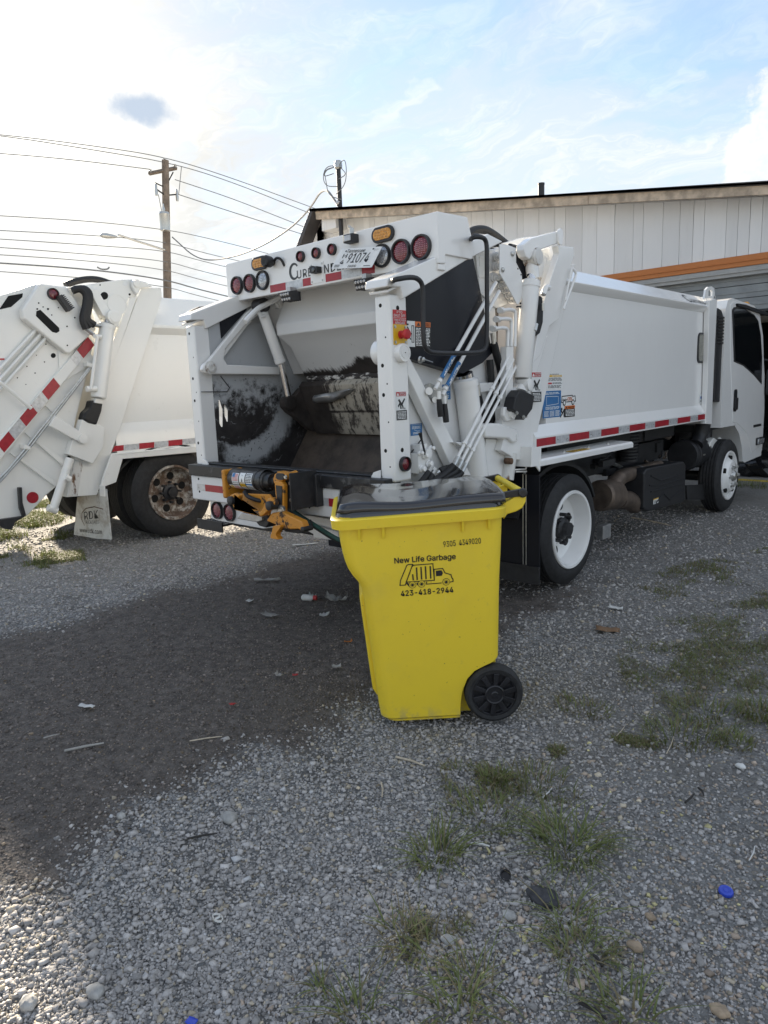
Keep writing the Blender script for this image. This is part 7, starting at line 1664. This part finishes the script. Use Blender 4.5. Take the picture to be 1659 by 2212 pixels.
stick((823, 1688), (825, 1718), .005, PALE, 'short pale stick pointing away from the cart')
stick((1018, 1825), (1058, 1832), .005, PWHT, 'white straw like stick between the two tufts', 'stick')
stick((1172, 1722), (1192, 1700), .004, PWHT, 'white sliver leaning beside the short grass clump', 'stick')
stick((1440, 1625), (1455, 1590), .003, PALE, 'thin stalk lying in bare ground', 'stick')
stick((1332, 1585), (1350, 1562), .003, PALE, 'slender straw on the worn ground', 'stick')
stick((1618, 1862), (1630, 1832), .003, PWHT, 'thin white stick in brownish gravel', 'stick')
stick((1480, 1735), (1500, 1715), .006, DTW, 'charred twig in plain gravel', 'twig'); stick((1508, 1702), (1520, 1720), .006, DTW, 'second charred twig lying crosswise to the first', 'twig')
stick((1250, 2165), (1310, 2200), .007, DTW, 'long dark twig beside the fan shaped clump', 'twig'); stick((1275, 2060), (1300, 2090), .006, DTW, 'dark root lying by the trailing rosette', 'twig')
stick((405, 1812), (470, 1800), .005, DTW, 'grey stick resting on light gravel by the stain', 'twig'); stick((140, 1628), (225, 1610), .008, PGRY, 'flat grey wood splinter on dark stained ground', 'stick'); stick((410, 1606), (480, 1596), .004, PALE, 'thin pale stem on dark stained ground', 'stick'); stick((95, 1602), (130, 1592), .004, PGRY, 'thin grey stalk further back on the stain', 'stick')
stick((1365, 1118), (1450, 1135), .012, PALE, 'long pale stick on the ground under the truck', 'stick')
flatbit((188, 1531), .085, .035, .5, PWHT, 'paper_scrap', 'torn white scrap alone on dark ground', 'paper'); flatbit((540, 1301), .05, .05, .3, PWHT, 'paper_scrap', 'small square white scrap on the stain', 'paper'); flatbit((701, 1334), .07, .05, 1.0, PWHT, 'paper_scrap', 'bright crumpled white scrap nearest the cart', 'paper', .05)
flatbit((578, 1254), .22, .05, .7, PGRY, 'plastic_scrap', 'long dirty grey plastic strip behind the hopper', 'plastic', .05); flatbit((727, 1300), .16, .08, .6, PGRY, 'plastic_bag', 'crumpled grey plastic film beside the cart', 'plastic', .09, 9); flatbit((672, 1296), .07, .06, .2, mat('pale_teal_plastic', (.42, .48, .45), .5), 'plastic_scrap', 'pale bluish crumpled wrapper by the red capped bottle', 'plastic', .06); flatbit((583, 1336), .12, .07, .2, PGRY, 'cardboard_scrap', 'folded grey cardboard flap on the stain', 'cardboard', .05)
flatbit((660, 1178), .26, .05, .9, PWHT, 'paper_strip', 'white flattened strip beneath the truck bumper', 'paper', .01); flatbit((603, 1462), .05, .03, .1, PGRY, 'paper_scrap', 'grey scrap near the tiny red bit', 'paper', .04); flatbit((727, 1440), .05, .03, .6, PGRY, 'paper_scrap', 'faint grey scrap next to cart foot', 'paper', .03)
flatbit((502, 1524), .03, .02, .4, LRED, 'plastic_scrap', 'tiny red plastic bit on dark ground', 'plastic', .02); flatbit((638, 1460), .03, .02, .9, LRED, 'plastic_scrap', 'tiny red shard closer to the cart', 'plastic', .02); flatbit((752, 1387), .05, .016, .9, LORG, 'peel_scrap', 'curled orange peel next to the cart front', 'peel', .03)
flatbit((1330, 1315), .09, .05, .4, PWHT, 'paper_scrap', 'white scrap on gravel beside the rear tyre', 'paper', .03); flatbit((1312, 1362), .14, .09, .4, mat('brown_leaf', (.22, .13, .07), .8), 'cardboard_scrap', 'brown soggy cardboard piece on worn ground', 'cardboard', .02)
flatbit((413, 2198), .030, .022, .3, LBLU, 'plastic_scrap', 'small blue plastic chip in grey gravel', 'plastic', .004)
a = gp((652, 1299), .02); b = B(); b.lathe(a, (.8, .5, 0), [(.012, 0), (.024, .01), (.024, .075), (.014, .09), (.014, .10)], PWHT, 14); o = lit('medicine_bottle', 'little white bottle with red cap lying on its side', 'bottle', b); 
b = B(); b.lathe(tuple(np.array(a) + np.array([.8, .5, 0]) / .943 * .092), (.8, .5, 0), [(.018, 0), (.018, .025), (.0001, .026)], LRED, 14); WLOC[o.name] = Vector(o.location); b.build('cap', o)
a = gp((1568, 1925)); b = B(); b.lathe((a[0], a[1], a[2] - .004), (.1, -.1, 1), [(.021, 0), (.022, .004), (.020, .010), (.014, .011), (.012, .009), (.008, .009), (.006, .012), (.0001, .012)], LBLU, 22); lit('bottle_cap', 'bright blue round bottle cap on brownish gravel', 'bottle cap', b)
a = gp((1092, 1892)); b = B(); b.lathe((a[0], a[1], a[2]), (.3, -.4, .8), [(.016, 0), (.018, .012), (.015, .012), (.013, .002), (.0001, .002)], CBLK, 18); lit('bottle_cap', 'black cap tipped over between the grass tufts', 'bottle cap', b)
a = gp((1065, 1838)); b = B(); 
def rock(p, r, m, label, sq=.5, seed=1):
    bm = bmesh.new(); bmesh.ops.create_icosphere(bm, subdivisions=3, radius=1); r_ = np.random.RandomState(seed); k1 = r_.uniform(1, 4, 6); c = gp(p); b = B()
    vs = [(c[0] + v.co.x * r * (1 + .12 * math.sin(k1[0] * v.co.y * 2 + k1[1])), c[1] + v.co.y * r * .75 * (1 + .1 * math.sin(k1[2] * v.co.x * 2)), c[2] + r * sq * .3 + v.co.z * r * sq * (1 + .1 * math.sin(k1[3] * v.co.x * 3))) for v in bm.verts]
    b.add(vs, [[q.index for q in f.verts] for f in bm.faces], m); bm.free(); lit('stone', label, 'stone', b)
rock((1173, 1937), .052, DSTN, 'large dark round stone half sunk in the gravel', .35); LSTN = mat('pale_stone', (.36, .355, .34), .85, 0, .25, 30, bmp=.4); TSTN = mat('tan_stone', (.34, .26, .18), .85, 0, .25, 30, bmp=.4)
for i, (p, r, m, l) in enumerate((((495, 1768), .035, LSTN, 'pale flat stone in light gravel below the stain'), ((1100, 1975), .022, LSTN, 'smooth oval grey stone left of the dark round one'), ((968, 2025), .022, LSTN, 'pale lumpy stone by the sparse crabgrass'), ((262, 1765), .02, LSTN, 'whitish stone on the edge of the stain'), ((1372, 2045), .022, TSTN, 'tan oblong stone in brownish gravel'), ((1555, 2180), .024, TSTN, 'pinkish tan flat stone near a twig'), ((1405, 1980), .016, TSTN, 'small rusty stone above the oblong tan one'), ((1600, 1655), .02, PWHT, 'white chip on bare ground'), ((60, 2160), .028, LSTN, 'sunlit pale cobble among small stones'), ((205, 2135), .028, LSTN, 'sunlit rounded grey cobble'))): rock(p, r, m, l, .55, i + 5)
a = gp((470, 1978)); b = B(); b.tube([(a[0] + .02 * math.cos(t) * (1.0), a[1] + .011 * math.sin(t), a[2] + .004) for t in np.linspace(0, 6.283, 16)], .004, ZINC, 6); b.tube([(a[0] - .002, a[1] - .011, a[2] + .004), (a[0] + .002, a[1] + .011, a[2] + .004)], .004, ZINC, 6); lit('can_tab', 'silver drink can pull tab on light gravel', 'can tab', b)
